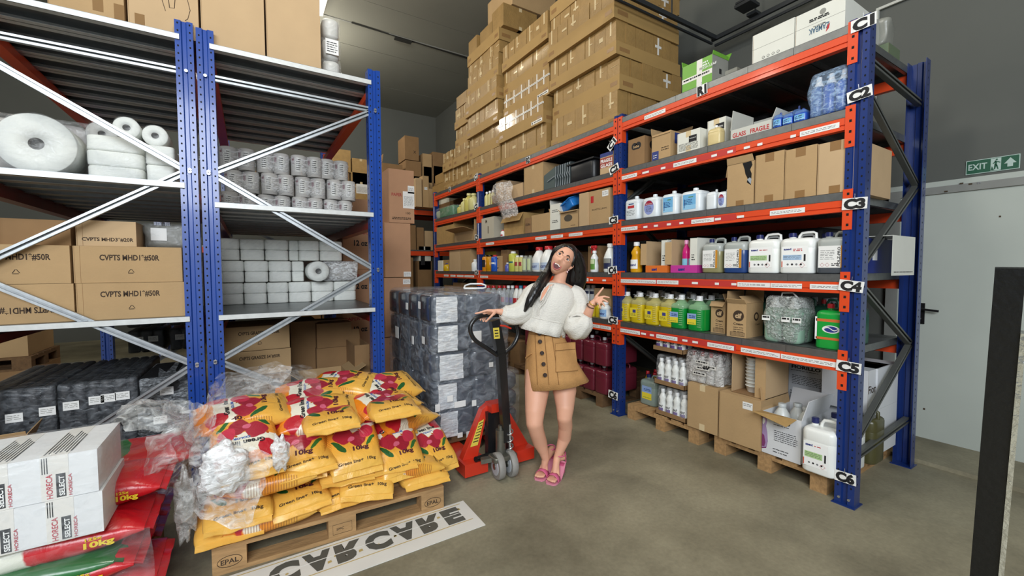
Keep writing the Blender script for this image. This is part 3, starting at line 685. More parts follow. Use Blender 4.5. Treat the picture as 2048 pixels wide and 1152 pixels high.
def bottle(label, loc, r, H, body, cap, lab=None, labz=(.15, .55), rz=RZR, shape='round', name='bottle', cat='bottle', group=None, handle=False, text=None, sy=1, sx=1, lab2=None):
    root = thing(name, label, cat, loc, rz, group); mb = MB()
    P = {'round': [(r*.92, 0), (r, .01), (r, H*.62), (r*.9, H*.70), (r*.45, H*.82), (r*.36, H*.86), (r*.36, H*.9)],
         'can': [(r*.95, 0), (r, .004), (r, H*.84), (r*.8, H*.88), (r*.5, H*.9), (r*.45, H*.92)],
         'jug': [(r*.9, 0), (r, .015), (r, H*.50), (r*.86, H*.62), (r*.55, H*.78), (r*.34, H*.88), (r*.3, H*.91)],
         'shamp': [(r*.9, 0), (r, .01), (r*1.0, H*.30), (r*.78, H*.55), (r*.95, H*.66), (r*.55, H*.80), (r*.35, H*.86), (r*.33, H*.9)],
         'ribbed': [(r*.92, 0), (r, .01)]+[(r*(1.0 if k % 2 else .95), H*(.06+.04*k)) for k in range(15)]+[(r*.8, H*.72), (r*.4, H*.84), (r*.36, H*.9)]}[shape]
    mb.lathe(P, (0, 0, 0), body, 18, sx, sy)
    if handle: mb.tube([(r*.62*sx, 0, H*.64), (r*1.0*sx, 0, H*.66), (r*1.02*sx, 0, H*.5), (r*.95*sx, 0, H*.38)], r*.12, body, 6)
    mb.build('body', root)
    cb = MB(); cr = r*(.5 if shape != 'can' else .55); cb.lathe([(cr, H*.87), (cr, H*.985), (cr*.85, H)], (0, 0, 0), cap, 14); cb.build('cap', root)
    if lab:
        lb = MB(); rr = r*1.012; lb.T = Matrix.Diagonal((sx, sy, 1, 1))
        arc(lb, rr, H*labz[0], H*labz[1], FA, FB, lab)
        if lab2: arc(lb, rr*1.006, H*(labz[0]+(labz[1]-labz[0])*.55), H*labz[1]-.003, FA+.15, FB-.15, lab2)
        if text:
            tt, ink = text; f_ = lambda p: Vector((rr*1.012*math.cos(-PI/2+p.x/rr), rr*1.012*math.sin(-PI/2+p.x/rr), p.z))
            lb.text(tt, (0, 0, H*(labz[0]+(labz[1]-labz[0])*.30)), UX, UZ, H*(labz[1]-labz[0])*.28, ink, wd=rr*1.25, bold=.03, align='c', fn=f_)
        lb.build('label', root)
    return root
def film_wrap(parent, W, D, H, m=None, c=(0, 0, 0), wob=.012, r=.03, name='film_wrap'):
    mb = MB(); mb.rprism(c, W, D, H, r, m or FILM, r*.8, wob=wob, mids=5, seg=3); return mb.build(name, parent)
def RC(p0, p1, z, inset=.02, depth=.3): return RP(p0, p1, z, inset, depth)
# ================================================================== top of the right shelving: shrink packs of small cartons
SHR = mat('shrink_carton', '#9a7a48', .5, var=.12, vscale=10, coat=.35, bump=.35, bscale=45)
STRIP = mat('tray_cardboard', '#a3834f', .7, var=.05, vscale=4)
XTAPE = mat('white_fragile_tape', '#dcd9d2', .35, coat=.3)
def pack_proto(W, D, H, name, strip=.45, n=6, crosses=False, bandlabel=False, top=False):
    """tray of small cartons under shrink film, front -y. Returns an Empty with parts"""
    root = thing(name, 'x', 'carton pack', (0, 0, 0), RZR); hs = H*strip
    tb = MB(); x0, x1, y0, y1 = -W/2, W/2, -D/2, D/2
    tb.box(x0, x1, y0, y1, 0 if not top else H-hs, hs if not top else H, STRIP)
    z_ = 0 if not top else H-hs
    for a in (x0+.03, x1-.13): tb.box(a, a+.10, y0-.001, y0, z_+hs*.35, z_+hs*.62, TAPE)
    tb.box(x1, x1+.001, y0+.05, y0+.2, z_+hs*.3, z_+hs*.6, TAPE)
    if bandlabel:
        tb.box(x1-.26, x1-.02, y0-.0016, y0, hs*.15, hs*.40, XTAPE); scribble(tb, x1-.20, x1-.04, hs*.24, y0-.0018, INK, 1, .01, .012, 3); tb.box(x1-.245, x1-.225, y0-.0026, y0-.001, hs*.2, hs*.35, INK)
    tb.build('tray', root)
    zc0, zc1 = (hs, H) if not top else (0, H-hs); w1 = (W-.02)/n
    rn = random.Random(int(W*100)+n)
    for side in range(2):
        L = (W if side == 0 else D)-.02; nn = n if side == 0 else n
        for k in range(nn):
            cb = MB(); a = -L/2+L*k/nn; dz = rn.uniform(-.006, .004); dy = rn.uniform(0, .012)
            xm = (a+.003, a+L/nn-.003)
            if side == 0: cb.box(xm[0], xm[1], y0+.006+dy, y0+.16, zc0, zc1+dz, SHR)
            else: cb.box(x1-.16, x1-.006-dy, xm[0]+.16 if k == 0 else xm[0], xm[1], zc0, zc1+dz, SHR)
            # tape over each carton and bright folds of film
            zc = (zc0+zc1)/2
            if side == 0:
                xc_ = (xm[0]+xm[1])/2+rn.uniform(-.03, .03)
                if crosses or k % 2 == 0: cb.box(xc_-.010, xc_+.010, y0+.003+dy, y0+.02, zc0+.002+(0 if crosses else rn.uniform(0, .08)), zc1+dz+.001, XTAPE if crosses else CTAPE)
                if crosses: cb.box(xm[0]-.002, xm[1]+.002, y0+.001+dy, y0+.02, zc-.014, zc+.010, XTAPE)
                elif k % 3: cb.box(xc_-.05*rn.random(), xc_+.05, y0+.002+dy, y0+.02, zc-.012+rn.uniform(-.04, .04), zc+.012, CTAPE)
                if crosses: scribble(cb, xm[0], xm[1], zc-.004, y0+.001+dy, INK, 1, .01, .005, k)
            elif k == 4: cb.box(x1-.02, x1-.003-dy, (xm[0]+xm[1])/2-.012, (xm[0]+xm[1])/2+.012, zc0+.02, zc1+dz-.01, XTAPE); cb.box(x1-.02, x1-.002-dy, xm[0]+.02, xm[1]-.02, zc-.015, zc+.012, XTAPE)
            cb.build('small_carton', root)
    return note_kids(root)
packs = {}
def get_pack(kind, W):
    """prototype is used itself the first time"""
    k = (kind, round(W, 2))
    if k not in packs:
        a = dict(plain=dict(), cross=dict(crosses=True, bandlabel=True), tall=dict(strip=.38, n=7), cap=dict(top=True, strip=.5), low=dict(strip=.30, n=5))[kind]
        packs[k] = [pack_proto(W, 1.02, .345, 'carton_pack', **a), False]
    return packs[k]
used_lab = set()
def place_pack(kind, W, x, y, z, label, tilt=0, H=1, xs=1):
    p = get_pack(kind, W)
    if not p[1]: o = p[0]; p[1] = True
    else: o = copy_tree(p[0])
    o.location = (x, y, z); o.rotation_euler = (0, tilt, RZR); o['label'] = label; o['group'] = 'shrink wrapped carton packs on the top shelf'; o.scale = (1, xs, H)
    return o
zt0 = DK[0]; TH = .347
cols = [('nearest', 3.72, 1.12, ['low', 'plain', 'tall', 'plain', 'cap']), ('second nearest', 4.90, 1.12, ['low', 'cross', 'cross', 'plain', 'tall']),
        ('third', 6.05, 1.06, ['plain', 'plain', 'tall', 'plain', 'plain', 'cap']), ('fourth', 6.90, .60, ['low', 'plain', 'plain', 'tall']), ('fifth', 7.45, .44, ['low', 'plain'])]
rn = random.Random(11)
for nm, yc, W, kinds in cols:
    for i, kd in enumerate(kinds):
        dx = rn.uniform(-.05, .06)+(.0 if i else .03)
        place_pack(kd, W, XR+.55+dx, yc+rn.uniform(-.025, .025), zt0+i*TH, f'tray pack of brown cartons, {nm} stack from the corner post, {ORD[i]} tier up')
for i in range(2):
    carton(f'small brown carton ending the row of top shelf stacks, {["under another", "on top"][i]}', (XR+.3, 7.95-.06*i, zt0+i*.19), .62-.2*i, .5, .185, m=SHR, tape=True)
for i, (y, z, W, H) in enumerate(((5.62, zt0+6*TH, .34, .32), (5.98, zt0+6*TH, .4, .22), (6.45, zt0+6*TH, .30, .25), (6.9, zt0+4*TH, .42, .2))):
    carton('brown carton set loose on the '+['highest stack nearest the roof', 'highest stack, low and wide', 'highest stack, toward its far end', 'fourth stack from the corner post'][i], (XR+.38, y, z), W, .6, H, m=SHR, tape=True)
carton('large brown carton standing on top of the highest stack close to the roof', (XR+.62, 5.80, zt0+6*TH+.33), .75, .8, .38, m=CARD)
for i, y in enumerate((3.42, 3.62, 3.83)):
    carton(f'small taped carton on top of the nearest stack, {["by the outer corner", "in the middle", "towards the back"][i]}', (XR+.3, y, zt0+5*TH), .19, .5, .2, m=SHR, tape=True, tape2=True)
# green box, its neighbour and the two white boxes on the top shelf of the near bay
GRB = mat('lime_box', '#6aa536', .45)
def green_print(mb, W, D, H):
    mb.box(-W/2-.0005, W/2+.0005, -D/2-.0012, -D/2, H*.35, H*.52, XTAPE); mb.box(-.0, .05, -D/2-.0016, -D/2, 0, H, XTAPE)
    mb.text('FRESH LEAF', (W*.1, -D/2-.001, H*.60), UX, UZ, H*.09, WHITE, align='l'); scribble(mb, -W*.45, W*.45, H*.42, -D/2-.0016, INK, 1, .01, .012, 3); scribble(mb, W*.1, W*.4, H*.8, -D/2-.0006, WHITE, 2, .02, .012, 4)
    mb.box(W/2, W/2+.001, -D/2, D/2, 0, H, mat('grey_print', '#8d8d86', .5)); mb.cbox((W/2+.002, 0, H*.5), (.002, .03, .04), INK)
rcarton('lime green box taped with white tape on the top shelf edge', 1364, 1424, 122, 0, .03, .22, m=GRB, fn=green_print, open_={'l': (10, .05), 'r': (5, .03), 'b': (35, .1)}, inner=.9, name='box', cat='box')
def mark_print(mb, W, D, H):
    for k in range(5): mb.cbox((-W*.3+k*W*.15, -D/2-.001, H*(.35+.1*(k % 2))), (W*.07, .001, H*.14), INK)
loc, W = RP(1426, 1462, zt0, .2, .22); carton('small grey printed box behind the lime green one', (loc[0], loc[1]-.02, zt0), .2, .2, .13, m=mat('grey_carton', '#9a988d', .6), fn=mark_print, name='box', cat='box')
WBOX = mat('white_carton', '#dcdcd2', .6, var=.03)
def zam(mb, W, D, H):
    mb.box(-W/2, W/2, -D/2-.0006, -D/2, H*.52, H*.53, mat('grey_print', '#8d8d86', .5))
    mb.text('ZAMBAK', (0, -D/2, H*.40), -UX, -UZ, H*.17, mat('steel_ink', '#4d6b80', .6), wd=W*.42, bold=.03, align='c'); mb.text('MEDIKAL', (0, -D/2, H*.16+.06), -UX, -UZ, H*.05, INK, wd=W*.25, align='c')
    mb.plate((W*.14, -D/2-.001, H*.12), (W*.2, -D/2-.001, H*.20), (W*.22, -D/2-.001, H*.36), (W*.17, -D/2-.001, H*.30), .0005, REDINK)
    mb.cyl((.02, -D/2, H*.80), (.02, -D/2-.001, H*.80), H*.09, mat('grey_print', '#8d8d86', .5), 14); scribble(mb, -W*.2, W*.2, H*.66, -D/2-.0006, INK, 2, H*.05, .008, 3)
def icons(mb, W, D, H):
    mb.box(-W/2, W/2, -D/2-.0006, -D/2, H*.5, H*.51, mat('grey_print', '#8d8d86', .5))
    for k in range(4): mb.cyl((-W*.22+k*W*.12, -D/2, H*.13), (-W*.22+k*W*.12, -D/2-.001, H*.13), H*.045, INK, 8); mb.cyl((-W*.22+k*W*.12, -D/2-.001, H*.13), (-W*.22+k*W*.12, -D/2-.0016, H*.13), H*.032, WBOX, 8)
rcarton('white flat carton on the top shelf edge, the lower one with small icons', 1504, 1588, 54, 0, .02, .4, m=WBOX, fn=icons)
rcarton('taller white carton with an upside-down blue and red logo on the top shelf', 1589, 1690, 12, 0, .02, .4, m=WBOX, fn=zam)
for k in range(2): carton(f'plain grey-white carton behind the corner post on the top shelf, {["front", "rear"][k]} one', (3.70+.27*k, 1.40, zt0), .28, .25, .30, m=mat('grey_white_carton', '#b4b4ab', .6))
carton('small green carton at the open end of the top shelf', (4.05, 1.30, zt0), .22, .2, .12, m=mat('moss_carton', '#67755a', .6), rz=0)
o = thing('film_bundle', 'bundle in grey film on the small green carton', 'bundle', (4.02, 1.30, zt0+.12)); film_wrap(o, .16, .18, .2, mat('grey_film', '#8f8f86', .3), wob=.03)
# ------------------------------------------------------------------ second level, near bay
z2 = DK[1]
def bebe(mb, W, D, H):
    for u in (-.12, .12): mb.cyl((W*u, -D/2, H*.72), (W*u, -D/2-.001, H*.72), W*.17, INK, 14)
    mb.cbox((0, -D/2-.0008, H*.66), (W*.28, .001, H*.12), INK); mb.text('bebe', (0, -D/2-.001, H*.655), UX, UZ, H*.09, CARD, wd=W*.34, bold=.03, align='c')
    mb.cyl((W/2, -.02, H*.72), (W/2+.001, -.02, H*.72), W*.2, INK, 14)
rcarton('brown carton with round black heart logos beside the middle post', 1256, 1289, 276, 1, .03, .26, fn=bebe, m=CARD3)
def bluelab(mb, W, D, H):
    mb.box(-W*.48, -W*.12, -D/2-.001, -D/2, H*.04, H*.36, mat('royal_label', '#2a3a7c', .5)); scribble(mb, W*.02, W*.4, H*.42, -D/2-.0006, INKB, 2, .02, .008, 2)
    mb.box(W/2, W/2+.001, -D*.3, D*.2, H*.55, H*.95, mat('royal_label', '#2a3a7c', .5)); scribble(mb, -W*.4, -W*.2, H*.2, -D/2-.0016, WHITE, 2, .02, .006, 2)
rcarton('brown carton with raised flap and dark blue label', 1303, 1341, 266, 1, .03, .28, fn=bluelab, open_={'l': (12, .07), 'b': (25, .10), 'f': (160, .02)}, inner=.8)
def profp(mb, W, D, H):
    mb.box(W*.02, W*.36, -D/2-.001, -D/2, H*.45, H*.75, INK); mb.text('Professional', (W*.19, -D/2-.001, H*.60), UX, UZ, H*.05, WHITE, wd=W*.28, align='c')
    for k in range(6): scribble(mb, -W*.42, W*.42, H*(.12+.06*k), -D/2-.0006, mat('grey_print', '#8d8d86', .5), 1, .01, .006, k)
rcarton('white carton with a black printed square on the second shelf', 1354, 1400, 262, 1, .02, .26, m=WBOX, fn=profp, tape2=True)
def blk(mb, W, D, H): mb.box(-W*.05, W*.42, -D/2-.001, -D/2, H*.60, H*.82, INK); mb.text('Antimic', (W*.18, -D/2-.001, H*.68), UX, UZ, H*.07, WHITE, wd=W*.36, align='c')
rcarton('tall white carton behind a jug of cream liquid', 1414, 1451, 238, 1, .10, .24, m=WBOX, fn=blk, tape2=True)
loc, W = RP(1414, 1439, z2, .01, .08); jerrycan('jug of cream liquid without label in front of a white carton', (loc[0], loc[1], z2), W, .08, .165, plastic('cream_plastic', '#d8c48e', .3), handle=False, cap=CAPW, capx=0, cat='jug', name='jug')
TRAYG = mat('grey_tray', '#c6c6bd', .6)
def frag(mb, W, D, H): mb.text('GLASS   FRAGILE', (0, -D/2, H*.2), UX, UZ, H*.42, REDINK, wd=W*.9, bold=.03, align='c')
rcarton('white open tray box with red FRAGILE tape', 1461, 1543, 250, 1, .02, .3, m=TRAYG, fn=frag, open_={'l': (-5, .15), 'b': (5, .12), 'r': (20, .08)}, inner=.3)
BLQ = plastic('blue_liquid', '#2f57b4', .15); BLC = mat('blue_clear', '#6f95d8', .08, alpha=.55)
for i, (a, b, py, ins) in enumerate(((1545, 1562, 222, .02), (1564, 1584, 221, .02), (1586, 1611, 213, .02), (1580, 1600, 208, .2))):
    loc, W = RP(a, b, z2, ins, .11); H = RH((a+b)/2, py, z2, ins)
    jerrycan('square bottle of blue liquid with printed sleeve, '+['left of three', 'middle of three', 'right of three', 'standing behind the three'][i], loc, W, .11, H, BLC, BLQ, mat('blue_cap', '#27408f', .3), 'blue', handle=False, capx=0, level=.7, cat='bottle', name='bottle', lab=(W*.8, H*.35, 0, H*.15), group='square blue bottles on the second shelf')
loc, W = RP(1613, 1690, z2, .0, .3); o = thing('bottle_pack', 'large film wrapped pack of clear blue bottles beside the corner post', 'pack', loc, RZR)
for i in range(3):
    for j in range(2):
        b_ = MB(); w3 = W/3; b_.rprism((-W/2+w3*(i+.5), -.07+j*.14, 0), w3*.92, .125, .21, .03, BLQ if i else BLC, .03); b_.lathe([(.03, .21), (.016, .25), (.016, .275)], (-W/2+w3*(i+.5), -.07+j*.14, 0), CAPW, 10); b_.build('bottle', o)
film_wrap(o, W*1.02, .30, .285, film('blue_film', '#a9c6e6', .35, scale=26), wob=.02)
# second level, far bays
def frg(mb, W, D, H):
    mb.box(-W/2, W/2, -D/2-.001, -D/2, H*.32, H*.78, mat('brick_print', '#9c4238', .5))
    for k, t in enumerate(('FRAGILE', 'GLASS')): mb.text(t, (0, -D/2-.001, H*(.56-.22*k)), UX, UZ, H*.15, WHITE, wd=W*.9, align='c', bold=.03)
    mb.box(-W/2, W/2, -D/2-.001, -D/2, H*.82, H, mat('royal_label', '#2a3a7c', .5))
rcarton('small carton bound with red FRAGILE tape against the middle post', 1200, 1226, 305, 1, .02, .3, m=CARD2, fn=frg)
CRATE = mat('charcoal_crate', '#3a4446', .45); CRATEL = mat('crate_rim', '#7d8488', .4)
loc, W = RP(1088, 1143, z2, .02, .5)
Hc = RH(1142, 322, z2)
for k in range(7):
    y = Yat(1112+k*4.6, XR+.02, z2+.1); o = thing('crate', f'charcoal plastic crate in the nested row on the second shelf, {ORD[k]} from the far end', 'crate', (XR+.02, y, z2), 0, 'nested charcoal crates on the second shelf')
    mb = MB(); t = .022
    for m_, x0, x1, z0, z1 in ((CRATE, 0, .55, 0, Hc),): mb.box(x0, x1, -.012, .0, z0, z1, m_)
    mb.tube([(-.004, .004, .0), (.006, .004, Hc*.35), (-.010, .004, Hc*.5), (.002, .004, Hc*.62), (0, .004, Hc-.01)], .007, CRATEL, 6); mb.tube([(0, .004, Hc-.01), (.5, .004, Hc-.005)], .009, CRATEL, 6)
    mb.build('shell', o)
    hb = MB(); hb.tube([(.18, -.015, Hc*.7), (.2, -.02, Hc*.6), (.34, -.02, Hc*.6), (.36, -.015, Hc*.7)], .006, CRATE, 5); hb.build('handle', o)
o = thing('crate', 'charcoal plastic crate whose flat side faces the carton', 'crate', (XR+.02, Yat(1088, XR+.02, z2+.1), z2)); mb = MB(); yl = Yat(1110, XR+.02, z2+.1)-Yat(1088, XR+.02, z2+.1)
mb.add([(0, 0, 0), (0, yl, 0), (.0, yl, Hc*.98), (.0, 0, Hc*.72), (.5, 0, 0), (.5, yl, 0), (.5, yl, Hc*.98), (.5, 0, Hc*.72)], [(0, 3, 2, 1), (4, 5, 6, 7), (0, 4, 7, 3), (1, 2, 6, 5), (3, 7, 6, 2), (0, 1, 5, 4)], mat('slate_plastic', '#4a5757', .5)); mb.build('shell', o); mb = MB(); mb.bar((-.006, yl*.35, Hc*.38), (-.006, yl*.95, Hc*.52), .01, .012, CRATEL); mb.build('handle', o)
BLACKC = mat('black_crate', '#17191d', .4)
o = thing('crate', 'black plastic crate in shadow at the near end of the crates', 'crate', (XR+.22, Yat(1172, XR+.1, z2), z2)); mb = MB(); mb.rprism((0, 0, 0), .4, .42, Hc*.8, .05, BLACKC, .02); mb.build('shell', o)
mb = MB(); mb.box(-.22, .22, -.23, .23, Hc*.8, Hc*.86, BLACKC); mb.build('lid', o)
rcarton('tall brown carton left of the nested crates', 1048, 1086, 330, 1, .02, .34, m=CARD, seam=True, tape2=True)
rcarton('brown carton with a raised side in the far part of the second shelf', 1012, 1046, 370, 1, .06, .3, m=CARD2, open_={'l': (-40, .12), 'b': (10, .06)}, inner=.6)
rcarton('slim upright carton near the second post', 992, 1006, 362, 1, .10, .25, m=CARD, seam=False)
rcarton('low brown carton near the second post', 980, 991, 392, 1, .05, .2, m=CARD3)
YLQ = plastic('yellow_liquid', '#c6ae1d', .15); YPL = plastic('pale_yellow_plastic', '#cfc98a', .3)
for i, (a, b) in enumerate(((966, 971), (972, 977), (978, 983))):
    loc, W = RP(a, b, z2, .03, .1); bottle('slim yellow bottle right beside the second post, '+['left', 'middle', 'right'][i]+' of three', loc, W*.48, .24, YPL, CAPW, group='slim yellow bottles by the second post')
o = thing('film_heap', 'torn film with red print hanging over the second shelf edge', 'film', (XR-.02, Yat(1016, XR, z2), z2-.28))
mb = MB(); rn = random.Random(5); n1, n2 = 10, 8; vs = []
for i in range(n1):
    for j in range(n2):
        u, v = i/(n1-1), j/(n2-1); vs.append((-.05+.03*math.sin(u*9+v*5)-.06*math.sin(v*PI)+.10*max(0, u-.6), (v-.5)*(.30+.28*abs(math.sin(u*2.2)))+.35*(.5-u)*1.0*-1+rn.uniform(-.02, .02), u*.52+rn.uniform(-.02, .02)))
mb.add(vs, [(i*n2+j, i*n2+j+1, (i+1)*n2+j+1, (i+1)*n2+j) for i in range(n1-1) for j in range(n2-1)], film('dangling_film', '#d8d2ce', .55, scale=30), True); mb.build('film_sheet', o)
mb = MB()
for k in range(5): mb.cbox((-.09, -.18+.06*k, .18+.03*(k % 2)), (.004, .045, .04), mat('pale_red', '#c06a62', .5))
mb.build('red_print', o)
for i, (a, b, py, h) in enumerate(((877, 899, 391, 0), (900, 926, 393, 0))): rcarton('flat pale box deep on the second shelf of the far bay, '+['left', 'right'][i]+' one', a, b, 398, DK[1]+.10, .5, .25, m=WBOX)
rcarton('dark carton carrying two flat pale boxes in the far bay', 877, 927, 402, 1, .5, .3, m=CARD3)
for i, (a, b, py) in enumerate(((914, 921, 409), (921, 928, 396), (929, 938, 386), (938, 948, 386), (925, 933, 402))):
    loc, W = RP(a, b, z2, .03+.12*(i == 4), .1); bottle('yellow-green plastic bottle in the far bay of the second shelf, '+ORD[i]+' from the left', loc, W*.5, RH((a+b)/2, py, z2), YPL if i % 2 else plastic('wax_yellow', '#c2b964', .3), YPL)
loc, W = RP(866, 905, z2, .02, .3); o = thing('film_bundle', 'green and white bundle in film at the far end of the second shelf', 'bundle', loc, RZR); mb = MB(); mb.rprism((W*.15, 0, 0), W*.65, .28, .2, .04, mat('bottle_green', '#3f7a52', .4), .03); mb.build('body', o); mb = MB(); mb.rprism((-W*.22, 0, 0), W*.45, .26, .17, .06, mat('pale_green_bag', '#a9b59b', .4), .04, wob=.03); mb.build('bag', o); film_wrap(o, W, .3, .21, wob=.02)
# ------------------------------------------------------------------ third level
z3 = DK[2]
JW = plastic('jug_white', '#dfe5e8', .3)
for i, (a, b, py, st, lab) in enumerate(((1248, 1276, 390, 'redtext', 'small red and black label, nearest the middle post'), (1283, 1314, 386, 'oval', 'oval lilac and wine label, second from the post'), (1321, 1352, 379, 'blue', 'sky blue square label, the smaller of two'), (1359, 1400, 373, 'blue', 'sky blue square label, the larger of two'), (1411, 1430, 376, None, 'no label, turned sideways'), (1433, 1452, 376, 'oval', 'oval green label half hidden by the torn carton'))):
    loc, W = RP(a, b, z3, .02, .17); jerrycan('white plastic canister with '+lab, loc, W, .17, RH((a+b)/2, py, z3), JW, None, JW, st, handle=False, level=.8, capx=.0, lab=(W*.62 if st != 'redtext' else W*.7, RH((a+b)/2, py, z3)*.58, -W*.02, RH((a+b)/2, py, z3)*.12), cat='canister', name='canister', group='white canisters on the third shelf')
def taped(mb, W, D, H):
    mb.box(-.03, .03, -D/2-.001, -D/2, H-.06, H, TAPE); mb.box(-.03, .03, -D/2-.001, -D/2, 0, .05, TAPE)
def torn(mb, W, D, H):
    pts = [(.08, .98), (.16, .83), (.19, .72), (.28, .60), (.25, .52), (.40, .44), (.42, .70), (.36, .80), (.44, .90), (.40, .99)]
    mb.add([(W*x, -D/2-.0015, H*z) for x, z in pts], [tuple(range(len(pts)))], HOLE); mb.add([(W*x, -D/2-.002, H*z) for x, z in ((.26, .58), (.40, .46), (.42, .58), (.36, .62))], [(0, 1, 2, 3)], mat('grey_cloth', '#9aa3ad', .7))
    mb.box(-.03, .03, -D/2-.001, -D/2, 0, .04, TAPE)
rcarton('big brown carton with a torn dark hole in its front', 1453, 1507, 326, 2, .01, .55, fn=torn, open_={'l': (170, .09), 'f': (20, .05)}, inner=.4, m=CARD)
rcarton('big plain brown carton right of the torn one', 1509, 1567, 306, 2, .01, .55, fn=taped, m=CARD)
rcarton('big plain brown carton, middle of the row on the third shelf', 1568, 1632, 295, 2, .01, .55, fn=taped, m=CARD)
rcarton('big plain brown carton tucked behind the corner post', 1633, 1706, 282, 2, .01, .62, fn=taped, m=CARD2)
# third level, second bay
def rp(mb, W, D, H): mb.box(-W*.42, -W*.28, -D/2-.001, -D/2, H*.65, H*.85, REDINK); mb.text('ELASTICLEAN', (0, -D/2, H*.42), UX, UZ, H*.045, INKB, wd=W*.7, align='c')
rcarton('brown carton with small red mark against the middle post', 1178, 1220, 379, 2, .02, .35, m=CARD, fn=rp, sticker=('f', .78, .86, .09, .06))
rcarton('upright carton flap board beside a blue tub', 1158, 1176, 386, 2, .0, .05, m=CARD2, seam=False, name='cardboard_sheet', cat='cardboard')
def ov(mb, W, D, H): mb.lathe([(0.0001, 0), (W*.2, 0)], (0, 0, 0), INKB, 3) if False else mb.add([(W*(-.05+.24*math.cos(a)), -D/2-.001, H*(.58+.2*math.sin(a))) for a in [2*PI*k/18 for k in range(18)]], [tuple(range(18))], mat('dark_print', '#4c463c', .6)); scribble(mb, W*.1, W*.35, H*.12, -D/2-.0006, INKB, 1, .01, .006, 2)
rcarton('brown open carton with a dark oval print under the blue tub', 1121, 1156, 421, 2, .02, .3, m=CARD, fn=ov, open_={'l': (60, .07), 'f': (120, .03)}, inner=.85)
o = thing('tub', 'bright blue plastic tub lying tilted in an open carton', 'tub', Vector((XR+.16, Yat(1142, XR+.1, z3), z3+.25)), 0, rot=(.35, -.3, -PI/2-.2)); mb = MB(); TUB = plastic('tub_blue', '#2b7fd0', .3)
mb.rprism((0, 0, 0), .24, .2, .10, .02, TUB, .004, .015); mb.box(-.14, .14, -.12, .12, .098, .108, TUB); mb.box(-.03, .03, -.122, -.1, .09, .112, TUB); mb.build('body', o)
def wtx(mb, W, D, H):
    for z in (.75, .35): scribble(mb, -W*.3, W*.3, H*z, -D/2-.0006, INK, 2, .02, .008, 4)
rcarton('narrow white carton among the brown ones on the third shelf', 1100, 1120, 408, 2, .03, .3, m=WBOX, fn=wtx, open_={'l': (10, .06)}, inner=.8)
rcarton('plain brown carton left of the narrow white one', 1063, 1099, 428, 2, .02, .3, m=CARD, open_={'b': (10, .08), 'r': (-30, .05)}, inner=.9)
rcarton('small carton with dark handwriting in front of the shelf post gap', 1050, 1062, 436, 2, .02, .2, m=CARD3, prints=[('f', 'CURA', .5, .5, .03)])
rcarton('brown carton with its big front flap folded down', 1008, 1047, 428, 2, .03, .34, m=CARD4, open_={'f': (150, .13), 'b': (15, .08)}, inner=.9)
loc, W = RP(1000, 1006, z3, .0, .05); bottle('tiny white bottle with red ring at the foot of a carton', loc, .035, .10, CAPW, CAPR, REDINK, (.1, .3))
rcarton('pale printed carton left on the third shelf by the second post', 963, 988, 435, 2, .02, .3, m=mat('pale_carton', '#b9b3a2', .7), prints=[('f', 'M', .4, .75, .05), ('f', 'I', .55, .25, .11)])
rcarton('brown open carton in the far bay with a standing flap', 871, 907, 452, 2, .03, .4, m=CARD4, open_={'r': (-20, .16), 'l': (170, .05)}, inner=.7)
rcarton('brown open carton in the far bay with a wide front flap', 909, 948, 463, 2, .03, .4, m=CARD, open_={'f': (75, .2), 'r': (0, .18)}, inner=.8)
# ------------------------------------------------------------------ fourth level, near bay
z4 = DK[3]
ASEV = mat('asevi_ink', '#27347f', .5); LW = mat('label_white', '#f2f3f1', .5)
loc, W = RP(1257, 1275, z4, .03, .1); bottle('yellow bottle with white cap and blue lettered label by the middle post', loc, W*.5, RH(1266, 484, z4, .03), plastic('sun_yellow', '#e2a51c', .25), CAPW, LW, (.12, .42), text=('asevi', ASEV), shape='shamp')
PKB = mat('magenta_tray', '#c23a97', .5); ORB = mat('orange_tray', '#e0742c', .5)
def opentray(label, p0, p1, py, base, seed):
    loc, W = RP(p0, p1, z4, .02, .26); H = RH((p0+p1)/2, py, z4); root = thing('display_box', label, 'box', loc, RZR); mb = MB(); D = .26; t = .004
    mb.box(-W/2, W/2, D/2-t, D/2, 0, H, CARDIN); mb.box(-W/2, -W/2+t, -D/2, D/2, 0, H, CARD2); mb.box(W/2-t, W/2, -D/2, D/2, 0, H, WBOX); mb.box(-W/2, W/2, -D/2, D/2, 0, .004, CARDIN)
    mb.box(-W/2-.002, W/2+.002, -D/2-t, -D/2, 0, H*.22, base); mb.text('asevi', (-.02, -D/2-t, H*.06), UX, UZ, H*.09, ASEV, wd=W*.25, bold=.05, align='c')
    mb.box(-W/2-.002, -W/2, -D/2, D/2, 0, H*.22, base); mb.box(W/2, W/2+.002, -D/2, D/2, 0, H*.22, base)
    mb.build('body', root); f = MB(); f.plate((W/2, -D/2, H*.25), (W/2-.002, -D/2-.10, H*.22), (W/2-.002, -D/2-.10, H*.98), (W/2, -D/2, H), .003, WBOX) if False else f.box(W*.24, W/2, -D/2-.003, -D/2, H*.22, H*.99, WBOX)
    scribble(f, W*.30, W*.42, H*.5, -D/2-.004, INK, 3, .02, .008, seed); f.build('flap', root)
    f2 = MB(); f2.plate((-W/2, -D/2, H*.24), (-W/2-.05, -D/2-.02, H*.24), (-W/2-.05, -D/2-.02, H*.92), (-W/2, -D/2, H*.92), .003, CARD); f2.build('flap', root)
    return root, W, H
opentray('empty display box with orange base and brown side flap', 1292, 1334, 481, ORB, 1)
r_, W, H = opentray('display box with magenta base holding two pink bottles', 1342, 1394, 477, PKB, 2)
loc, _ = RP(1342, 1394, z4, .02, .26); MAG = plastic('magenta_plastic', '#d0217c', .25)
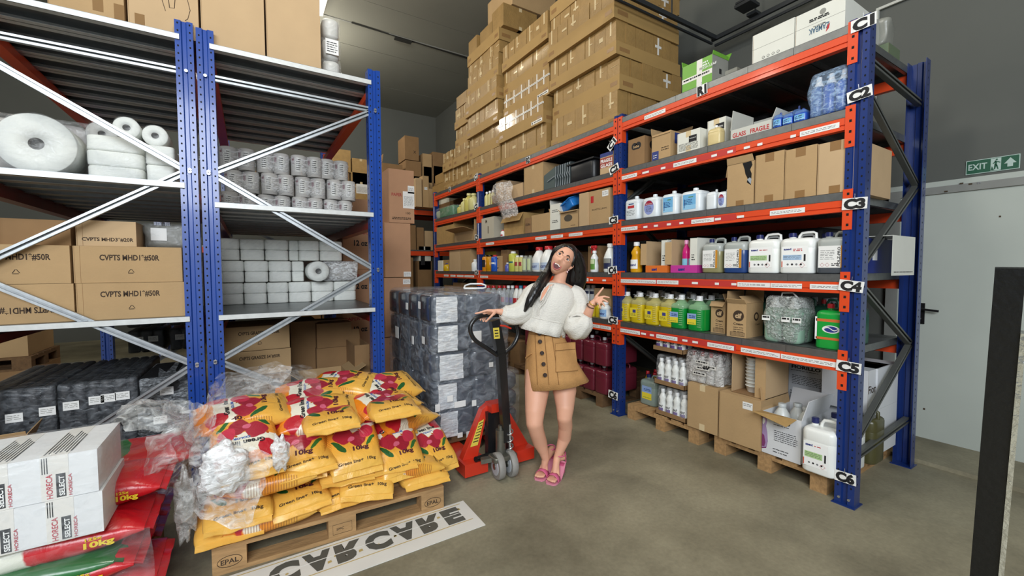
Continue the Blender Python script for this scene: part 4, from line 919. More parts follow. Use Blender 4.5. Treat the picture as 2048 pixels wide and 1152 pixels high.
for k, dy in enumerate((.03, -.035)): bottle('magenta bottle with pale blue label in the magenta display box, '+['left', 'right'][k]+' one', (loc[0]-.055, loc[1]+dy, z4+.005), .034, H*.95, MAG, mat('pink_cap', '#e39ac0', .3) if k == 0 else CAPW, mat('aqua_label', '#86c6e0', .5), (.02, .42), shape='ribbed', text=('asevi', ASEV) if k else None)
OLV = plastic('olive_liquid', '#8f8a62', .25); BLU = plastic('denim_liquid', '#27447c', .25); DKL = plastic('slate_liquid', '#4b5158', .3); SEE = plastic('grey_plastic', '#a9aeaa', .3); WJ = plastic('milk_plastic', '#eceeea', .3)
for i, (a, b, py, bd, lq, st, lab) in enumerate(((1401, 1441, 475, SEE, OLV, 'pro', 'olive liquid and orange edged label'), (1444, 1490, 471, SEE, BLU, 'pro', 'dark blue liquid and orange edged label'), (1492, 1554, 466, WJ, WJ, 'asevi_green', 'white body and pale green label block'), (1556, 1626, 462, WJ, WJ, 'asevi_blue', 'white body and pale blue label block'), (1629, 1700, 460, SEE, DKL, 'pro', 'slate grey liquid beside the corner post'))):
    loc, W = RP(a, b, z4, .015, .18); H = RH((a+b)/2, py, z4, .015); jerrycan('five litre jerrycan with '+lab, loc, W*.98, .18, H, bd, lq, CAPB, st, lab=(W*.74, H*.50, -W*.03, H*.14), group='five litre jerrycans on the fourth shelf')
# second row behind them, seen above the shoulders
for i, px in enumerate((1420, 1468, 1525, 1592, 1655)):
    loc, W = RP(px-22, px+22, z4, .24, .18); jerrycan('pale jerrycan in the second row of the fourth shelf, '+ORD[i]+' from the left', loc, .19, .18, .29, WJ if i in (2, 3) else SEE, None, CAPB, group='second row of jerrycans on the fourth shelf')
# blue carton with a white flap sticking out at the open end
o = thing('carton', 'blue carton with a white flap at the open end of the fourth shelf', 'carton', (3.86, 1.36, z4)); mb = MB(); BC = mat('blue_carton', '#1c2f7a', .5)
mb.box(-.28, .30, -.2, .2, 0, .24, BC); mb.box(-.20, -.12, -.201, -.2, .09, .16, WHITE); mb.build('body', o)
mb = MB(); a = bp(1785, 470, 'y', 1.04); b = bp(1826, 550, 'y', 1.04); q = Vector((3.86, 1.36, z4))
x0, x1, z0, z1 = a.x-q.x, b.x-q.x, b.z-q.z, a.z-q.z
mb.box(x0, x1, -.325, -.321, z0, z1, WBOX); mb.box(x0, x1, -.321, -.19, z1-.004, z1, WBOX); scribble(mb, x0+.03, x1-.03, z0+.02, -.325, INK, 1, .01, .006, 3); mb.build('flap', o)
# fourth level, second bay
loc, W = RP(1203, 1222, z4, .02, .12); H = RH(1212, 487, z4); bottle('white jug with dark printed label against the middle post', loc, W*.5, H, WJ, WJ, mat('ink_navy', '#232a4d', .5), (.12, .48), shape='jug', sx=1, lab2=mat('grey_print', '#8d8d86', .5))
def tri(mb, W, D, H):
    for z, s_ in ((.80, 1), (.25, -1)): mb.add([(W*(-.2), -D/2-.001, H*z), (W*.2, -D/2-.001, H*z), (0, -D/2-.001, H*(z+.08*s_))], [(0, 1, 2)], INK)
rcarton('brown carton with black triangle marks behind the spray bottle', 1176, 1200, 492, 3, .14, .25, m=CARD3, fn=tri)
def spray(label, loc, H, body, head, lab, lab2=None):
    o = bottle(label, loc, .045, H*.78, body, body, lab, (.12, .6), shape='shamp', name='spray_bottle', cat='spray bottle', lab2=lab2); mb = MB(); z = H*.76
    mb.rprism((0, 0, z), .035, .03, .03, .01, head, .005); mb.rprism((-.01, 0, z+.028), .085, .026, .035, .008, head, .008); mb.tube([(-.03, 0, z+.03), (-.05, 0, z), (-.045, 0, z-.025)], .005, head, 6); mb.cyl((-.05, 0, z+.045), (-.062, 0, z+.045), .009, CAPW, 8); mb.build('trigger', o); return o
loc, W = RP(1174, 1192, z4, .02, .09); spray('white spray bottle with red trigger and green picture label', loc, RH(1183, 489, z4), CAPW, CAPR, mat('grass_label', '#5f8f3c', .5), mat('pale_label', '#c9d6a8', .5))
for i, (a, b, py, ins) in enumerate(((1063, 1080, 494, .02), (1080, 1100, 492, .02), (1099, 1118, 492, .02), (1088, 1104, 497, .2))):
    loc, W = RP(a, b, z4, ins, .12); bottle('white handled jug with red cap behind the woman, '+['leftmost', 'second from left', 'partly behind her hair', 'in the rear row'][i], loc, W*.5, RH((a+b)/2, py, z4, ins), WJ, CAPR, mat('pale_blue_label', '#b9c8dc', .5), (.08, .36), shape='jug', handle=True, text=('OCET', ASEV))
loc, W = RP(1064, 1072, z4, .0, .05)
GPK = mat('grey_green_pack', '#8d9186', .5, var=.2, vscale=30)
for i, (a, b) in enumerate(((1042, 1050), (1051, 1059))): loc, W = RP(a, b, z4, .03, .1); bottle('grey printed can in film, '+['left', 'right'][i]+' of two beside the jugs', loc, W*.5, RH(1050, 511, z4), GPK, GPK, mat('pale_label', '#c9d6a8', .5), (.1, .8), shape='can', cat='can', name='can')
for i, (a, b, py, c) in enumerate(((1016, 1026, 503, '#c2c552'), (1026, 1033, 511, '#cfc87a'), (1034, 1041, 511, '#cfc87a'))): loc, W = RP(a, b, z4, .03, .1); bottle('yellow striped tube can, '+['tall one with teal bands', 'short one in the middle', 'short one on the right'][i], loc, W*.5, RH(a, py, z4), plastic('can'+c[1:], c, .3), CAPW, mat('wine_flash', '#a0413f', .5) if i else mat('teal_band', '#2f6a72', .5), (.42, .50) if i == 0 else (.35, .6), shape='can', cat='can', name='can')
rcarton('brown carton with a tall side behind the spray cans', 1002, 1015, 500, 3, .10, .2, m=CARD3)
rcarton('brown carton with a black triangle next to the blue spray can', 990, 1001, 512, 3, .06, .2, m=CARD, fn=tri)
rcarton('dark carton with a yellow lid behind the orange spray cans', 970, 992, 503, 3, .25, .2, m=CARD3, fn=lambda mb, W, D, H: mb.box(-W/2, W/2, -D/2-.001, -D/2, H*.8, H, mat('mustard', '#a08a2a', .5)))
loc, W = RP(1009, 1015, z4, .02, .06); bottle('small violet bottle at the foot of the cartons', loc, W*.5, .13, plastic('violet_plastic', '#5a62b0', .3), CAPW)
for i, (a, b, c, cc) in enumerate(((964, 971, '#d88a1c', BLACK), (972, 980, '#c78a12', BLACK), (982, 990, '#2457b8', CAPR))): loc, W = RP(a, b, z4, .02, .08); bottle(['orange spray can with black cap nearest the second post', 'amber spray can with black cap', 'blue spray can with red cap'][i], loc, W*.5, RH(a, 510, z4), plastic('spray'+c[1:], c, .25), cc, None if i == 1 else (INK if i == 0 else WHITE), (.25, .7) if i == 0 else (.45, .55), shape='can', cat='spray can', name='spray_can')
rcarton('plain carton in the far bay of the fourth shelf, left of two', 899, 920, 499, 3, .03, .3, m=CARD2, seam=False)
rcarton('plain carton in the far bay of the fourth shelf, right of two', 921, 941, 498, 3, .03, .3, m=CARD, seam=False)
rcarton('small box with white and blue print in the far bay', 876, 884, 521, 3, .03, .2, m=WBOX); rcarton('small box with yellow print in the far bay', 885, 898, 520, 3, .06, .2, m=CARD4)
loc, W = RP(943, 950, z4, .02, .08); bottle('white squeeze bottle left of the second post', loc, W*.5, .20, CAPW, CAPW)
loc, W = RP(888, 894, z4, .02, .08); bottle('small yellow and blue bottle in front of the far boxes', loc, W*.5, .15, plastic('spray_y', '#d8b020', .25), ASEV)
# ------------------------------------------------------------------ fifth level, near bay: five litre bottles
z5 = DK[4]
CLR_Y = mat('yellow_clear', '#d9d08a', .08, alpha=.55); CLR_G = mat('green_clear', '#9fd0a0', .08, alpha=.55); GLQ = plastic('green_liquid', '#128a35', .12); YL2 = plastic('lemon_liquid', '#cdb41a', .12)
def soap_proto(liq, clr, style, h=.30):
    root = thing('soap_bottle', 'x', 'bottle', (0, 0, 0), RZR); mb = MB(); w_ = .155
    mb.rprism((0, 0, 0), w_, w_, .185, .045, liq, .002, .015, mids=3); mb.rprism((0, 0, .185), w_, w_, .045, .045, clr, .03, .001, mids=1)
    mb.lathe([(.062, .218), (.035, .25), (.023, .262), (.021, .285)], (0, 0, 0), clr, 16)
    for k in range(9): mb.rprism((.042, -w_/2+.012, .035+k*.018), .036, .03, .009, .008, clr, .003, seg=2, mids=0)   # grip ribs
    mb.build('body', root); c = MB(); c.lathe([(.026, .272), (.027, .298), (.024, .301)], (0, 0, 0), CAPW, 16); c.lathe([(.028, .262), (.029, .27), (.027, .272)], (0, 0, 0), CAPW, 16); c.build('cap', root)
    hd = MB(); hd.tube([(-.035, -.02, .268), (-.05, -.035, .262), (0, -.05, .264), (.05, -.035, .262), (.035, -.02, .268)], .0035, CAPW, 5); hd.build('handle', root)
    lb = MB(); front_label(lb, -.022, .055, .085, .095, -w_/2-.0008, style); lb.build('label', root)
    return note_kids(root)
soap = {'y': soap_proto(YL2, CLR_Y, 'yellow'), 'g': soap_proto(GLQ, CLR_G, 'lagoon')}; soapu = set()
def put_soap(k, loc, label, group, sc=1):
    if k in soapu: o = copy_tree(soap[k])
    else: o = soap[k]; soapu.add(k)
    o.location = loc; o['label'] = label; o['group'] = group; o.scale = (sc, sc, sc)
fr = [('y', 1255), ('y', 1281), ('y', 1311), ('y', 1341), ('g', 1363), ('g', 1399)]
yc0 = [Yat(px, XR+.02, z5+.1) for _, px in fr]
for i, (k, px) in enumerate(fr):
    y = 2.93-.183*i if i < 4 else 2.93-.183*4-.19*(i-4)+.02
    y = Yat(px, XR+.10, z5+.12)
    put_soap(k, (XR+.10, y, z5), ('five litre bottle of yellow soap, front row, ' if k == 'y' else 'five litre bottle of green soap, front row, ')+['next to the middle post', 'second from the middle post', 'third from the middle post', 'beside the green ones', 'beside the yellow ones', 'beside the cif cartons'][i], 'five litre soap bottles', .99)
    for r_ in range(1, 4):
        put_soap(k, (XR+.10+.17*r_, y+(.0 if r_ % 2 else .01), z5), f'{"yellow" if k == "y" else "green"} soap bottle, {ORD[r_]} row from shelf edge, {ORD[i]} from middle post', 'rear soap bottles', .99)
DRKB = plastic('dark_bottle', '#20262c', .3)
for i in range(6):
    for j in range(2):
        bottle('dark bottle with grey cap at the back of the fifth shelf', (XR+.62+.12*j, 2.02-.135*i, z5), .05, .30, DRKB, mat('grey_cap', '#7a7d80', .4), group='dark capped bottles at the back of the fifth shelf')
def cif(mb, W, D, H):
    mb.cyl((W*.10, -D/2, H*.63), (W*.10, -D/2-.001, H*.63), W*.28, INKB, 24); mb.text('cif', (W*.10, -D/2-.001, H*.57), UX, UZ, H*.125, CARD2, wd=W*.34, bold=.06, align='c')
    mb.text('Cream', (W*.1, -D/2, H*.36), UX, UZ, H*.065, INKB, wd=W*.5, bold=.03, align='c'); scribble(mb, -W*.16, W*.36, H*.28, -D/2-.0006, INKB, 3, .016, .004, 2)
    mb.box(-W*.32, W*.42, -D/2-.0006, -D/2, H*.03, H*.15, INKB); mb.box(-W*.30, W*.40, -D/2-.0009, -D/2-.0003, H*.04, H*.14, CARD)
    for k in range(16): mb.box(-W*.28+k*W*.042, -W*.265+k*W*.042, -D/2-.0013, -D/2, H*.045, H*.135, INKB)
    mb.cyl((W/2, .02, H*.60), (W/2+.001, .02, H*.60), W*.22, INKB, 20); mb.cyl((W/2+.001, .02, H*.60), (W/2+.0015, .02, H*.60), W*.13, CARD, 20); mb.text('Cream', (W/2, .04, H*.34), UY, UZ, H*.06, INKB, wd=W*.4, align='c')
rcarton('open brown cif Cream carton, the left one behind', 1421, 1450, 603, 4, .10, .2, m=CARD, fn=cif, open_={'f': (140, .05), 'r': (-25, .07), 'b': (20, .08)}, inner=.7)
rcarton('open brown cif Cream carton, the right one at the shelf edge', 1453, 1492, 606, 4, .02, .24, m=CARD, fn=cif, open_={'f': (35, .04), 'l': (0, .09), 'b': (10, .1), 'r': (-50, .08)}, inner=.7)
loc, W = RP(1523, 1599, z5, .01, .24); o = thing('film_bundle', 'tall bundle of clear green bottles tied in crinkled film', 'bundle', loc, RZR); H = RH(1560, 588, z5)
for i in range(2):
    for j in range(2): mb = MB(); mb.rprism((-W/4+i*W/2, -.06+.12*j, 0), W*.46, .11, H*.72, .03, plastic('sage_liquid', '#8fae9b', .2), .03); mb.lathe([(.04, H*.72), (.02, H*.85), (.02, H*.92)], (-W/4+i*W/2, -.06+.12*j, 0), CAPW, 10); mb.build('bottle', o)
film_wrap(o, W*1.0, .25, H*.95, film('crinkled_film', '#dfe6e2', .6, scale=38, strength=1.5), wob=.025, r=.05)
for u in (-.36, .16, .44): mb = MB(); mb.cbox((W*u, -.135, H*.5), (W*.22, .002, .035), WHITE); scribble(mb, W*u-W*.09, W*u+W*.09, H*.5, -.137, INK, 1, .01, .012, 3); mb.build('sticker', o)
mb = MB(); mb.tube([(-.03, -.05, H*.93), (-.02, -.06, H*1.02), (.05, -.06, H*1.03), (.10, -.08, H*.9)], .006, WHITE, 5); mb.build('tie', o)
GCAN = plastic('green_can', '#159a3c', .28)
loc, W = RP(1627, 1694, z5, .03, .2); H = RH(1660, 607, z5, .03); o = jerrycan('bright green jerrycan with red cap and oval logo at the corner post', loc, W, .2, H, GCAN, None, CAPR, None, capx=-.2, handle=False)
mb = MB(); mb.box(-W*.40, W*.48, -.1015, -.1005, H*.22, H*.62, GCAN); mb.box(-W*.44, W*.48, -.1018, -.1008, H*.60, H*.66, mat('orange_band', '#cf6a35', .5)); mb.box(-W*.44, W*.48, -.1018, -.1008, H*.21, H*.26, mat('orange_band', '#cf6a35', .5))
for r1, m_, y_ in ((1.0, WHITE, -.102), (.8, ASEV, -.1026)): mb.add([(W*.02+W*.27*r1*math.cos(a)*(1 if r1 == 1 else .95), y_, H*.44+H*.085*r1*math.sin(a)) for a in [2*PI*k/20 for k in range(20)]], [tuple(range(20))], m_)
mb.add([(W*(.02-.2+.4*k/8), -.1032, H*(.44+.03*math.sin(k*.8))) for k in range(9)]+[(W*(.02-.2+.4*k/8), -.1032, H*(.46+.03*math.sin(k*.8))) for k in range(8, -1, -1)], [tuple(range(18))], WHITE)
mb.box(-W*.47, -W*.41, -.1018, -.1, H*.2, H*.7, WHITE); mb.build('label', o)
DGC = plastic('dark_green_can', '#2f5f4c', .3)
for i in range(5):
    y = 1.80-.145*i+.02; jerrycan('dark green handled jerrycan in the row behind, '+ORD[i]+' from the left', (XR+.42, y, z5), .135, .2, .31, DGC, None, CAPR if i > 1 else DGC, group='dark green jerrycans on the fifth shelf', capx=-.25)
# fifth level, second bay
rcarton('brown carton against the middle post on the fifth shelf', 1188, 1222, 577, 4, .12, .3, m=CARD)
loc, W = RP(1196, 1213, z5, .02, .1); bottle('white bottle with blue label in front of a brown carton', loc, W*.5, RH(1205, 604, z5), WJ, CAPW, mat('aqua_label2', '#8fb6e0', .5), (.12, .55), text=('Baby', ASEV), shape='shamp')
for i, (a, b) in enumerate(((1176, 1185), (1186, 1195))): loc, W = RP(a, b, z5, .05, .1); bottle('small yellow bottle on the fifth shelf, '+['left', 'right'][i]+' of two', loc, W*.5, .16, YLQ, CAPW)
for i, (a, b) in enumerate(((1166, 1175), (1176, 1185))): loc, W = RP(a, b, z5, .2, .1); bottle('white bottle with blue band behind her raised arm, '+['left', 'right'][i]+' one', (loc[0], loc[1], z5), W*.6, .34, WJ, WJ, mat('ink_navy', '#232a4d', .5), (.7, .8), shape='can')
cl = mat('clear_bottle', '#c3cdd2', .1, alpha=.6)
for i, (a, b, c_, cp) in enumerate(((1008, 1015, cl, CAPW), (1016, 1023, cl, CAPW), (1024, 1032, WJ, CAPR), (1032, 1040, WJ, mat('teal_cap', '#2c7a9c', .3)), (1040, 1049, WJ, CAPR), (1050, 1060, WJ, CAPR), (1000, 1007, cl, CAPR), (990, 998, cl, CAPR), (978, 986, cl, CAPR), (968, 976, cl, CAPR))):
    loc, W = RP(a, b, z5, .03, .1); bottle('bottle on the fifth shelf between wrapped load and woman, '+ORD[(i+4) if i < 6 else 9-i]+' from the left', loc, W*.52, RH(a, 571, z5), c_, cp, mat('lilac_label', '#8b86b4', .5) if i < 2 else REDINK, (.15, .4), shape='jug' if i > 1 else 'round', handle=i in (2, 4, 5))
for i in range(7): carton('dark carton on the far fifth shelf, '+ORD[i]+' along', (XR+.3, 5.1+.42*i, z5), .38, .4, .22+.03*(i % 3), m=CARD3)
# packs added at the back to darken the near gaps, cartons farther along
GAPSHADE = mat('gap_shade_black', '#17181a', .7)
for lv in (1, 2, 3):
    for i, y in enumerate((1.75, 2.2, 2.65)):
        o = thing('black_pack', f'added black pack darkening the {["", "second", "third", "fourth"][lv]} shelf by the wall, {ORD[i]} from corner', 'black pack', (XR+.86+.0*lv, y, DK[lv]), RZR); mb = MB(); mb.rprism((0, 0, 0), .44, .40, .36, .04, GAPSHADE, .03, wob=.01); mb.build('body', o)
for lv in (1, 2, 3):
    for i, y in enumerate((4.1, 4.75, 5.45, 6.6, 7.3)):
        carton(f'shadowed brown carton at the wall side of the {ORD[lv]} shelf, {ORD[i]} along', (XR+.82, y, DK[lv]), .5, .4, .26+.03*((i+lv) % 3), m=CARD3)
# ================================================================== pallets and floor goods under the right shelving
def pallet(label, x, y, rz=0, z=0, wood=WOOD, marks=True, L=1.2, W=.8, group=None, empty=False):
    root = thing('wooden_pallet', label, 'pallet', (x, y, z), rz, group)
    def bd(name, *a):
        mb = MB(); mb.box(*a, wood); mb.build(name, root)
    ys = [-W/2+.072, -W/4+.03, 0, W/4-.03, W/2-.072]
    for i, yy in enumerate(ys): w_ = .0725 if i in (0, 2, 4) else .05; bd('top_board', -L/2, L/2, yy-w_, yy+w_, .122, .144)
    for xx in (-L/2+.0725, 0, L/2-.0725): bd('cross_board', xx-.0725, xx+.0725, -W/2, W/2, .100, .122)
    for yy in (-W/2+.05, 0, W/2-.05): bd('bottom_board', -L/2, L/2, yy-.05, yy+.05, 0, .022)
    for i, xx in enumerate((-L/2+.0725, 0, L/2-.0725)):
        for yy in (-W/2+.05, 0, W/2-.05):
            mb = MB(); mb.box(xx-.0725, xx+.0725, yy-.05, yy+.05, .022, .100, wood)
            if marks and yy < -.1:
                if i != 1:
                    mb.text('EPAL', (xx, yy-.05, .048), UX, UZ, .024, INKB, wd=.075, bold=.02, align='c', lift=.001)
                    mb.tube([(xx+.052*math.cos(a), yy-.0512, .060+.028*math.sin(a)) for a in [2*PI*k/20 for k in range(20)]], .0014, INKB, 4, closed=True)
                else:
                    mb.tube([(xx-.05, yy-.051, .035), (xx+.05, yy-.051, .035), (xx+.05, yy-.051, .09), (xx-.05, yy-.051, .09)], .001, INKB, 4, closed=True); mb.text('IPPC', (xx-.03, yy-.05, .055), UX, UZ, .014, INKB, lift=.001)
            mb.build('block', root)
    return root
pallet('wooden pallet under the near bay of tall shelving, beside the corner post', 3.22+.6, 1.62, 0, marks=False)
pallet('wooden pallet under the near bay of tall shelving, beside the middle post', 3.22+.6, 2.56, 0, marks=False)
pallet('dark wooden pallet under red canisters behind the woman', 3.22+.6, 3.72, 0, wood=WOODD, marks=False)
pallet('dark wooden pallet under the middle bay, farther from the post', 3.22+.6, 4.72, 0, wood=WOODD, marks=False)
for k in range(3): pallet(f'empty wooden pallet in the pile behind the wrapped load, {["bottom", "middle", "top"][k]} one', 2.95, 5.75, 0, z=.146*k, wood=WOODD, marks=False)
zp = .146
def FP(p0, p1, inset, depth, z=zp): return RP(p0, p1, z, inset, depth)
SLAB = mat('sage_jerry', '#86958d', .25)
loc, W = FP(1278, 1309, .16, .2); jerrycan('grey five litre jerrycan with blue lettered label on the near pallet', loc, W*1.05, .2, RH(1294, 752, zp, .16), SLAB, None, CAPB, 'lagoon', lab=(W*.6, .13, 0, .06)); 
for k in range(2): jerrycan('grey jerrycan behind the labelled one near the middle post, '+['left', 'right'][k], (loc[0]+.3, loc[1]-.02-.2*k, zp), .19, .2, .30, SLAB, None, CAPB)
OIL = plastic('oil_yellow', '#b99a1c', .15)
for i in range(4):
    for j in range(2): bottle('yellow bottle with red cap by the middle post, '+ORD[i]+' row back, '+['left', 'right'][j]+' one', (3.50+.12*i, 2.955-.09*j-.01, zp+.0), .038, .30, OIL, CAPR, shape='ribbed', group='yellow bottles with red caps behind the grey jerrycan')
# trays of white bottles
VIO = mat('violet_label', '#6a568f', .5)
def wb_proto():
    r = bottle('x', (0, 0, 0), .036, .235, WJ, CAPW, LW, (.10, .42), shape='shamp', lab2=None); lb = MB(); arc(lb, .0372, .035, .062, FA+.2, FB-.2, VIO); f_ = lambda p: Vector((.0374*math.cos(-PI/2+p.x/.036), .0374*math.sin(-PI/2+p.x/.036), p.z)); lb.text('MAF', (0, 0, .068), UX, UZ, .02, INK, wd=.045, bold=.04, align='c', fn=f_); lb.build('label', r); return note_kids(r)
wbp = wb_proto(); first = [True]
def put_wb(loc, label, group=None):
    o = wbp if first[0] else copy_tree(wbp); first[0] = False
    o.location = loc; o['label'] = label; o['group'] = group or 'white violet-labelled bottles in cardboard trays'
tl, tw = FP(1309, 1368, .02, .30)
tray_z = [zp, zp+.285, zp+.60]
for t in range(3):
    cx, cy = tl[0]+.02, tl[1]+.02*t; wt = tw*1.02
    o = thing('cardboard_tray', 'brown cardboard tray of white bottles on the near pallet, '+['bottom', 'middle', 'top'][t]+' one', 'tray', (cx, cy, tray_z[t]), RZR)
    mb = MB(); h = .045; D = .30; mb.box(-wt/2, wt/2, -D/2, D/2, 0, .006, CARD3)
    for a in ((-wt/2, wt/2, -D/2, -D/2+.004), (-wt/2, wt/2, D/2-.004, D/2), (-wt/2, -wt/2+.004, -D/2, D/2), (wt/2-.004, wt/2, -D/2, D/2)): mb.box(*a, 0, h, CARD3)
    mb.build('body', o)
    n = 4
    for i in range(n):
        for j in range(3):
            put_wb((cx-D/2+.045+.088*j, cy+wt/2-.045-(wt-.09)*i/(n-1), tray_z[t]+.007), 'white violet-labelled bottle, '+['bottom', 'middle', 'top'][t]+' tray, '+ORD[j]+' row, '+ORD[i]+' from left')
    if t < 2: film_wrap(o, wt*.98, D*.98, .27, c=(0, 0, .01), m=FILM, wob=.008)
rcarton('plain brown carton under the film wrapped bottle bundle', 1374, 1435, 771, zp, .02, .42, m=CARD, tape2=True)
bl, bw = FP(1368, 1438, .04, .3, z=.60); topz = zp+RH(1405, 771, zp)
o = thing('film_bundle', 'bundle of white bottles with red caps wrapped in taped film', 'bundle', (bl[0], bl[1], topz+.002), RZR)
for i in range(4):
    for j in range(2):
        mb = MB(); mb.lathe([(.036, 0), (.037, .14), (.02, .2), (.014, .23)], (-.12+.08*i, -.07+.12*j, 0), WJ, 10); mb.build('bottle', o); mb = MB(); mb.cyl((-.12+.08*i, -.07+.12*j, .225), (-.12+.08*i, -.07+.12*j, .26), .016, CAPR if i < 3 else CAPW, 8); mb.build('cap', o)
film_wrap(o, bw*1.02, .3, .275, film('bundle_film', '#e9e4e2', .5, scale=30, strength=1.4), wob=.02, r=.04)
for (u, z) in ((.05, .19), (.08, .14), (.25, .16), (-.02, .09)): mb = MB(); mb.cbox((bw*u, -.163, z), (.12, .002, .028), XTAPE); scribble(mb, bw*u-.05, bw*u+.05, z-.004, -.165, INK, 1, .01, .012, int(z*100)); mb.build('tape_strip', o)
st = ('f', .70, .84, .075, .055)
rcarton('brown carton with a small white sticker standing at the shelf front', 1437, 1520, 792, zp, .01, .36, m=CARD, sticker=st)
l2, w2 = RP(1462, 1530, .62, .06, .3); z_ = zp+RH(1480, 792, zp, .01)+.002
root = carton('open brown carton showing a stack of white tubs', (XR+.06+.18, l2[1], z_), w2, .34, .31, m=CARD2, open_={'l': (170, .05), 'b': (5, .06)}, inner=.02)
for ch in list(root.children):
    if ch.name.startswith('body'): bpy.data.objects.remove(ch)
mb = MB(); t = .004; W, D, H = w2, .34, .31
mb.box(-W/2, W/2, D/2-t, D/2, 0, H, CARDIN); mb.box(-W/2, -W/2+t, -D/2, D/2, 0, H, CARD2); mb.box(W/2-t, W/2, -D/2, D/2, 0, H, CARD2); mb.box(-W/2, W/2, -D/2, D/2, 0, t, CARD3); mb.box(-W/2, W*.0, -D/2, D/2, H-t, H, CARD); mb.box(W*.2, W/2, -D/2-.003, -D/2, 0, H, CARD); mb.build('body', root)
for k in range(9):
    o = thing('tub', f'white plastic tub in the nested stack inside the open carton, {ORD[k]} from the bottom', 'tub', (XR+.20, l2[1]+.02, z_+.006+.028*k), 0, 'nested white tubs'); mb = MB(); mb.lathe([(.05, 0), (.062, .045), (.066, .046), (.066, .05), (.058, .05)], (0, 0, 0), WJ, 20); mb.build('body', o)
# carton of white flasks printed Fiorillo
PUR = mat('purple_print', '#7d3a6b', .5); LIL = mat('lilac_print', '#a58ab4', .5)
def fio(mb, W, D, H):
    mb.text('FIORILLO', (W*.02, -D/2, H*.80), UX, UZ, H*.085, INK, wd=W*.42, bold=.04, align='c'); scribble(mb, -W*.2, W*.2, H*.74, -D/2-.0006, INK, 1, .01, .004, 1)
    scribble(mb, -W*.18, W*.42, H*.60, -D/2-.0006, INK, 6, H*.045, .004, 2); scribble(mb, -W*.2, W*.2, H*.16, -D/2-.0006, INK, 2, .02, .005, 3)
    out = [(-.50, .92), (-.42, .90), (-.37, .78), (-.40, .66), (-.36, .5), (-.34, .3), (-.38, .12), (-.5, .08)]
    mb.add([(W*u, -D/2-.0008, H*v) for u, v in out], [tuple(range(8))], PUR); mb.add([(W*(u*.97-.012), -D/2-.0014, H*(v*.92+.04)) for u, v in out], [tuple(range(8))], LIL)
    mb.add([(W*u, -D/2-.002, H*v) for u, v in ((-.5, .45), (-.44, .42), (-.40, .25), (-.43, .15), (-.5, .14))], [(0, 1, 2, 3, 4)], PUR); mb.add([(W*u, -D/2-.002, H*v) for u, v in ((-.49, .82), (-.44, .84), (-.42, .76), (-.46, .68), (-.49, .7))], [(0, 1, 2, 3, 4)], WBOX)
WB2 = mat('fiorillo_carton', '#d6d8db', .6)
fl, fw_ = FP(1522, 1599, .02, .42)
Hf = RH(1540, 826, zp, .02)
fr_ = carton('open white Fiorillo carton with purple print and brown inner flaps', fl, fw_, .40, Hf, m=WB2, fn=fio, open_={'r': (15, .15), 'b': (15, .12)}, inner=.55)
f1 = MB(); W, D = fw_, .40; f1.plate((-W/2, -D/2, Hf), (W/2-.03, -D/2, Hf), (W/2-.05, -D/2-.10, Hf-.035), (-W/2-.02, -D/2-.10, Hf+.01), .004, CARD4); f1.build('flap', fr_)
f1 = MB(); f1.plate((-W/2, D/2, Hf), (-W/2, -D/2, Hf), (-W/2-.03, -D/2+.02, Hf+.16), (-W/2-.03, D/2, Hf+.18), .004, CARD); f1.build('flap', fr_)
for i, (dx, dy) in enumerate(((-.05, -.02), (.05, .03), (0, .12))):
    bottle('pale flask neck standing in the open Fiorillo carton, '+['left', 'middle', 'right'][i]+' one', (fl[0]+dx-.03, fl[1]-dy*.6-.03*i+.04, zp+Hf*.56), .055, Hf*.62, mat('frosted', '#c9cdcb', .3), mat('frosted_cap', '#b9bfc0', .4), shape='jug')
loc, W = FP(1600, 1668, -.03, .2); Hj = RH(1634, 842, zp, -.03)
jerrycan('white jerrycan with pale green label at the foot of the corner post', loc, W, .2, Hj, WJ, None, CAPB, 'asevi_green', lab=(W*.72, Hj*.46, -W*.05, Hj*.12), handle=True)
loc2 = (loc[0]+.22, loc[1]-.03, zp); jerrycan('white jerrycan right behind the one at the post foot', loc2, W, .2, Hj, WJ, None, CAPB)
jerrycan('dark olive jerrycan with black cap behind the white ones', (loc[0]+.46, loc[1]-.06, zp), W, .2, Hj*1.05, plastic('dark_olive', '#4d4a2c', .3), None, CAPG)
def wax(mb, W, D, H): mb.text('WAX', (-W*.25, -D/2, H*.7), UX, UZ, H*.12, INK, align='c'); mb.add([(W*u, -D/2-.0008, H*v) for u, v in ((-.5, .7), (-.42, .66), (-.38, .4), (-.42, .15), (-.5, .1))], [(0, 1, 2, 3, 4)], PUR); scribble(mb, -W*.1, W*.4, H*.5, -D/2-.0006, INK, 3, .03, .006, 3)
for i, (x, y, z, w_, h) in enumerate(((4.0, 1.62, zp, .5, .3), (4.0, 1.62, zp+.302, .5, .3), (4.0, 1.28, zp, .26, .34), (4.0, 1.28, zp+.342, .26, .3))):
    c_ = carton('white printed carton deep under the near shelf, '+['lower left', 'upper left', 'lower right', 'upper right'][i]+' of four', (x, y, z), w_, .4, h, m=WB2, fn=fio if i in (1, 3) else wax)
carton('white carton with arrows and script seen through the open end frame', (3.86, 1.30, zp+.0), .30, .28, .34, rz=0, m=WB2, prints=[('f', 'Fiorillo', .3, .6, .05)])
carton('upper white carton with arrows seen through the open end frame', (3.86, 1.30, zp+.342), .40, .28, .30, rz=0, m=WB2, prints=[('f', 'Fiorillo', .30, .45, .055), ('f', '11', .86, .72, .04)])
for i in range(3): carton('brown carton in shade against the wall under the near shelf, '+ORD[i], (4.05, 2.2+.28*i, zp), .27, .3, .62, m=CARD3)
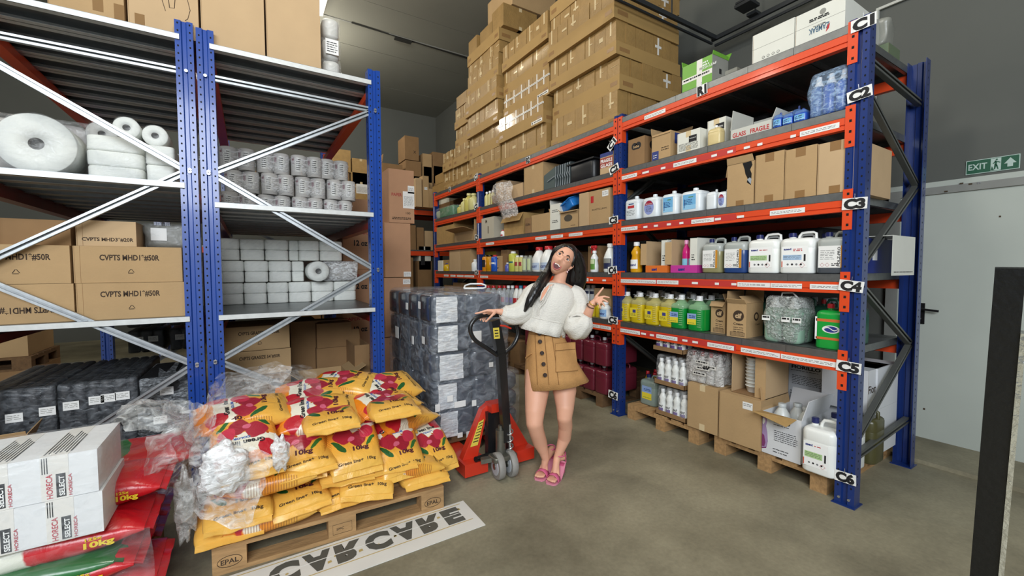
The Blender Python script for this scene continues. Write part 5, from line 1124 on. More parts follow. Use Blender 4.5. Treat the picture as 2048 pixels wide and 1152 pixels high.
# red canisters behind the woman
REDQ = plastic('cherry_liquid', '#6e2533', .22); DRK = plastic('plum_liquid', '#5a1f30', .25)
def rc_proto():
    r = jerrycan('x', (0, 0, 0), .19, .24, .30, REDQ, None, CAPW, None); return note_kids(r)
rcp = rc_proto(); k = 0
for lay in range(2):
    for i in range(8):
        for j in range(2):
            y = 3.36+.2*i; o = rcp if k == 0 else copy_tree(rcp); k += 1
            o.location = (3.34+.26*j, y, .146+.31*lay); o['label'] = 'red canister behind the woman, '+['lower', 'upper'][lay]+' layer, '+['front', 'rear'][j]+' row, '+ORD[i]+' from post'; o['group'] = 'red canisters behind the woman'
for i in range(4): carton('dark brown carton under the far shelving behind the pallet pile, '+ORD[i], (3.5, 5.3+.45*i, 0), .42, .4, .45, m=CARD3)
# ================================================================== left rack A
yA = YL+.05
def LC(label, p0, p1, py, z, y=yA, D=.4, H=None, **k):
    a, b = Xat(p0, y, z), Xat(p1, y, z); h = H or Zy((p0+p1)/2, py, y)-z
    return carton(label, ((a+b)/2, y+D/2, z), b-a-.003, D, h, rz=k.pop('rz', 0), **k)
zA = [3.096, 2.106, 1.191]; zB_ = [3.079, 1.989, 1.189]
def pen(mb, W, D, H):
    for pts in ([(-.12, .72), (-.04, .45), (.02, .28)], [(.06, .50), (.11, .60), (.17, .50), (.15, .34), (.08, .33), (.06, .50)], [(.22, .52), (.34, .50), (.38, .36), (.34, .25), (.30, .22)]):
        mb.tube([(W*u, -D/2-.001, H*v) for u, v in pts], .002, INKB, 4, caps=False)
def smudge(mb, W, D, H):
    mb.cbox((-.05, -D/2-.001, H*.24), (.04, .001, .05), WHITE)
    for k in range(3): mb.cbox((.05+.10*k, -D/2-.0006, H*(.18-.05*k)), (.05, .001, .10), mat('stain', '#8a6a43', .9))
LC('large brown carton with stains at the left end of the top shelf', 95, 250, 0, zA[0], yA, .6, H=.55, fn=smudge)
LC('large brown carton with pen scribbles on the top left shelf', 256, 399, 0, zA[0], yA, .6, H=.55, fn=pen, m=CARD2)
LC('large plain carton on the top left shelf, over the twin posts', 403, 531, 0, zB_[0], yA, .6, H=.6, m=CARD2)
LC('large plain carton at the right end of the top left shelf', 534, 643, 0, zB_[0], yA, .6, H=.62, m=CARD2)
CUPW = mat('cup_white', '#c9c8c2', .4)
for k in range(3):
    o = thing('cup_bundle', 'bundle of white cups in film at the end of the top shelf, '+['lowest', 'middle', 'highest'][k], 'bundle', (Xat(664, yA+.1, 3.3), yA+.32, zB_[0]+.17*k)); mb = MB(); mb.rprism((0, 0, 0), .13, .42, .165, .05, CUPW, .03, wob=.01); mb.build('body', o); film_wrap(o, .15, .44, .17, wob=.02)
    if k == 1: s_ = MB(); s_.cbox((.0, -.228, .09), (.10, .002, .12), WHITE); scribble(s_, -.04, .04, .12, -.23, INK, 5, .018, .006, 2); s_.build('sticker', o)
# jumbo rolls and paper in film on the upper left shelf
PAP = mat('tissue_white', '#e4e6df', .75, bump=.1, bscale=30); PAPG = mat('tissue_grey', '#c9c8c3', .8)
def roll(label, c, r, L, axis='y', core=.2, name='paper_roll', m=None, group=None, film_=True):
    m = m or PAP; root = thing(name, label, 'paper roll', c, 0, group); mb = MB(); n = 40; rc = r*core
    ax = {'y': lambda a, rr, t: (rr*math.cos(a), t, rr*math.sin(a)), 'x': lambda a, rr, t: (t, rr*math.cos(a), rr*math.sin(a)), 'z': lambda a, rr, t: (rr*math.cos(a), rr*math.sin(a), t)}[axis]
    prof = [(rc, L-.01), (r-.004, L), (r, L-.006), (r, .006), (r-.004, 0), (rc, 0), (rc, .05)]
    if axis == 'y': prof = [(a, b) for a, b in prof]
    vs = [ax(2*PI*i/n, a, b) for a, b in prof for i in range(n)]
    mb.add(vs, [(k*n+i, k*n+(i+1) % n, (k+1)*n+(i+1) % n, (k+1)*n+i) for k in range(len(prof)-1) for i in range(n)], m, True)
    mb.build('paper', root); cb = MB(); cb.add([ax(2*PI*i/n, rc, q) for q in (.05,) for i in range(n)], [tuple(range(n))], mat('core_grey', '#55544f', .8)); cb.add([ax(2*PI*i/n, rc*k, q) for k, q in ((1, .05), (.98, .002)) for i in range(n)], [(i, (i+1) % n, n+(i+1) % n, n+i) for i in range(n)], mat('core_brown', '#7a6f60', .8)); cb.build('core', root)
    if film_:
        fm = MB(); fm.add([ax(2*PI*i/n, rr*(1+.03*mnoise.noise(Vector((i*.9, rr*9, tt*7)))), tt) for rr, tt in ((.001, -.006), (r*.5, -.012), (r*1.02, -.004), (r*1.03, L*.5), (r*1.02, L)) for i in range(n)], [(k*n+i, k*n+(i+1) % n, (k+1)*n+(i+1) % n, (k+1)*n+i) for k in range(4) for i in range(n)], FILM, True); fm.build('film_wrap', root)
    return root
c = bp(72, 286, 'y', 3.78); roll('huge white paper roll end-on in clear film on the left shelf', (c.x, 3.78, zA[1]+.185), .183, .26)
def brick(label, p0, p1, z, H, y, D=.24, m=None, group=None, halves=2, name='paper_pack', wob=.004, fm=True, c=None, film_m=None):
    a, b = Xat(p0, y, z), Xat(p1, y, z); W = b-a; root = thing(name, label, 'paper pack', ((a+b)/2, y+D/2, z), 0, group)
    for k in range(halves):
        mb = MB(); mb.rprism((0, 0, H*k/halves), W*.97, D*.97, H/halves*.985, min(W, D)*.16, m or PAP, .012, wob=wob, mids=1); mb.build('paper_stack', root)
    if fm: film_wrap(root, W, D, H, film_m or FILM, wob=.008, r=min(W, D)*.17)
    return root
brick('tall pack of white paper rolls in creased film, left one beside the huge roll', 170, 290, zA[1], .30, 3.82, .3, halves=3)
brick('tall pack of white paper rolls in film tight against the twin posts', 292, 352, zA[1], .27, 3.80, .3, halves=2)
for k, (px, py) in enumerate(((252, 240), (309, 245))):
    c = bp(px, py, 'y', 3.86); roll('small white roll end-on in crinkled film on the packs, '+['left', 'right'][k], (c.x, 3.86, zA[1]+(.30 if k == 0 else .27)+.075), .072, .22, core=.3)
o = thing('film_bundle', 'long film pack with faded wine print lying behind the rolls', 'bundle', (-1.22, 4.25, zA[1])); mb = MB(); mb.rprism((0, 0, 0), .62, .3, .42, .1, mat('faded_pack', '#b9b6b4', .5), .1, wob=.015); scribble(mb, -.12, .2, .36, -.155, INK, 4, .03, .012, 3); mb.add([(-.02, -.157, .2), (.10, -.157, .2), (.08, -.157, .235), (.03, -.157, .24)], [(0, 1, 2, 3)], mat('wine_flash', '#a0413f', .5)); mb.build('body', o); film_wrap(o, .63, .31, .43, wob=.012)
roll('grey paper roll lying behind the brace with its end showing', (-.86, 4.1, zA[1]+.37), .085, .25, m=PAPG, core=.25)
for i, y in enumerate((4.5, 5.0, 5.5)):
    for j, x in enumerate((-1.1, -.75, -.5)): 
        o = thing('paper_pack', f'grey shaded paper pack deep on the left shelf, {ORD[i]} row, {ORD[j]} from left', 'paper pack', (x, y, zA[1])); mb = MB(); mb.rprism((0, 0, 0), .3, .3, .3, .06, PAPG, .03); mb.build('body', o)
# glove cartons
def cv(txt, u=.5, v=.62, tri=True, flip=False, h=.035, wd=None):
    def f(mb, W, D, H):
        o = Vector((-W/2+W*u, -D/2, H*v)); s_ = -1 if flip else 1
        mb.text(txt, o, UX*s_, UZ*s_, h, INKB, wd=wd, bold=.03, align='c')
        if tri: recycle(mb, o.x, o.z-.075*s_, -D/2, .02, INKB)
        mb.box(-W/2+.03, -W/2+.032, -D/2-.0004, -D/2, 0, H, CARD3)
    return f
hA = .237
LC('brown CVPTS glove carton, bottom row, right of two', 154, 372, 573, zA[2], yA+.02, .5, H=hA, fn=cv('CVPTS MHD1*#50R', .48, .62, wd=.30))
LC('brown CVPTS glove carton upside down, bottom row at far left', -70, 151, 573, zA[2], yA+.02, .5, H=hA, fn=cv('CVPTS MHD1*#50R', .50, .40, flip=True, wd=.30))
LC('brown CVPTS glove carton, second row, right of two', 148, 366, 500, zA[2]+hA+.002, yA+.03, .5, H=hA, fn=cv('CVPTS MHD1*#50R', .5, .62, wd=.30))
LC('brown CVPTS glove carton, second row at far left', -80, 143, 500, zA[2]+hA+.002, yA+.02, .5, H=hA, fn=cv('CVPTS MHD1*#50R', .48, .62, wd=.30))
LC('smaller CVPTS MHD3 carton on top of the glove cartons', 152, 274, 455, zA[2]+2*hA+.004, yA+.06, .3, H=.165, fn=cv('CVPTS MHD3*#20R', .52, .2, False, h=.022, wd=.25), m=CARD2)
LC('plain brown carton on top of the glove cartons at far left', -60, 143, 447, zA[2]+2*hA+.004, yA+.10, .3, H=.16, m=CARD3)
o = thing('film_bundle', 'grey film bundle with a label on the glove cartons by the post', 'bundle', (Xat(335, 4.0, 1.7), 4.1, zA[2]+2*hA+.004)); mb = MB(); mb.rprism((0, 0, 0), .26, .3, .17, .04, mat('smoke_pack', '#77776f', .5), .04, wob=.02); mb.cbox((-.04, -.153, .10), (.09, .002, .09), WHITE); mb.build('body', o); film_wrap(o, .27, .31, .18, wob=.02)
for i in range(3): carton('brown carton deep on the glove shelf, '+ORD[i]+' row back', (-.85, 4.6+.55*i, zA[2]), 1.0, .5, .47, rz=0, m=CARD3)
# black shrink packs on the floor
BLK = mat('black_wrap', '#1b1c1f', .5, var=.3, vscale=12, bump=.4, bscale=30); BFILM = film('black_pack_film', '#b9c0c8', .12, scale=18)
def blackpack(label, p0, p1, y, z0, z1, D, n=5, stick=(), wob=.006, fm=BFILM, par=None, x=None):
    if x is None: a, b = Xat(p0, y, (z0+z1)/2), Xat(p1, y, (z0+z1)/2)
    else: a, b = x
    W = b-a; root = thing('black_pack', label, 'black pack', ((a+b)/2, y+D/2, z0)) ; H = z1-z0
    for k in range(n):
        mb = MB(); mb.rprism((-W/2+W*(k+.5)/n, 0, 0), W/n*.985, D, H*.99, .025, BLK, .02, wob=wob, mids=3); mb.build('black_roll', root)
    film_wrap(root, W*1.01, D*1.01, H, fm, wob=.008, r=.02)
    for (u, v) in stick: s_ = MB(); s_.cbox((W*(u-.5), -D/2-.008, H*v), (.075, .002, .055), WHITE); scribble(s_, W*(u-.5)-.03, W*(u-.5)+.03, H*v+.012, -D/2-.0095, mat('grey_print', '#8d8d86', .5), 3, .011, .003, 4); s_.build('sticker', root)
    return root
pallet('dark wooden pallet under the black shrink packs', -.86, 4.25, 0, wood=WOODD, marks=False, L=1.05)
blackpack('black shrink pack with four white stickers on the left floor', 116, 276, 3.80, .46, .78, .9, 6, ((.16, .55), (.47, .6), (.62, .62), (.80, .63)))
blackpack('black shrink pack partly out of view at the far left', -60, 112, 3.80, .46, .78, .9, 5, ((.5, .45), (.9, .5)))
blackpack('lower black shrink pack under the stickered one', 116, 276, 3.82, .146, .455, .9, 6)
blackpack('lower black shrink pack at the far left', -60, 112, 3.82, .146, .455, .9, 5)
CRUM = film('crumpled_film', '#ccd2d8', .35, scale=24, strength=1.6)
for k, (z0, z1) in enumerate(((.146, .36), (.365, .56), (.565, .76))):
    o = blackpack('crumpled black bag pack beside the twin posts, '+['bottom', 'middle', 'top'][k], 0, 0, 3.78, z0, z1, .6, 2, ((.3+.1*k, .5),), .03, CRUM, x=(-.70+.02*k, -.37))
for i, (x, z) in enumerate(((-1.02, .70), (-.70, .70), (-1.02, .95), (-.70, .95))): blackpack('small black pack behind the stickered one, '+ORD[i], 0, 0, 5.4, z, z+.22, .5, 3, ((.3, .6), (.7, .6)), x=(x, x+.28))
pallet('dark pallet far behind the left rack under two cartons', -2.6, 6.9, 0, z=.45, wood=WOODD, marks=False); carton('dark carton base under the far pallet', (-2.6, 6.9, 0), 1.2, .8, .45, rz=0, m=CARD3)
for i in range(2): carton('large brown carton on the far pallet behind the left rack, '+['left', 'right'][i], (-2.88+.57*i, 6.9, .596), .55, .7, .72, rz=0, m=CARD)
o = carton('torn open carton leaning in front of the black packs', (-1.30, 3.34, 0), .42, .3, .50, rz=.1, m=CARD, open_={'f': (60, .12), 'r': (20, .16), 'b': (-20, .1), 'l': (10, .1)}, inner=.5)
# ------------------------------------------------------------------ rack B goods
ROLLG = mat('toilet_roll', '#b9b6b1', .7); WINE = mat('wine_print', '#6d3040', .6)
rb_p = None
def roll_pack():
    root = thing('toilet_roll_pack', 'x', 'roll pack', (0, 0, 0)); W, H, D = .262, .185, .26
    for k in range(2):
        for j in range(2):
            mb = MB(); mb.lathe([(.061, 0), (.064, .004), (.064, H-.008), (.058, H-.001), (.02, H-.003)], (-W/4+k*W/2, -D/4+j*D/2, 0), ROLLG, 18)
            if j == 0:
                arc(mb, .0648, .03, H-.03, -PI/2-.6+.8*k, -PI/2+.5+.5*k, CUPW); arc(mb, .0652, .10, H-.02, -PI/2-1.1, -PI/2-.7, WINE, 3, -D/4, -W/4+k*W/2)
                mb.T = Matrix.Translation((-W/4+k*W/2, -D/4, 0)); arc(mb, .0654, .03, H-.03, -PI/2-.55, -PI/2+.35, CUPW)
                for q in range(6): arc(mb, .0658, .045+.018*q, .051+.018*q, -PI/2-.4, -PI/2+.05+.05*(q % 3), INK, 4)
                mb.T = None
            mb.build('roll', root)
    film_wrap(root, W, D, H, film('roll_film', '#e6e6e6', .3, scale=20), wob=.01, r=.05)
    return note_kids(root)
rp_ = roll_pack(); k = 0
for r_ in range(3):
    for i in range(4):
        if r_ == 2 and i == 3 and False: continue
        o = rp_ if k == 0 else copy_tree(rp_); k += 1
        o.location = (-.06+.268*i+(.03 if r_ == 1 else 0)-(.03 if i == 3 and r_ == 2 else 0), 4.42+.02*((i+r_) % 2), zB_[1]+.188*r_); o['label'] = 'film pack of grey toilet rolls, '+['bottom', 'middle', 'top'][r_]+' row, '+ORD[i]+' from the twin posts'; o['group'] = 'toilet roll packs on the middle right shelf'
hb = .205; yb_ = 4.62
for lv, (sp, m_) in enumerate((([440, 488, 535, 578, 624, 669, 714], 0), ([440, 489, 538, 584, 609], 1), ([438, 480, 530, 578, 598, 640, 686], 2))):
    for i in range(len(sp)-1):
        brick('white paper pack in film, '+['bottom', 'middle', 'top'][lv]+' tier of the lower right shelf, '+ORD[i]+' from the posts', sp[i], sp[i+1], zB_[2]+hb*lv, hb-.004, yb_+(.05 if (lv, i) in ((2, 3), (1, 3)) else 0), .3, group='white paper packs on the lower shelf', m=PAP)
c = bp(637, 543, 'y', 4.5); roll('round white paper roll end-on among the white packs', (c.x, 4.5, zB_[2]+hb+.10), .098, .3, core=.28)
o = thing('film_bundle', 'loose film sleeve trailing right of the round roll end', 'bundle', (.88-.08, 4.75, zB_[2]+hb)); mb = MB(); mb.rprism((0, 0, 0), .26, .3, .19, .07, mat('loose_film_fill', '#a59f96', .5), .07, wob=.02); mb.build('body', o); film_wrap(o, .34, .32, .2, FILMC, wob=.02)
for j in range(2):
    for i in range(4): 
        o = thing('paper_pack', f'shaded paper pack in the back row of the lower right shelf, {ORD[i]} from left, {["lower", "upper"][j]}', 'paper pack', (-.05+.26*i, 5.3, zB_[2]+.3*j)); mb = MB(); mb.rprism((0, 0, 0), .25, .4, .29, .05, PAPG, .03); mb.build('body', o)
yF = 4.15
for i, (p0, p1, z0, t) in enumerate(((440, 583, .62, 'CVPTS GRASIZE 54*#50R'), (440, 580, .83, 'CVPTS GRASIZE 54*#50R'), (440, 583, .41, 'CVPTS GRASIZE 54*#50R'))):
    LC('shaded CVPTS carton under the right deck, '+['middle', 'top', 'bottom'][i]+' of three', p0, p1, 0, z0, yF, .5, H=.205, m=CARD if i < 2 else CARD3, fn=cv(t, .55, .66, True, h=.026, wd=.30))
o = LC('film covered carton of mixed packets below the CVPTS cartons', 492, 601, 0, .12, yF-.02, .4, H=.26, m=CARD3); film_wrap(o, .44, .42, .27, FILM, wob=.02)
for i in range(7): s_ = MB(); s_.cbox((-.17+.055*i, -.205, .12), (.035, .004, .11), WBOX if i % 2 else INK); s_.build('packet', o)
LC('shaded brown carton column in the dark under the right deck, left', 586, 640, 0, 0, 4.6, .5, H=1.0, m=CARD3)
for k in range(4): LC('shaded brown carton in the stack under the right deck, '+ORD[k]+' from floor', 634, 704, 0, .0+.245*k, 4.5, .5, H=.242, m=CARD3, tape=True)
LC('open brown carton with flaps behind the detergent bags', 607, 704, 0, 0, 3.95, .45, H=.56, m=CARD, open_={'l': (50, .14), 'r': (60, .16), 'f': (155, .08)}, inner=.6, prints=[('f', 'CVPTS GRASIZE', .5, .55, .02)])
LC('tall dark carton with torn edge beside the right blue post', 712, 742, 0, 0, 4.1, .4, H=.80, m=CARD3, open_={'b': (5, .1)})
# ------------------------------------------------------------------ paper cup cartons between the rack and the wrapped pallet
PINK = mat('cup_print', '#a03a35', .6)
def cup(h2=True):
    def f(mb, W, D, H):
        mb.text('PAPER CUPS', (0, -D/2, H*.50), UX, UZ, H*.055, PINK, wd=W*.78, bold=.03, align='c')
        if h2: mb.text('100', (W*.25, -D/2, H*.17), UX, UZ, H*.04, INKB, wd=W*.18, align='c'); scribble(mb, -W*.38, W*.38, H*.09, -D/2-.0006, INKB, 2, .016, .01, 3)
    return f
def cup12(mb, W, D, H):
    mb.text('PAPER CUPS', (0, -D/2, H*.82), UX, UZ, H*.07, PINK, wd=W*.85, bold=.03, align='c'); mb.text('12 oz', (W*.02, -D/2, H*.55), UX, UZ, H*.12, INK, wd=W*.4, bold=.04, align='c')
ycup = 5.0; PC = mat('cup_carton', '#b48a6a', .85, var=.05)
LC('top PAPER CUPS carton with white stickers beside the blue post', 778, 829, 0, 2.065, ycup, .4, H=.63, m=PC, fn=cup(), sticker=[('f', .78, .44, .14, .20), ('f', .88, .64, .08, .09)])
LC('plain tan carton below the top paper cup carton', 770, 822, 0, 1.42, ycup, .42, H=.64, m=PC, sticker=('f', .86, .05, .09, .06))
LC('tan carton under the plain one, half behind the wrapped load', 770, 822, 0, .71, ycup, .42, H=.70, m=PC, sticker=('f', .86, .93, .09, .06)); LC('lowest tan carton in the stack beside the post', 770, 822, 0, 0, ycup, .42, H=.70, m=PC)
for k in range(4): LC('PAPER CUPS 12 oz carton behind the rack post, '+ORD[k]+' from floor', 686, 755, 0, .0+.505*k, 5.15, .4, H=.50, m=PC, fn=cup12)
LC('open tan carton above the paper cup cartons left of the post', 697, 742, 0, 2.03, 5.15, .3, H=.30, m=PC, open_={'b': (40, .06), 'l': (20, .05)})
# ------------------------------------------------------------------ cartons on the far rack
zc = 2.88; yk = YBK+.03
def KC(label, p0, p1, ptop, z, **k):
    y = k.pop('y', yk); return LC(label, p0, p1, 0, z, y, k.pop('D', .5), H=Zy((p0+p1)/2, ptop, y)-z, **k)
KC('tall brown carton stood at the top of the far rack stack', 810, 838, 273, Zy(822, 320, yk)+.0, prints=[('f', 'X', .7, .3, .06)], m=CARD3)
KC('tall brown carton under the highest one on the far rack', 812, 843, 322, zc+.42, m=CARD3, prints=[('f', 'II', .6, .3, .05)])
KC('brown carton at the base of the tall far stack', 808, 846, 352, zc, m=CARD3)
KC('opened carton lying with white film on the far rack', 765, 806, 328, zc+.35, m=CARD3, open_={'l': (-10, .2), 'b': (0, .12)}, inner=.8); KC('carton carrying the opened one on the far rack', 765, 804, 352, zc, m=CARD3)
KC('brown carton with torn printed front on the far rack', 846, 864, 308, zc+.62, m=CARD); KC('wide dark carton right of the torn printed one', 866, 900, 306, zc+.62, m=CARD3); KC('brown carton below the torn printed one', 848, 866, 334, zc, m=CARD); KC('dark carton below the wide one on the far rack', 868, 905, 334, zc, m=CARD3)
KC('small carton with white label low on the far rack', 846, 858, 352, zc, y=yk-.35, m=CARD, sticker=('f', .5, .6, .07, .06)); KC('small slim carton beside the labelled one', 832, 844, 356, zc, y=yk-.35, m=CARD2); KC('open low carton at the far rack edge', 858, 872, 378, zc, y=yk-.35, m=CARD)
KC('ochre carton with a shadowed face seen through the near rack', 668, 702, 299, zc+.65, m=CARD4); KC('dark carton under the ochre one', 668, 700, 345, zc, m=CARD3)
KC('carton with white tape through the rack, upper one', 705, 740, 318, zc+.42, m=CARD4, tape2=True); KC('carton with white label through the rack, lower one', 703, 740, 346, zc, m=CARD4, sticker=('f', .6, .5, .25, .2))
for i in range(3): KC('dim carton on the left part of the far rack, '+ORD[i], 470+55*i, 520+55*i, 340, zc, m=CARD3)
z_ = 1.95
KC('dark carton on the middle deck of the far rack', 834, 848, 455, z_, m=CARD3); KC('carton with a lit edge on the middle deck of the far rack', 850, 866, 462, z_, m=CARD2); KC('dark carton behind the post on the middle deck', 806, 832, 450, z_, m=CARD3)
KC('white and grey carton with dark print on the lower far deck', 838, 862, 493, 1.5, m=WBOX, fn=lambda mb, W, D, H: mb.box(-W*.35, 0, -D/2-.001, -D/2, H*.2, H*.85, INK)); KC('carton holding the white and grey one', 836, 864, 522, 1.05, m=CARD3)
for i in range(6): KC('dark carton on the lower deck of the far rack, '+ORD[i], 560+45*i, 602+45*i, 500+3*i, 1.05, m=CARD3)
for i in range(6): LC('dark carton on the floor under the far rack, '+ORD[i], 600+46*i, 643+46*i, 0, 0, yk, .6, H=.75, m=CARD3)
# ================================================================== film wrapped pallet of black rolls
pallet('wooden pallet under the film wrapped black load', 1.58, 3.72, PI/2, wood=WOODD, marks=False)
GLINT = mat('film_glint', '#eef1f2', .3, .25, var=.35, vscale=24, bump=.8, bscale=26, stretch=(.6, .6, 3.5))  # reflections on the crinkled film, put in as a bright band
CHAR = mat('charcoal_rolls', '#3a414c', .22, var=.10, vscale=4, coat=.8)
wl = thing('wrapped_pallet_load', 'tall load of black packs in stretch film with its reflections put in as a bright band', 'wrapped load', (1.56, 3.72, .146))
rn = random.Random(4); tiers = 5; TZ = 1.165/tiers
for k in range(tiers):
    w_ = .70-.012*k; dx = .02-.014*k
    for i in range(2):
        for j in range(4):
            mb = MB(); mb.rprism((dx-w_/4+w_/2*i, -.45+.30*j, TZ*k), w_/2*.985, .292, TZ*.975, .045, CHAR, .03, wob=.004, mids=2)
            mb.build('black_pack', wl)
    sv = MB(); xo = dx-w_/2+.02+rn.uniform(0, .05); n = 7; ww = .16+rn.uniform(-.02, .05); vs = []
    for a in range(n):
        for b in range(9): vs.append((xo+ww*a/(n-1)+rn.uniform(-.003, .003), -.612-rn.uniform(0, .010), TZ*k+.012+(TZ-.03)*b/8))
    sv.add(vs, [(a*9+b, (a+1)*9+b, (a+1)*9+b+1, a*9+b+1) for a in range(n-1) for b in range(8)], GLINT, True); sv.build('glint_band', wl)
for (px, py, w_, h_, pl) in ((1220-330+10, 797, .05, .05, 0), (953, 673, .09, .09, 0), (982, 729, .04, .04, 0), (920, 808, .10, .05, 0), (948, 806, .04, .05, 0), (920, 870, .045, .04, 0), (938, 868, .05, .05, 0), (875, 816, .04, .06, 0)):
    q = bp(px, py, 'y', 3.09)-Vector(wl.location); s_ = MB(); s_.cbox((q.x, -.632, q.z), (w_, .002, h_), WHITE); s_.build('sticker', wl)
for (px, py, w_, h_) in ((797, 664, .10, .11), (817, 612, .06, .06), (829, 680, .05, .07), (850, 680, .06, .06), (842, 610, .05, .06)):
    q = bp(px, py, 'x', 1.2)-Vector(wl.location); s_ = MB(); s_.cbox((-.375, q.y, q.z), (.002, w_, h_), WHITE); s_.build('sticker', wl)
film_wrap(wl, .72, 1.24, 1.19, film('load_film', '#c4ccd6', .20, rough=.14, scale=9, strength=.7), c=(0.0, 0, -.01), wob=.02, r=.06)
for k in range(3): b_ = MB(); b_.rprism((.30+.0*k, -.53, .0+.16*k), .22, .25, .15, .05, CHAR, .04, wob=.01); b_.build('black_pack', wl)
film_wrap(wl, .26, .28, .50, FILM, c=(.31, -.53, 0), wob=.02, r=.06, name='film_wrap')
q = bp(950, 578, 'z', 1.33); o = thing('strap_handle', 'white plastic strap ring lying on the wrapped load', 'strap', q, -.45); mb = MB()
mb.tube([(-.10, -.02, .008), (-.095, -.045, .008), (.07, -.045, .008), (.095, -.02, .012), (.10, .02, .03), (.06, .05, .045), (-.04, .05, .045), (-.09, .02, .03)], .0085, CAPW, 8, closed=True); mb.build('ring', o)
# ================================================================== hand pallet truck
RED = mat('truck_red', '#c8321c', .38, coat=.3, var=.06, vscale=5); STEEL = mat('worn_steel', '#7c7b72', .4, .8, var=.2, vscale=20); TYRE = mat('grey_tyre', '#8e8b86', .6, var=.15, vscale=20); BLKP = mat('truck_black', '#17181a', .35, coat=.3)
CJ = Vector((1.50, 2.60, 0)); jk = thing('pallet_truck', 'red hand pallet truck with black loop handle standing in front of the wrapped load', 'pallet truck', CJ)
def J(px, py, y=2.60): return bp(px, py, 'y', y)-CJ
fk = MB()
for sx in (-1, 1):
    xc = .06+sx*.205
    fk.add([(xc-.08, .18, .04), (xc+.08, .18, .04), (xc+.08, 1.32, .04), (xc-.08, 1.32, .04), (xc-.08, .18, .088), (xc+.08, .18, .088), (xc+.08, 1.30, .088), (xc-.08, 1.30, .088)], [(3, 2, 1, 0), (4, 5, 6, 7), (0, 1, 5, 4), (1, 2, 6, 5), (2, 3, 7, 6), (3, 0, 4, 7)], RED)
    m_ = MB(); x0 = xc-.085 if sx < 0 else xc-.075
    m_.box(xc-.10, xc+.085, .05, .20, .035, .125, RED); m_.build('fork_heel', jk)
    f_ = MB(); f_.add(fk.v, fk.f, RED); f_.build('fork', jk); fk = MB()
# slanted frame plates from the head down to each fork heel
for sx, nm in ((-1, 'left'), (1, 'right')):
    p = MB(); hx = .06; tx = hx+sx*.045; bx = hx+sx*.30
    a, b, c_, d_ = Vector((tx-.0, .17, .49)), Vector((tx+sx*.055, .17, .455)), Vector((bx, .13, .10)), Vector((bx-sx*.13, .13, .10))
    pts = (a, b, c_, d_) if sx > 0 else (b, a, d_, c_)
    p.plate(pts[0], pts[3], pts[2], pts[1], .05, RED) if False else None
    n_ = Vector((0, -1, .06)).normalized(); T = .06
    V = [a, b, c_, d_]; V2 = [v-n_*T for v in V]
    p.add(V+V2, [(0, 1, 2, 3), (7, 6, 5, 4), (0, 4, 5, 1), (1, 5, 6, 2), (2, 6, 7, 3), (3, 7, 4, 0)], RED); p.build('side_plate', jk)
    if sx < 0:
        l_ = MB(); YLAB = mat('warning_yellow', '#d8c24a', .5); A = a.lerp(d_, .25)+n_*.003; B = a.lerp(d_, .72)+n_*.003; A2 = b.lerp(c_, .25)+n_*.003; B2 = b.lerp(c_, .70)+n_*.003
        q0, q1, q2, q3 = A.lerp(A2, .25), A.lerp(A2, .85), B.lerp(B2, .80), B.lerp(B2, .22); l_.add([q0, q1, q2, q3], [(0, 1, 2, 3)], YLAB)
        for k in range(7): u = .08+.12*k; s0, s1 = q0.lerp(q3, u), q1.lerp(q2, u); l_.add([s0.lerp(s1, .12)+n_*.001, s0.lerp(s1, .85)+n_*.001, s0.lerp(s1, .85)+n_*.001-Vector((0, 0, .008)), s0.lerp(s1, .12)+n_*.001-Vector((0, 0, .008))], [(0, 1, 2, 3)], INK)
        l_.build('warning_label', jk)
hd = MB(); hd.box(.0, .13, .10, .20, .44, .505, RED); hd.box(-.02, .16, .12, .17, .10, .44, BLKP); hd.build('head_frame', jk)
st_ = MB(); st_.cyl((.03, .02, .16), (.03, .02, .34), .038, STEEL, 16); st_.cyl((.03, .02, .34), (.03, .02, .37), .02, STEEL, 12); st_.build('pump_cylinder', jk)
sp_ = MB(); pts = [(.085+.022*math.cos(a), -.02+.022*math.sin(a), .17+.0085*a) for a in [k*.5 for k in range(44)]]; sp_.tube(pts, .0055, BOLT, 6); sp_.cyl((.085, -.02, .13), (.085, -.02, .38), .010, BOLT, 10); sp_.build('spring', jk)
bs = MB(); bs.rprism((.03, -.01, .135), .20, .12, .035, .03, STEEL, .008); bs.bar((-.06, .0, .15), (-.13, .03, .14), .05, .03, STEEL); bs.cyl((-.16, .05, .15), (-.03, .10, .13), .020, BLKP, 12); bs.cyl((.03, 0, .05), (.03, 0, .14), .03, STEEL, 12); bs.build('steering_base', jk)
for k, x in enumerate((-.045, .055)):
    R = Matrix.Rotation(-.12, 3, 'Z'); c0 = Vector((x+.03, -.02-.01*k, .095)); ax = R @ Vector((1, 0, 0))
    w1 = MB(); n = 28; prof = [(.088, -.024), (.094, -.018), (.095, 0), (.094, .018), (.088, .024)]; vs = []
    for r_, t in prof:
        for i in range(n): a = 2*PI*i/n; vs.append(c0+ax*t+Vector((0, 0, 1))*math.sin(a)*r_+(R @ Vector((0, 1, 0)))*math.cos(a)*r_)
    w1.add(vs, [(j*n+i, j*n+(i+1) % n, (j+1)*n+(i+1) % n, (j+1)*n+i) for j in range(4) for i in range(n)], TYRE, True)
    w1.add(vs[:n], [tuple(range(n))], TYRE); w1.add(vs[-n:], [tuple(range(n))], TYRE)
    w1.build('wheel', jk); h_ = MB(); h_.cyl(c0-ax*.028, c0-ax*.024, .062, mat('hub_pale', '#b9bec4', .4), 20); h_.cyl(c0-ax*.034, c0+ax*.03, .022, STEEL, 14); h_.build('hub', jk)
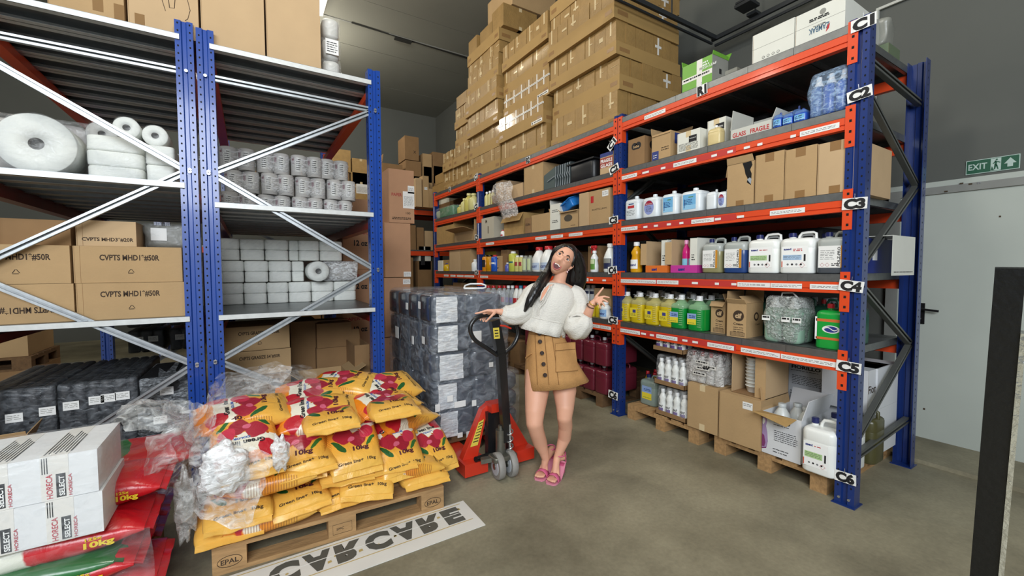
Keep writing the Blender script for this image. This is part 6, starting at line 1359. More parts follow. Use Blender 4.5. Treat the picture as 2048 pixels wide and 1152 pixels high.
# drawbar, loop, lever
top = J(988, 640); bot = J(1011, 856); jn = J(1001, 706)
pb = MB(); pb.bar(bot, jn, .062, .05, BLKP, up=(0, 1, 0)); pb.bar(jn, top, .068, .05, BLKP, up=(0, 1, 0)); pb.bar(bot-Vector((0, 0, .0)), bot+Vector((.0, .0, -.10)), .05, .05, BLKP, up=(0, 1, 0)); pb.build('drawbar', jk)
lo = MB(); L_ = [(1000, 712), (975, 697), (952, 682), (942, 667), (941, 652), (950, 638), (966, 631), (985, 630), (1004, 631), (1022, 637), (1034, 652), (1036, 670), (1028, 688), (1014, 702), (1000, 712)]
L3 = [J(*p) for p in L_[:-1]]
# smooth the loop
sm = []
for i in range(len(L3)):
    p0, p1, p2, p3 = L3[i-1], L3[i], L3[(i+1) % len(L3)], L3[(i+2) % len(L3)]
    for t in (0, .33, .66): sm.append(.5*((2*p1)+(-p0+p2)*t+(2*p0-5*p1+4*p2-p3)*t*t+(-p0+3*p1-3*p2+p3)*t**3))
lo.tube(sm, .0155, BLKP, 10, closed=True); lo.build('loop_handle', jk)
lv = MB(); a = J(1000, 651, 2.57); lv.tube([a, J(1010, 652, 2.56), J(1022, 657, 2.56)], .007, RED, 8); lv.build('lever', jk)
lb = MB(); c1, c2, c3, c4 = J(986, 656, 2.572), J(998, 655, 2.572), J(1000, 677, 2.572), J(988, 678, 2.572); lb.add([c1, c4, c3, c2], [(0, 1, 2, 3)], YLAB); 
for k in range(3): lb.add([v+Vector((0, -.001, 0)) for v in (c1.lerp(c4, .2+.25*k).lerp(c2.lerp(c3, .2+.25*k), .2), c1.lerp(c4, .3+.25*k).lerp(c2.lerp(c3, .3+.25*k), .2), c1.lerp(c4, .3+.25*k).lerp(c2.lerp(c3, .3+.25*k), .8), c1.lerp(c4, .2+.25*k).lerp(c2.lerp(c3, .2+.25*k), .8))], [(0, 1, 2, 3)], INK)
lb.build('yellow_label', jk)
# ================================================================== printed detergent bags
def bagmat(name, red=False):
    m = bpy.data.materials.new(name); n, l, b = nodes(m); b.inputs['Roughness'].default_value = .30; b.inputs['Coat Weight'].default_value = .35; b.inputs['Coat Roughness'].default_value = .2
    tc = n.new('ShaderNodeTexCoord'); nz = n.new('ShaderNodeTexNoise'); nz.inputs['Scale'].default_value = 12; l.new(tc.outputs['Object'], nz.inputs['Vector'])
    dv = n.new('ShaderNodeVectorMath'); dv.operation = 'MULTIPLY_ADD'; dv.inputs[1].default_value = (.05, .05, .0); l.new(nz.outputs['Color'], dv.inputs[0]); 
    ad = n.new('ShaderNodeVectorMath'); ad.operation = 'ADD'; l.new(tc.outputs['Object'], ad.inputs[0]); ad.inputs[1].default_value = (-.025, -.025, 0); l.new(ad.outputs[0], dv.inputs[2])
    P = dv.outputs[0]; sep = n.new('ShaderNodeSeparateXYZ'); l.new(P, sep.inputs[0])
    rmp = n.new('ShaderNodeValToRGB'); mr = n.new('ShaderNodeMapRange'); mr.inputs[1].default_value = -.21; mr.inputs[2].default_value = .21; l.new(sep.outputs[0], mr.inputs[0]); l.new(mr.outputs[0], rmp.inputs[0])
    e = rmp.color_ramp.elements
    stops = [(0, '#db7d22'), (.12, '#e8860f'), (.3, '#e28c2c'), (.5, '#e3902e'), (.66, '#e8aa40'), (1, '#e9b654')] if not red else [(0, '#b01620'), (.3, '#c01822'), (.5, '#c21a24'), (.75, '#b81822'), (1, '#c01822')]
    e[0].position, e[0].color = stops[0][0], lin(stops[0][1]); e[1].position, e[1].color = stops[-1][0], lin(stops[-1][1])
    for p_, c_ in stops[1:-1]: x_ = e.new(p_); x_.color = lin(c_)
    cur = rmp.outputs[0]
    def ell(cx, cy, rx, ry, col, rot=0, vec=None):
        nonlocal cur
        mp = n.new('ShaderNodeMapping'); mp.vector_type = 'TEXTURE'; mp.inputs['Location'].default_value = (cx, cy, 0); mp.inputs['Rotation'].default_value = (0, 0, rot); mp.inputs['Scale'].default_value = (rx, ry, 1e3)
        l.new(vec or P, mp.inputs[0]); le = n.new('ShaderNodeVectorMath'); le.operation = 'LENGTH'; l.new(mp.outputs[0], le.inputs[0])
        lt = n.new('ShaderNodeMapRange'); lt.inputs[1].default_value = 1.04; lt.inputs[2].default_value = .96; l.new(le.outputs['Value'], lt.inputs[0])
        mx = n.new('ShaderNodeMix'); mx.data_type = 'RGBA'; l.new(lt.outputs[0], mx.inputs[0]); l.new(cur, mx.inputs[6]); mx.inputs[7].default_value = lin(col); cur = mx.outputs[2]
    if not red:
        ell(-.09, .0, .06, .17, '#e9e3cf'); ell(-.14, -.10, .05, .05, '#b81c2c', .4); ell(-.125, .11, .055, .05, '#c02030', -.5)
        ell(-.01, -.05, .055, .055, '#a82438', .6); ell(.02, .03, .06, .045, '#9c2034', -.4); ell(-.02, .08, .045, .04, '#c4304a', .2); ell(.015, -.01, .02, .02, '#d0607a'); ell(.055, -.09, .055, .016, '#1f5a2a', .8); ell(.05, .10, .04, .014, '#2a6a2e', -.6)
        ell(-.045, -.10, .008, .008, '#b5541a'); ell(-.05, -.02, .007, .007, '#b5541a'); ell(-.045, .04, .007, .007, '#b5541a')
    else:
        ell(-.10, -.02, .06, .17, '#dfe0d2'); ell(-.02, .0, .05, .16, '#1f6a2c'); ell(-.15, .05, .04, .08, '#cfd7a8')
    # printed stripes on the long sides
    sy = n.new('ShaderNodeMath'); sy.operation = 'ABSOLUTE'; l.new(sep.outputs[1], sy.inputs[0]); g1 = n.new('ShaderNodeMath'); g1.operation = 'GREATER_THAN'; g1.inputs[1].default_value = .135; l.new(sy.outputs[0], g1.inputs[0])
    s2 = n.new('ShaderNodeSeparateXYZ'); l.new(tc.outputs['Object'], s2.inputs[0]); sn = n.new('ShaderNodeMath'); sn.operation = 'MULTIPLY'; sn.inputs[1].default_value = 520; l.new(s2.outputs[0], sn.inputs[0]); si = n.new('ShaderNodeMath'); si.operation = 'SINE'; l.new(sn.outputs[0], si.inputs[0]); g2 = n.new('ShaderNodeMath'); g2.operation = 'GREATER_THAN'; g2.inputs[1].default_value = .1; l.new(si.outputs[0], g2.inputs[0])
    g3 = n.new('ShaderNodeMath'); g3.operation = 'LESS_THAN'; g3.inputs[1].default_value = .12; sx_ = n.new('ShaderNodeMath'); sx_.operation = 'ABSOLUTE'; l.new(s2.outputs[0], sx_.inputs[0]); l.new(sx_.outputs[0], g3.inputs[0])
    m1 = n.new('ShaderNodeMath'); m1.operation = 'MULTIPLY'; l.new(g1.outputs[0], m1.inputs[0]); l.new(g2.outputs[0], m1.inputs[1]); m2 = n.new('ShaderNodeMath'); m2.operation = 'MULTIPLY'; l.new(m1.outputs[0], m2.inputs[0]); l.new(g3.outputs[0], m2.inputs[1]); m3 = n.new('ShaderNodeMath'); m3.operation = 'MULTIPLY'; m3.inputs[1].default_value = .55 if not red else .0; l.new(m2.outputs[0], m3.inputs[0])
    mx = n.new('ShaderNodeMix'); mx.data_type = 'RGBA'; l.new(m3.outputs[0], mx.inputs[0]); l.new(cur, mx.inputs[6]); mx.inputs[7].default_value = lin('#8a4a1c'); l.new(mx.outputs[2], b.inputs['Base Color'])
    bn = n.new('ShaderNodeTexNoise'); bn.inputs['Scale'].default_value = 9; bn.inputs['Detail'].default_value = 5; bn.inputs['Distortion'].default_value = 1.4; l.new(tc.outputs['Object'], bn.inputs['Vector']); bu = n.new('ShaderNodeBump'); bu.inputs['Strength'].default_value = .45; bu.inputs['Distance'].default_value = .02; l.new(bn.outputs[0], bu.inputs['Height']); l.new(bu.outputs[0], b.inputs['Normal'])
    return m
BAGY = bagmat('yellow_bag_print'); BAGR = bagmat('red_bag_print', True); GREENB = mat('green_bag', '#1f6a30', .3, coat=.4, bump=.4, bscale=14)
def bag_mesh(m, seed, L=.42, W=.31, H=.115, txt=True, red=False):
    rn = random.Random(seed); mb = MB(); nu, nv = 22, 20; off = Vector((seed*3.1, seed*1.7, 0))
    def half(x):
        u = min(1, abs(x)/(L/2)); return H/2*max(.06, (1-u**3.2))**.6, W/2*(1-.07*u*u)
    def surf(x, v):
        hz, hy = half(x); c, s_ = math.cos(v), math.sin(v); e = .55
        y = hy*math.copysign(abs(c)**e, c); z = hz*math.copysign(abs(s_)**.8, s_); p = Vector((x, y, z))
        return p+Vector((0, mnoise.noise(p*8+off)*.008, mnoise.noise(p*7+off)*.012+mnoise.noise(Vector((x*9, y*22, seed)))*.004))+Vector((0, 0, H/2))
    R = []
    for i in range(nu+1):
        x = -L/2+L*i/nu; R.append([surf(x, 2*PI*k/nv) for k in range(nv)])
    mb.rings(R, m)
    for sg in (-1, 1):     # crimped end seams
        x = sg*L/2; r0 = []; n = 14
        for j in range(2):
            for k in range(n+1): y = -W*.455+W*.91*k/n; r0.append(Vector((x+sg*.028*j, y, H/2-.012*j+mnoise.noise(Vector((y*14, j, seed)))*.012)))
        mb.add(r0, [(k, k+1, n+1+k+1, n+1+k) for k in range(n)], m, True); mb.add([v+Vector((0, 0, .003)) for v in r0], [(k, n+1+k, n+1+k+1, k+1) for k in range(n)], m, True)
    def top(p):
        x, y = p.x, p.y; hz, hy = half(x); yy = max(-.98, min(.98, y/hy)); c = abs(yy)**(1/.55); v = math.acos(min(1, c)); q = surf(x, v if yy >= 0 else PI-v); return Vector((x, y, q.z+.002+p.z*0))
    if txt and not red:
        mb.text('Green line+  10kg', (.175, 0, 0), UY, -UX, .016, INKB, wd=.21, bold=.025, align='c', fn=top); mb.text('10kg', (.105, .03, 0), UY, -UX, .026, mat('plum_ink', '#4a1020', .6), wd=.09, bold=.04, align='c', fn=top)
        mb.text('Green line', (-.08, 0, 0), UY, -UX, .026, INK, wd=.17, bold=.03, align='c', fn=top); mb.text('COLOR', (-.055, .02, 0), UY, -UX, .012, mat('logo_blue', '#2a5aa8', .5), wd=.08, bold=.05, align='c', fn=top)
    if red:
        fr = lambda p: Vector((p.x, -half(p.x)[1]-.004, p.z)); YT = mat('yellow_print', '#e2c52a', .5); mb.text('10kg', (.10, -.16, .045), UX, UZ, .022, YT, wd=.09, bold=.04, align='l', fn=fr); mb.text('125x', (.105, -.16, .073), UX, UZ, .012, YT, wd=.05, bold=.03, align='l', fn=fr); mb.cyl((.05, -.155, .055), (.05, -.161, .055), .026, mat('pale_disc', '#c9cfd6', .5), 14)
        mb.text('CS', (-.10, .0, 0), UX, UY, .06, INK, wd=.10, bold=.01, align='c', fn=top)
    return mb
protos = [bag_mesh(BAGY, s_).build('detergent_bag', None) for s_ in (1, 2, 3)]; rprot = [bag_mesh(BAGR, s_, .56, .34, .12, red=True).build('detergent_bag', None) for s_ in (4, 5)]
bused = set()
def bag(pr, x, y, z, rz, rx, ry, label, group, sc=(1, 1, 1)):
    o = pr if pr.name not in bused else pr.copy()
    if pr.name in bused: COL.objects.link(o)
    bused.add(pr.name); o.location = (x, y, z); o.rotation_euler = (Matrix.Rotation(rz, 3, 'Z') @ Matrix.Rotation(ry, 3, 'Y') @ Matrix.Rotation(rx, 3, 'X')).to_euler(); o.scale = sc
    return tag(o, label, 'detergent bag', group)
pallet('wooden EPAL pallet carrying the yellow detergent bags', .42, 2.86, -.035)
G = 'yellow detergent bags piled on the pallet'; E_ = -PI/2
# px, py of the visible centre, depth plane y of the bag's near end, kind, tilts
BG = [ # layer 0 and 1: ends toward the viewer
 (462, 1085, 2.46, 'E', 0, .05, 'bottom row, far left corner, end flap outward'), (590, 1068, 2.50, 'E', .0, .0, 'bottom row, second from left, under a striped one'), (722, 1022, 2.50, 'E', 0, .0, 'bottom row, third from left'), (850, 985, 2.50, 'E', 0, 0, 'bottom row at the right end of the pallet'),
 (545, 1050, 2.44, 'S', 0, 0, 'striped side outward, low at the left front'),
 (478, 1036, 2.44, 'E', 0, .12, 'second row, far left, with hand-sized wrinkles'), (600, 1010, 2.46, 'E', .14, .1, 'second row, second from left, tilted'), (690, 996, 2.47, 'E', .10, .1, 'second row, middle'), (745, 968, 2.44, 'E', -.38, .25, 'second row, steeply tilted with end corner pointing down'), (855, 958, 2.47, 'E', -.05, .08, 'second row, right end'),
 (545, 975, 2.44, 'S', .0, 0, 'striped side with red flower, left front'), (825, 945, 2.47, 'S', -.28, 0, 'orange striped side sloping, right front'),
 (505, 938, 2.46, 'E', .05, .12, 'third row, left, under the film'), (615, 935, 2.48, 'E', .08, .1, 'third row, second from left'), (700, 950, 2.50, 'E', -.12, .1, 'third row, middle, partly covered'), (790, 930, 2.50, 'E', -.1, .08, 'third row, right of middle')]
pid = 0
for px, py, y, kd, rx, ry, lab in BG:
    if kd == 'E': c = bp(px, py, 'y', y); bag(protos[pid % 3], c.x, y+.20, max(.146, c.z-.055), E_+rx*.5, rx*.35, ry, 'yellow detergent bag, '+lab, G)
    else: c = bp(px, py, 'y', y); bag(protos[pid % 3], c.x, y+.15, max(.15, c.z-.055), 0 if pid % 2 else 0, 0, -rx*.5, 'yellow detergent bag, '+lab, G)
    pid += 1
for px, py, y, rz, ry, lab in ((487, 880, 2.52, PI/2+.12, -.5, 'big white and red panel tilted to the viewer, left'), (597, 893, 2.52, E_-.06, .62, 'sloping front with 10kg, left of middle'), (705, 885, 2.50, E_+.02, .64, 'sloping front with 10kg and green leaf, middle'), (792, 896, 2.50, E_+.12, .62, 'sloping front with 10kg, right of middle'), (856, 893, 2.58, E_+.2, .6, 'sloping front with 10kg, right edge')):
    c = bp(px, py, 'y', y+.1); bag(protos[pid % 3], c.x, y+.17, c.z-.05, rz, 0, ry, 'yellow detergent bag, '+lab, G, (.95, .98, 1)); pid += 1
for px, py, y, rz, ry, rx, lab in ((490, 828, 2.80, .1, .0, .25, 'top left under film, red flower up'), (640, 828, 2.74, -.06, 0, .35, 'upper tier, middle, white logo turned sideways'), (632, 790, 2.98, -.12, .02, .3, 'top tier, middle, behind the sideways logo'), (775, 777, 2.95, .22, -.05, .35, 'topmost at the right, red and white face'), (768, 808, 2.78, .3, -.02, .2, 'white logo end beneath the topmost one'), (805, 835, 2.80, .35, 0, .2, 'right shoulder of the pile, crumpled yellow end'), (690, 770, 3.05, -.5, 0, .2, 'yellow twisted end at the top middle')):
    c = bp(px, py, 'y', y); bag(protos[pid % 3], c.x, y+.05, c.z-.06, rz, rx, ry, 'yellow detergent bag, '+lab, G); pid += 1
for i, (x, y) in enumerate(((-.02, 3.02), (.40, 3.03), (.82, 3.0), (.0, 3.05), (.42, 3.02), (.8, 2.98), (.05, 3.0), (.45, 3.0), (.8, 2.96), (.1, 2.98), (.5, 2.98), (.38, 2.72), (.75, 2.74))):
    bag(protos[i % 3], x, y, .146+.105*(i//3) if i < 11 else .56, E_, 0, 0, 'yellow detergent bag inside the pile, hidden behind the front rows', 'bags inside the yellow pile')
# film sagging off the left side of the pile
def sheet(name, label, fn, n1, n2, m, cat='film', obj='film_heap'):
    mb = MB(); vs = [fn(i/(n1-1), j/(n2-1)) for i in range(n1) for j in range(n2)]
    mb.add(vs, [(i*n2+j, i*n2+j+1, (i+1)*n2+j+1, (i+1)*n2+j) for i in range(n1-1) for j in range(n2-1)], m, True)
    o = mb.build(obj, None); c = Vector(vs[0]); return tag(o, label, cat)
N3 = lambda v, s_: Vector((mnoise.noise(Vector(v)*s_), mnoise.noise(Vector(v)*s_+Vector((7, 0, 0))), mnoise.noise(Vector(v)*s_+Vector((0, 7, 0)))))
HEAP = film('heap_film', '#eceeec', .24, rough=.14, scale=16, strength=.5, thr=.52); HEAPB = film('bright_heap_film', '#fafcfc', .42, rough=.12, scale=22, strength=.6, thr=.48)
def leftfilm(u, v):   # u from back to front round the left corner, v up
    path = [Vector((.12, 3.15, 0)), Vector((-.20, 3.1, 0)), Vector((-.27, 2.85, 0)), Vector((-.28, 2.6, 0)), Vector((-.22, 2.42, 0)), Vector((.02, 2.36, 0))]
    t = u*(len(path)-1); k = min(int(t), len(path)-2); p = path[k].lerp(path[k+1], t-k)
    hi = .86-.30*max(0, u-.45)*1.8; lo = .20+.18*abs(math.sin(u*7))+.25*max(0, u-.7); z = lo+(hi-lo)*v; p = p+Vector((.10*v*v, .02*v, z)); return p+N3(p, 7)*.06+N3(p, 19)*.025
sheet('f', 'crumpled clear film sagging down the left side of the yellow bags', leftfilm, 34, 26, HEAP)
def blobf(c, r, amp=.35, n=26):
    def f(u, v):
        a, b = u*2*PI, (v-.5)*PI*.999; p = Vector((math.cos(a)*math.cos(b), math.sin(a)*math.cos(b), math.sin(b))); k = 1+amp*mnoise.noise(p*2.2+Vector(c)*5)+amp*.4*mnoise.noise(p*7+Vector(c)); return Vector((c[0]+p.x*r[0]*k, c[1]+p.y*r[1]*k, c[2]+p.z*r[2]*k))
    return f
c = bp(450, 938, 'y', 2.38); sheet('f', 'bright knot of crumpled film at the front left of the yellow bags', blobf(tuple(c), (.10, .045, .12)), 26, 20, HEAPB)
c = bp(560, 905, 'y', 2.42); sheet('f', 'small shiny twist of film between two yellow bags', blobf(tuple(c), (.04, .03, .09), .5), 20, 16, HEAPB)
c = bp(372, 1010, 'y', 2.55); sheet('f', 'film tail hanging to the floor left of the yellow bags', blobf(tuple(c), (.045, .06, .17), .5), 22, 18, HEAP)
sheet('f', 'thin film drawn over the top left yellow bags', lambda u, v: Vector((-.2+.55*u, 2.55+.6*v, .80+.06*math.sin(u*3)+.04*v))+N3((u*2, v*2, 0), 3)*.04, 16, 14, FILM)
# ================================================================== red bags with the white taped cartons, lower left
pallet('wooden pallet under the red detergent bags at lower left', -1.05, 2.62, 0, marks=False)
RG = 'red detergent bags at lower left'; k = 0
for lay, z in enumerate((.146, .262, .378)):
    for i, x in enumerate((-1.29, -.70)):
        for j, y in enumerate((2.42, 2.78)):
            bag(rprot[k % 2], x+.03*((k*7) % 3-1)+(.02 if i else 0), y-(.04 if lay == 1 and i else 0), z, PI if j else 0, .02, .02*(k % 2), 'red detergent bag, '+['lowest', 'middle', 'upper'][lay]+' layer, '+['front', 'rear'][j]+' row, '+['left', 'right'][i]+' one', RG); k += 1
o = bag_mesh(GREENB, 9, .62, .30, .10, txt=False).build('detergent_bag', None, (-.80, 2.36, .30)); tag(o, 'long glossy green bag in the middle of the red ones', 'detergent bag', RG)
bag(rprot[0], -.56, 2.80, .50, .1, .1, -.05, 'red bag with pale green face showing CS, behind the white cartons', RG); bag(rprot[1], -.58, 2.52, .50, -.05, .12, .0, 'red bag squeezed beside the white cartons, 10kg print up', RG, (.8, .8, 1))
HRED = mat('horeca_red', '#b33a48', .5)
def horeca(mb, W, D, H):
    for x in (W/2-.155, W/2-.31, W/2-.47, W/2-.80):
        w_ = .075; mb.box(x, x+w_, -D/2-.0012, -D/2, 0, H, XTAPE); mb.box(x, x+w_, -D/2, D/2, H, H+.0012, XTAPE)
        for k in range(8): mb.box(x+.004+.0065*(k % 3), x+.0065+.0065*(k % 3), -D/2-.002, -D/2-.001, H*(.62+.0), H*.98, INK); mb.box(x+.004+.010*k, x+.008+.010*k, -D/2+.02+.01*(k % 3), D/2-.06-.02*(k % 4), H+.001, H+.002, INK)
        mb.text('HORECA', (x+.030, -D/2-.001, H*.04), (0, 0, 1), (-1, 0, 0), .016, HRED, wd=H*.56, bold=.02, lift=.001); mb.box(x+.040, x+.066, -D/2-.0018, -D/2-.001, H*.04, H*.58, INK)
        mb.text('SELECT', (x+.062, -D/2-.0018, H*.07), (0, 0, 1), (-1, 0, 0), .014, WHITE, wd=H*.46, bold=.03, lift=.001); mb.text('HORECA', (x+.082, -D/2-.001, H*.04), (0, 0, 1), (-1, 0, 0), .009, HRED, wd=H*.5, bold=.02, lift=.001)
def hlab(sx):
    def f(mb, W, D, H):
        horeca(mb, W, D, H); mb.box(W/2-sx, W/2-sx+.10, -D/2-.003, -D/2-.002, H*.15, H*.92, WHITE); scribble(mb, W/2-sx+.02, W/2-sx+.09, H*.7, -D/2-.003, INK, 3, .025, .006, 4); barcode(mb, W/2-sx+.02, H*.22, -D/2-.003, .07, .03)
    return f
HW = mat('horeca_carton', '#dcdddd', .5)
o1 = carton('lower long white carton with HORECA SELECT tape on the red bags', (-1.15, 2.38, .492), 1.28, .34, .160, rz=.0, m=HW, fn=hlab(.40), seam=False)
o2 = carton('upper long white carton with HORECA SELECT tape and address label', (-1.155, 2.385, .654), 1.27, .34, .165, rz=.0, m=HW, fn=hlab(.44), seam=False)
film_wrap(o2, 1.30, .36, .345, film('thin_film', '#e8eef2', .10, scale=12), c=(0, 0, -.17), wob=.012, r=.03)
def heap2(u, v):
    a = u*PI; p = Vector((-.44+.20*math.sin(a)*(.7+.3*v)+.02, 3.0-.55*u+.05*math.cos(v*4), .47+.36*v-.12*abs(u-.4)*v)); return p+N3(p, 6)*.08+N3(p, 17)*.03
sheet('f', 'big heap of crumpled clear film at the right side of the red bags', heap2, 34, 24, HEAP)
sheet('f', 'film cap arching over the right end of the red bags', lambda u, v: (lambda p: p+N3(p, 6)*.06+N3(p, 18)*.025)(Vector((-.54+.34*u, 2.50+.50*v, .83-.20*u*u+.02*math.sin(v*5)))), 24, 22, HEAP)
sheet('f', 'clear film skin stretched over the front of the red bags', lambda u, v: (lambda p: p+N3(p, 8)*.012)(Vector((-1.5+1.13*u, 2.21-.01*math.sin(v*9), .15+.32*v))), 40, 14, film('skin_film', '#eceef0', .06, rough=.08, scale=10))
# ================================================================== CARCARE board on the floor
SG = mat('sign_board', '#dcdad3', .45, var=.02); GOLD = mat('sign_gold', '#b8a166', .5); SGR = mat('sign_grey', '#55554f', .5)
a, b_ = bp(970, 1050, 'z', .004), bp(925, 1003, 'z', .004); X1 = 1.143
sb = MB(); bx0 = -1.05; y0, y1 = 2.140, 2.446; cy = (y0+y1)/2; cx = (bx0+X1)/2
sb.box(bx0-cx, X1-cx, y0-cy, y1-cy, 0, .004, SG); zz = .0045
for yy in (y0+.095, y1-.022): sb.box(bx0-cx+.02, X1-cx-.035, yy-.004-cy, yy+.002-cy, zz-.001, zz, GOLD)
for k, ch in enumerate('CARCARE'):
    x = .040+.1530*k; w_ = .138 if ch != 'E' else .112
    vs, fs, tx0, tx1, ty0, ty1 = text_geo(ch, .07); kx = w_/(tx1-tx0); ky = .160/(ty1-ty0); yb0 = y1-.040-cy
    sb.add([(x-cx+(v.x-tx0)*kx, yb0-(v.y-ty0)*ky, zz+.0004) for v in vs], fs, SGR)
    sb.box(x-cx-.005, x-cx+w_+.008, yb0-.078, yb0-.072, zz, zz+.0007, SG)
    rn = random.Random(k+3)
    for q in range(3): u, v = rn.uniform(0, .13), rn.uniform(.03, .14); r_ = rn.uniform(.007, .012); sb.add([(x-cx+u-r_, yb0-v-r_, zz), (x-cx+u+r_, yb0-v-r_*.6, zz), (x-cx+u+r_*.8, yb0-v+r_, zz), (x-cx+u-r_*.8, yb0-v+r_*.8, zz)], [(0, 1, 2, 3)], GOLD)
tag(sb.build('sign_board', None, (cx, cy, .001)), 'white board lying on the floor with grey CARCARE lettering upside down', 'sign')
# ================================================================== black post in the near right corner
BP_ = mat('post_black', '#08090b', .35, coat=.1, bump=.15, bscale=60); CHR = mat('chrome_strip', '#d9dad3', .18, .85, bump=.5, bscale=50)
t0, t1 = Vector((1.515, .235, 1.515)), None; d0 = dp(1990, 535, 1.0); e0 = dp(1928, 1290, 1.13)
dirv = (e0-d0).normalized(); e1 = d0+dirv*((0-d0.z)/dirv.z)
o = thing('black_post', 'black square post with a bright chrome edge in the near right corner', 'post', (e1.x, e1.y, 0))
up_ = (d0-e1).normalized(); sdv = (d0-CAM).cross(up_).normalized(); nv = sdv.cross(up_); R = Matrix((sdv, nv, up_)).transposed(); mid = (d0+e1)/2-Vector((e1.x, e1.y, 0)); Ls = (d0-e1).length
mb = MB(); mb.cbox(mid+sdv*.0235, (.047, .03, Ls), BP_, R); mb.build('body', o)
mb = MB(); mb.cbox(mid+sdv*.0515-up_*.07, (.009, .04, Ls-.16), CHR, R); mb.build('edge_strip', o)
mb = MB(); mb.cbox(Vector((.02, .0, .004)), (.14, .14, .008), BP_); mb.build('base_plate', o)
# ================================================================== the woman
DB = 3.08; MPX = DB/CF
def S(px, py, d=DB): return dp(px, py, d)
SKIN = mat('skin', '#dfa88c', .5, var=.04, vscale=9); SKIN.node_tree.nodes['Principled BSDF'].inputs['Subsurface Weight'].default_value = .12; SKIN.node_tree.nodes['Principled BSDF'].inputs['Subsurface Radius'].default_value = (.02, .008, .004)
foot = bp(1103, 955, 'z', 0)
BASE = Vector((foot.x, foot.y, 0)); pers = thing('person', 'woman in white blouse and tan button skirt laughing with one hand on the truck handle', 'person', BASE)
def local(v): return Vector(v)-BASE
toeR, toeL = bp(1078, 955, 'z', .022), bp(1101, 963, 'z', .022)      # R: leg at image left
heelL = bp(1125, 944, 'z', 0)+Vector((0, 0, .085)); heelR = bp(1104, 930, 'z', 0)+Vector((0, 0, .085))
V_, E2, RD, EXTRA = [], [], [], []
def nd(p, r, par=None):
    V_.append(local(p)); RD.append(r if isinstance(r, tuple) else (r, r)); i = len(V_)-1
    if par is not None: E2.append((par, i))
    return i
pel = nd(S(1097, 700), (.15, .10))
w1 = nd(S(1094, 668), (.115, .085), pel); ch = nd(S(1102, 615), (.125, .09), w1); nb = nd(S(1113, 578), (.11, .07), ch)
n1 = nd(S(1118, 563), .047, nb); n2 = nd(S(1122, 548, 3.07), .045, n1); n3 = nd(S(1126, 532, 3.07), .048, n2)
for hip, pts in ((( 1078, 722), [(1074, 780, .088, 3.04), (1070, 822, .070, 2.99), (1069, 845, .060, 2.97), (1073, 862, .054, 3.0), (1080, 885, .052, 3.06), (1087, 903, .036, 3.08), (1091, 917, .028, 3.09)]), ((1120, 720), [(1129, 780, .086, 3.06), (1130, 815, .064, 3.01), (1129, 834, .054, 3.0), (1131, 852, .050, 3.05), (1129, 875, .048, 3.1), (1121, 898, .034, 3.10), (1114, 916, .026, 3.10)])):
    p = nd(S(*hip), (.095, .10), pel)
    for x, y, r, d in pts: p = nd(S(x, y, d), r, p)
    R_ = hip[0] < 1100; tt, hh = (toeR, heelR) if R_ else (toeL, heelL)
    an = V_[p]+BASE; hl = hh+Vector((0, 0, .035)); nd(hl, .030, p)
    ball = tt.lerp(hh, .33); ball.z = .040; mid = (an+ball)/2+Vector((0, 0, .0)); q = nd(mid, (.030, .024), p); q = nd(ball, (.036, .018), q)
    fd = (tt-hh); fd.z = 0; fd.normalize(); sd = Vector((-fd.y, fd.x, 0))
    for k, (o_, L, rr) in enumerate(((-.028, .92, .0100), (-.012, 1.0, .0085), (.002, .97, .0080), (.015, .92, .0078), (.027, .84, .0075))):
        sgn = 1 if R_ else -1; b_ = ball+sd*sgn*o_*.95; b_.z = .030; a = nd(b_, rr*1.15); EXTRA.append((p, a)); EXTRA.append((q, a)); e_ = ball.lerp(tt, L)+sd*sgn*o_; e_.z = .026; nd(e_, rr, a)
# arms
shR = nd(S(1076, 583), .052, nb); e = nd(S(1060, 604, 3.06), .043, shR); e = nd(S(1046, 632, 3.04), .037, e); e = nd(S(1022, 630, 3.0), .033, e); e = nd(S(1003, 624, 2.96), .0235, e); hR = nd(S(992, 622, 2.945), (.030, .016), e); hR2 = nd(S(984, 623, 2.94), (.034, .013), hR); WR = [hR]
def finger(par, pts, r):
    p = None; W_ = WR[0]
    for k, (x, y, d) in enumerate(pts):
        q = nd(S(x, y, d), r*(1-.07*k), p)
        if k == 0: EXTRA.append((W_, q))
        p = q
finger(hR2, [(974, 621, 2.925), (964, 624, 2.92), (957, 626, 2.918), (951, 627, 2.915)], .0088)
finger(hR2, [(973, 625, 2.945), (965, 629, 2.945), (961, 634, 2.945), (961, 640, 2.942)], .0088)
finger(hR2, [(974, 628, 2.965), (968, 632, 2.967), (965, 638, 2.966), (967, 643, 2.963)], .0084)
finger(hR2, [(976, 630, 2.987), (972, 634, 2.99), (969, 639, 2.99), (971, 643, 2.987)], .0076)
finger(hR, [(987, 628, 2.91), (982, 633, 2.90), (977, 638, 2.905), (972, 643, 2.91)], .0092)
shL = nd(S(1150, 590), .052, nb); e = nd(S(1160, 622, 3.06), .042, shL); e = nd(S(1168, 650, 3.02), .036, e); e = nd(S(1176, 628, 2.97), .033, e); e = nd(S(1184, 608, 2.93), .0235, e); hL = nd(S(1190, 601, 2.92), (.024, .016), e); hL2 = nd(S(1196, 599, 2.91), (.031, .013), hL); WR = [hL]
finger(hL2, [(1203, 594, 2.90), (1209, 593, 2.895), (1213, 594, 2.89), (1218, 595, 2.885)], .0084)
finger(hL2, [(1203, 598, 2.89), (1208, 600, 2.88), (1212, 602, 2.875), (1215, 604, 2.87)], .0084)
finger(hL2, [(1201, 603, 2.885), (1205, 606, 2.87), (1207, 609, 2.86), (1209, 612, 2.86)], .0080)
finger(hL2, [(1197, 605, 2.885), (1199, 610, 2.87), (1200, 614, 2.86), (1201, 617, 2.86)], .0070)
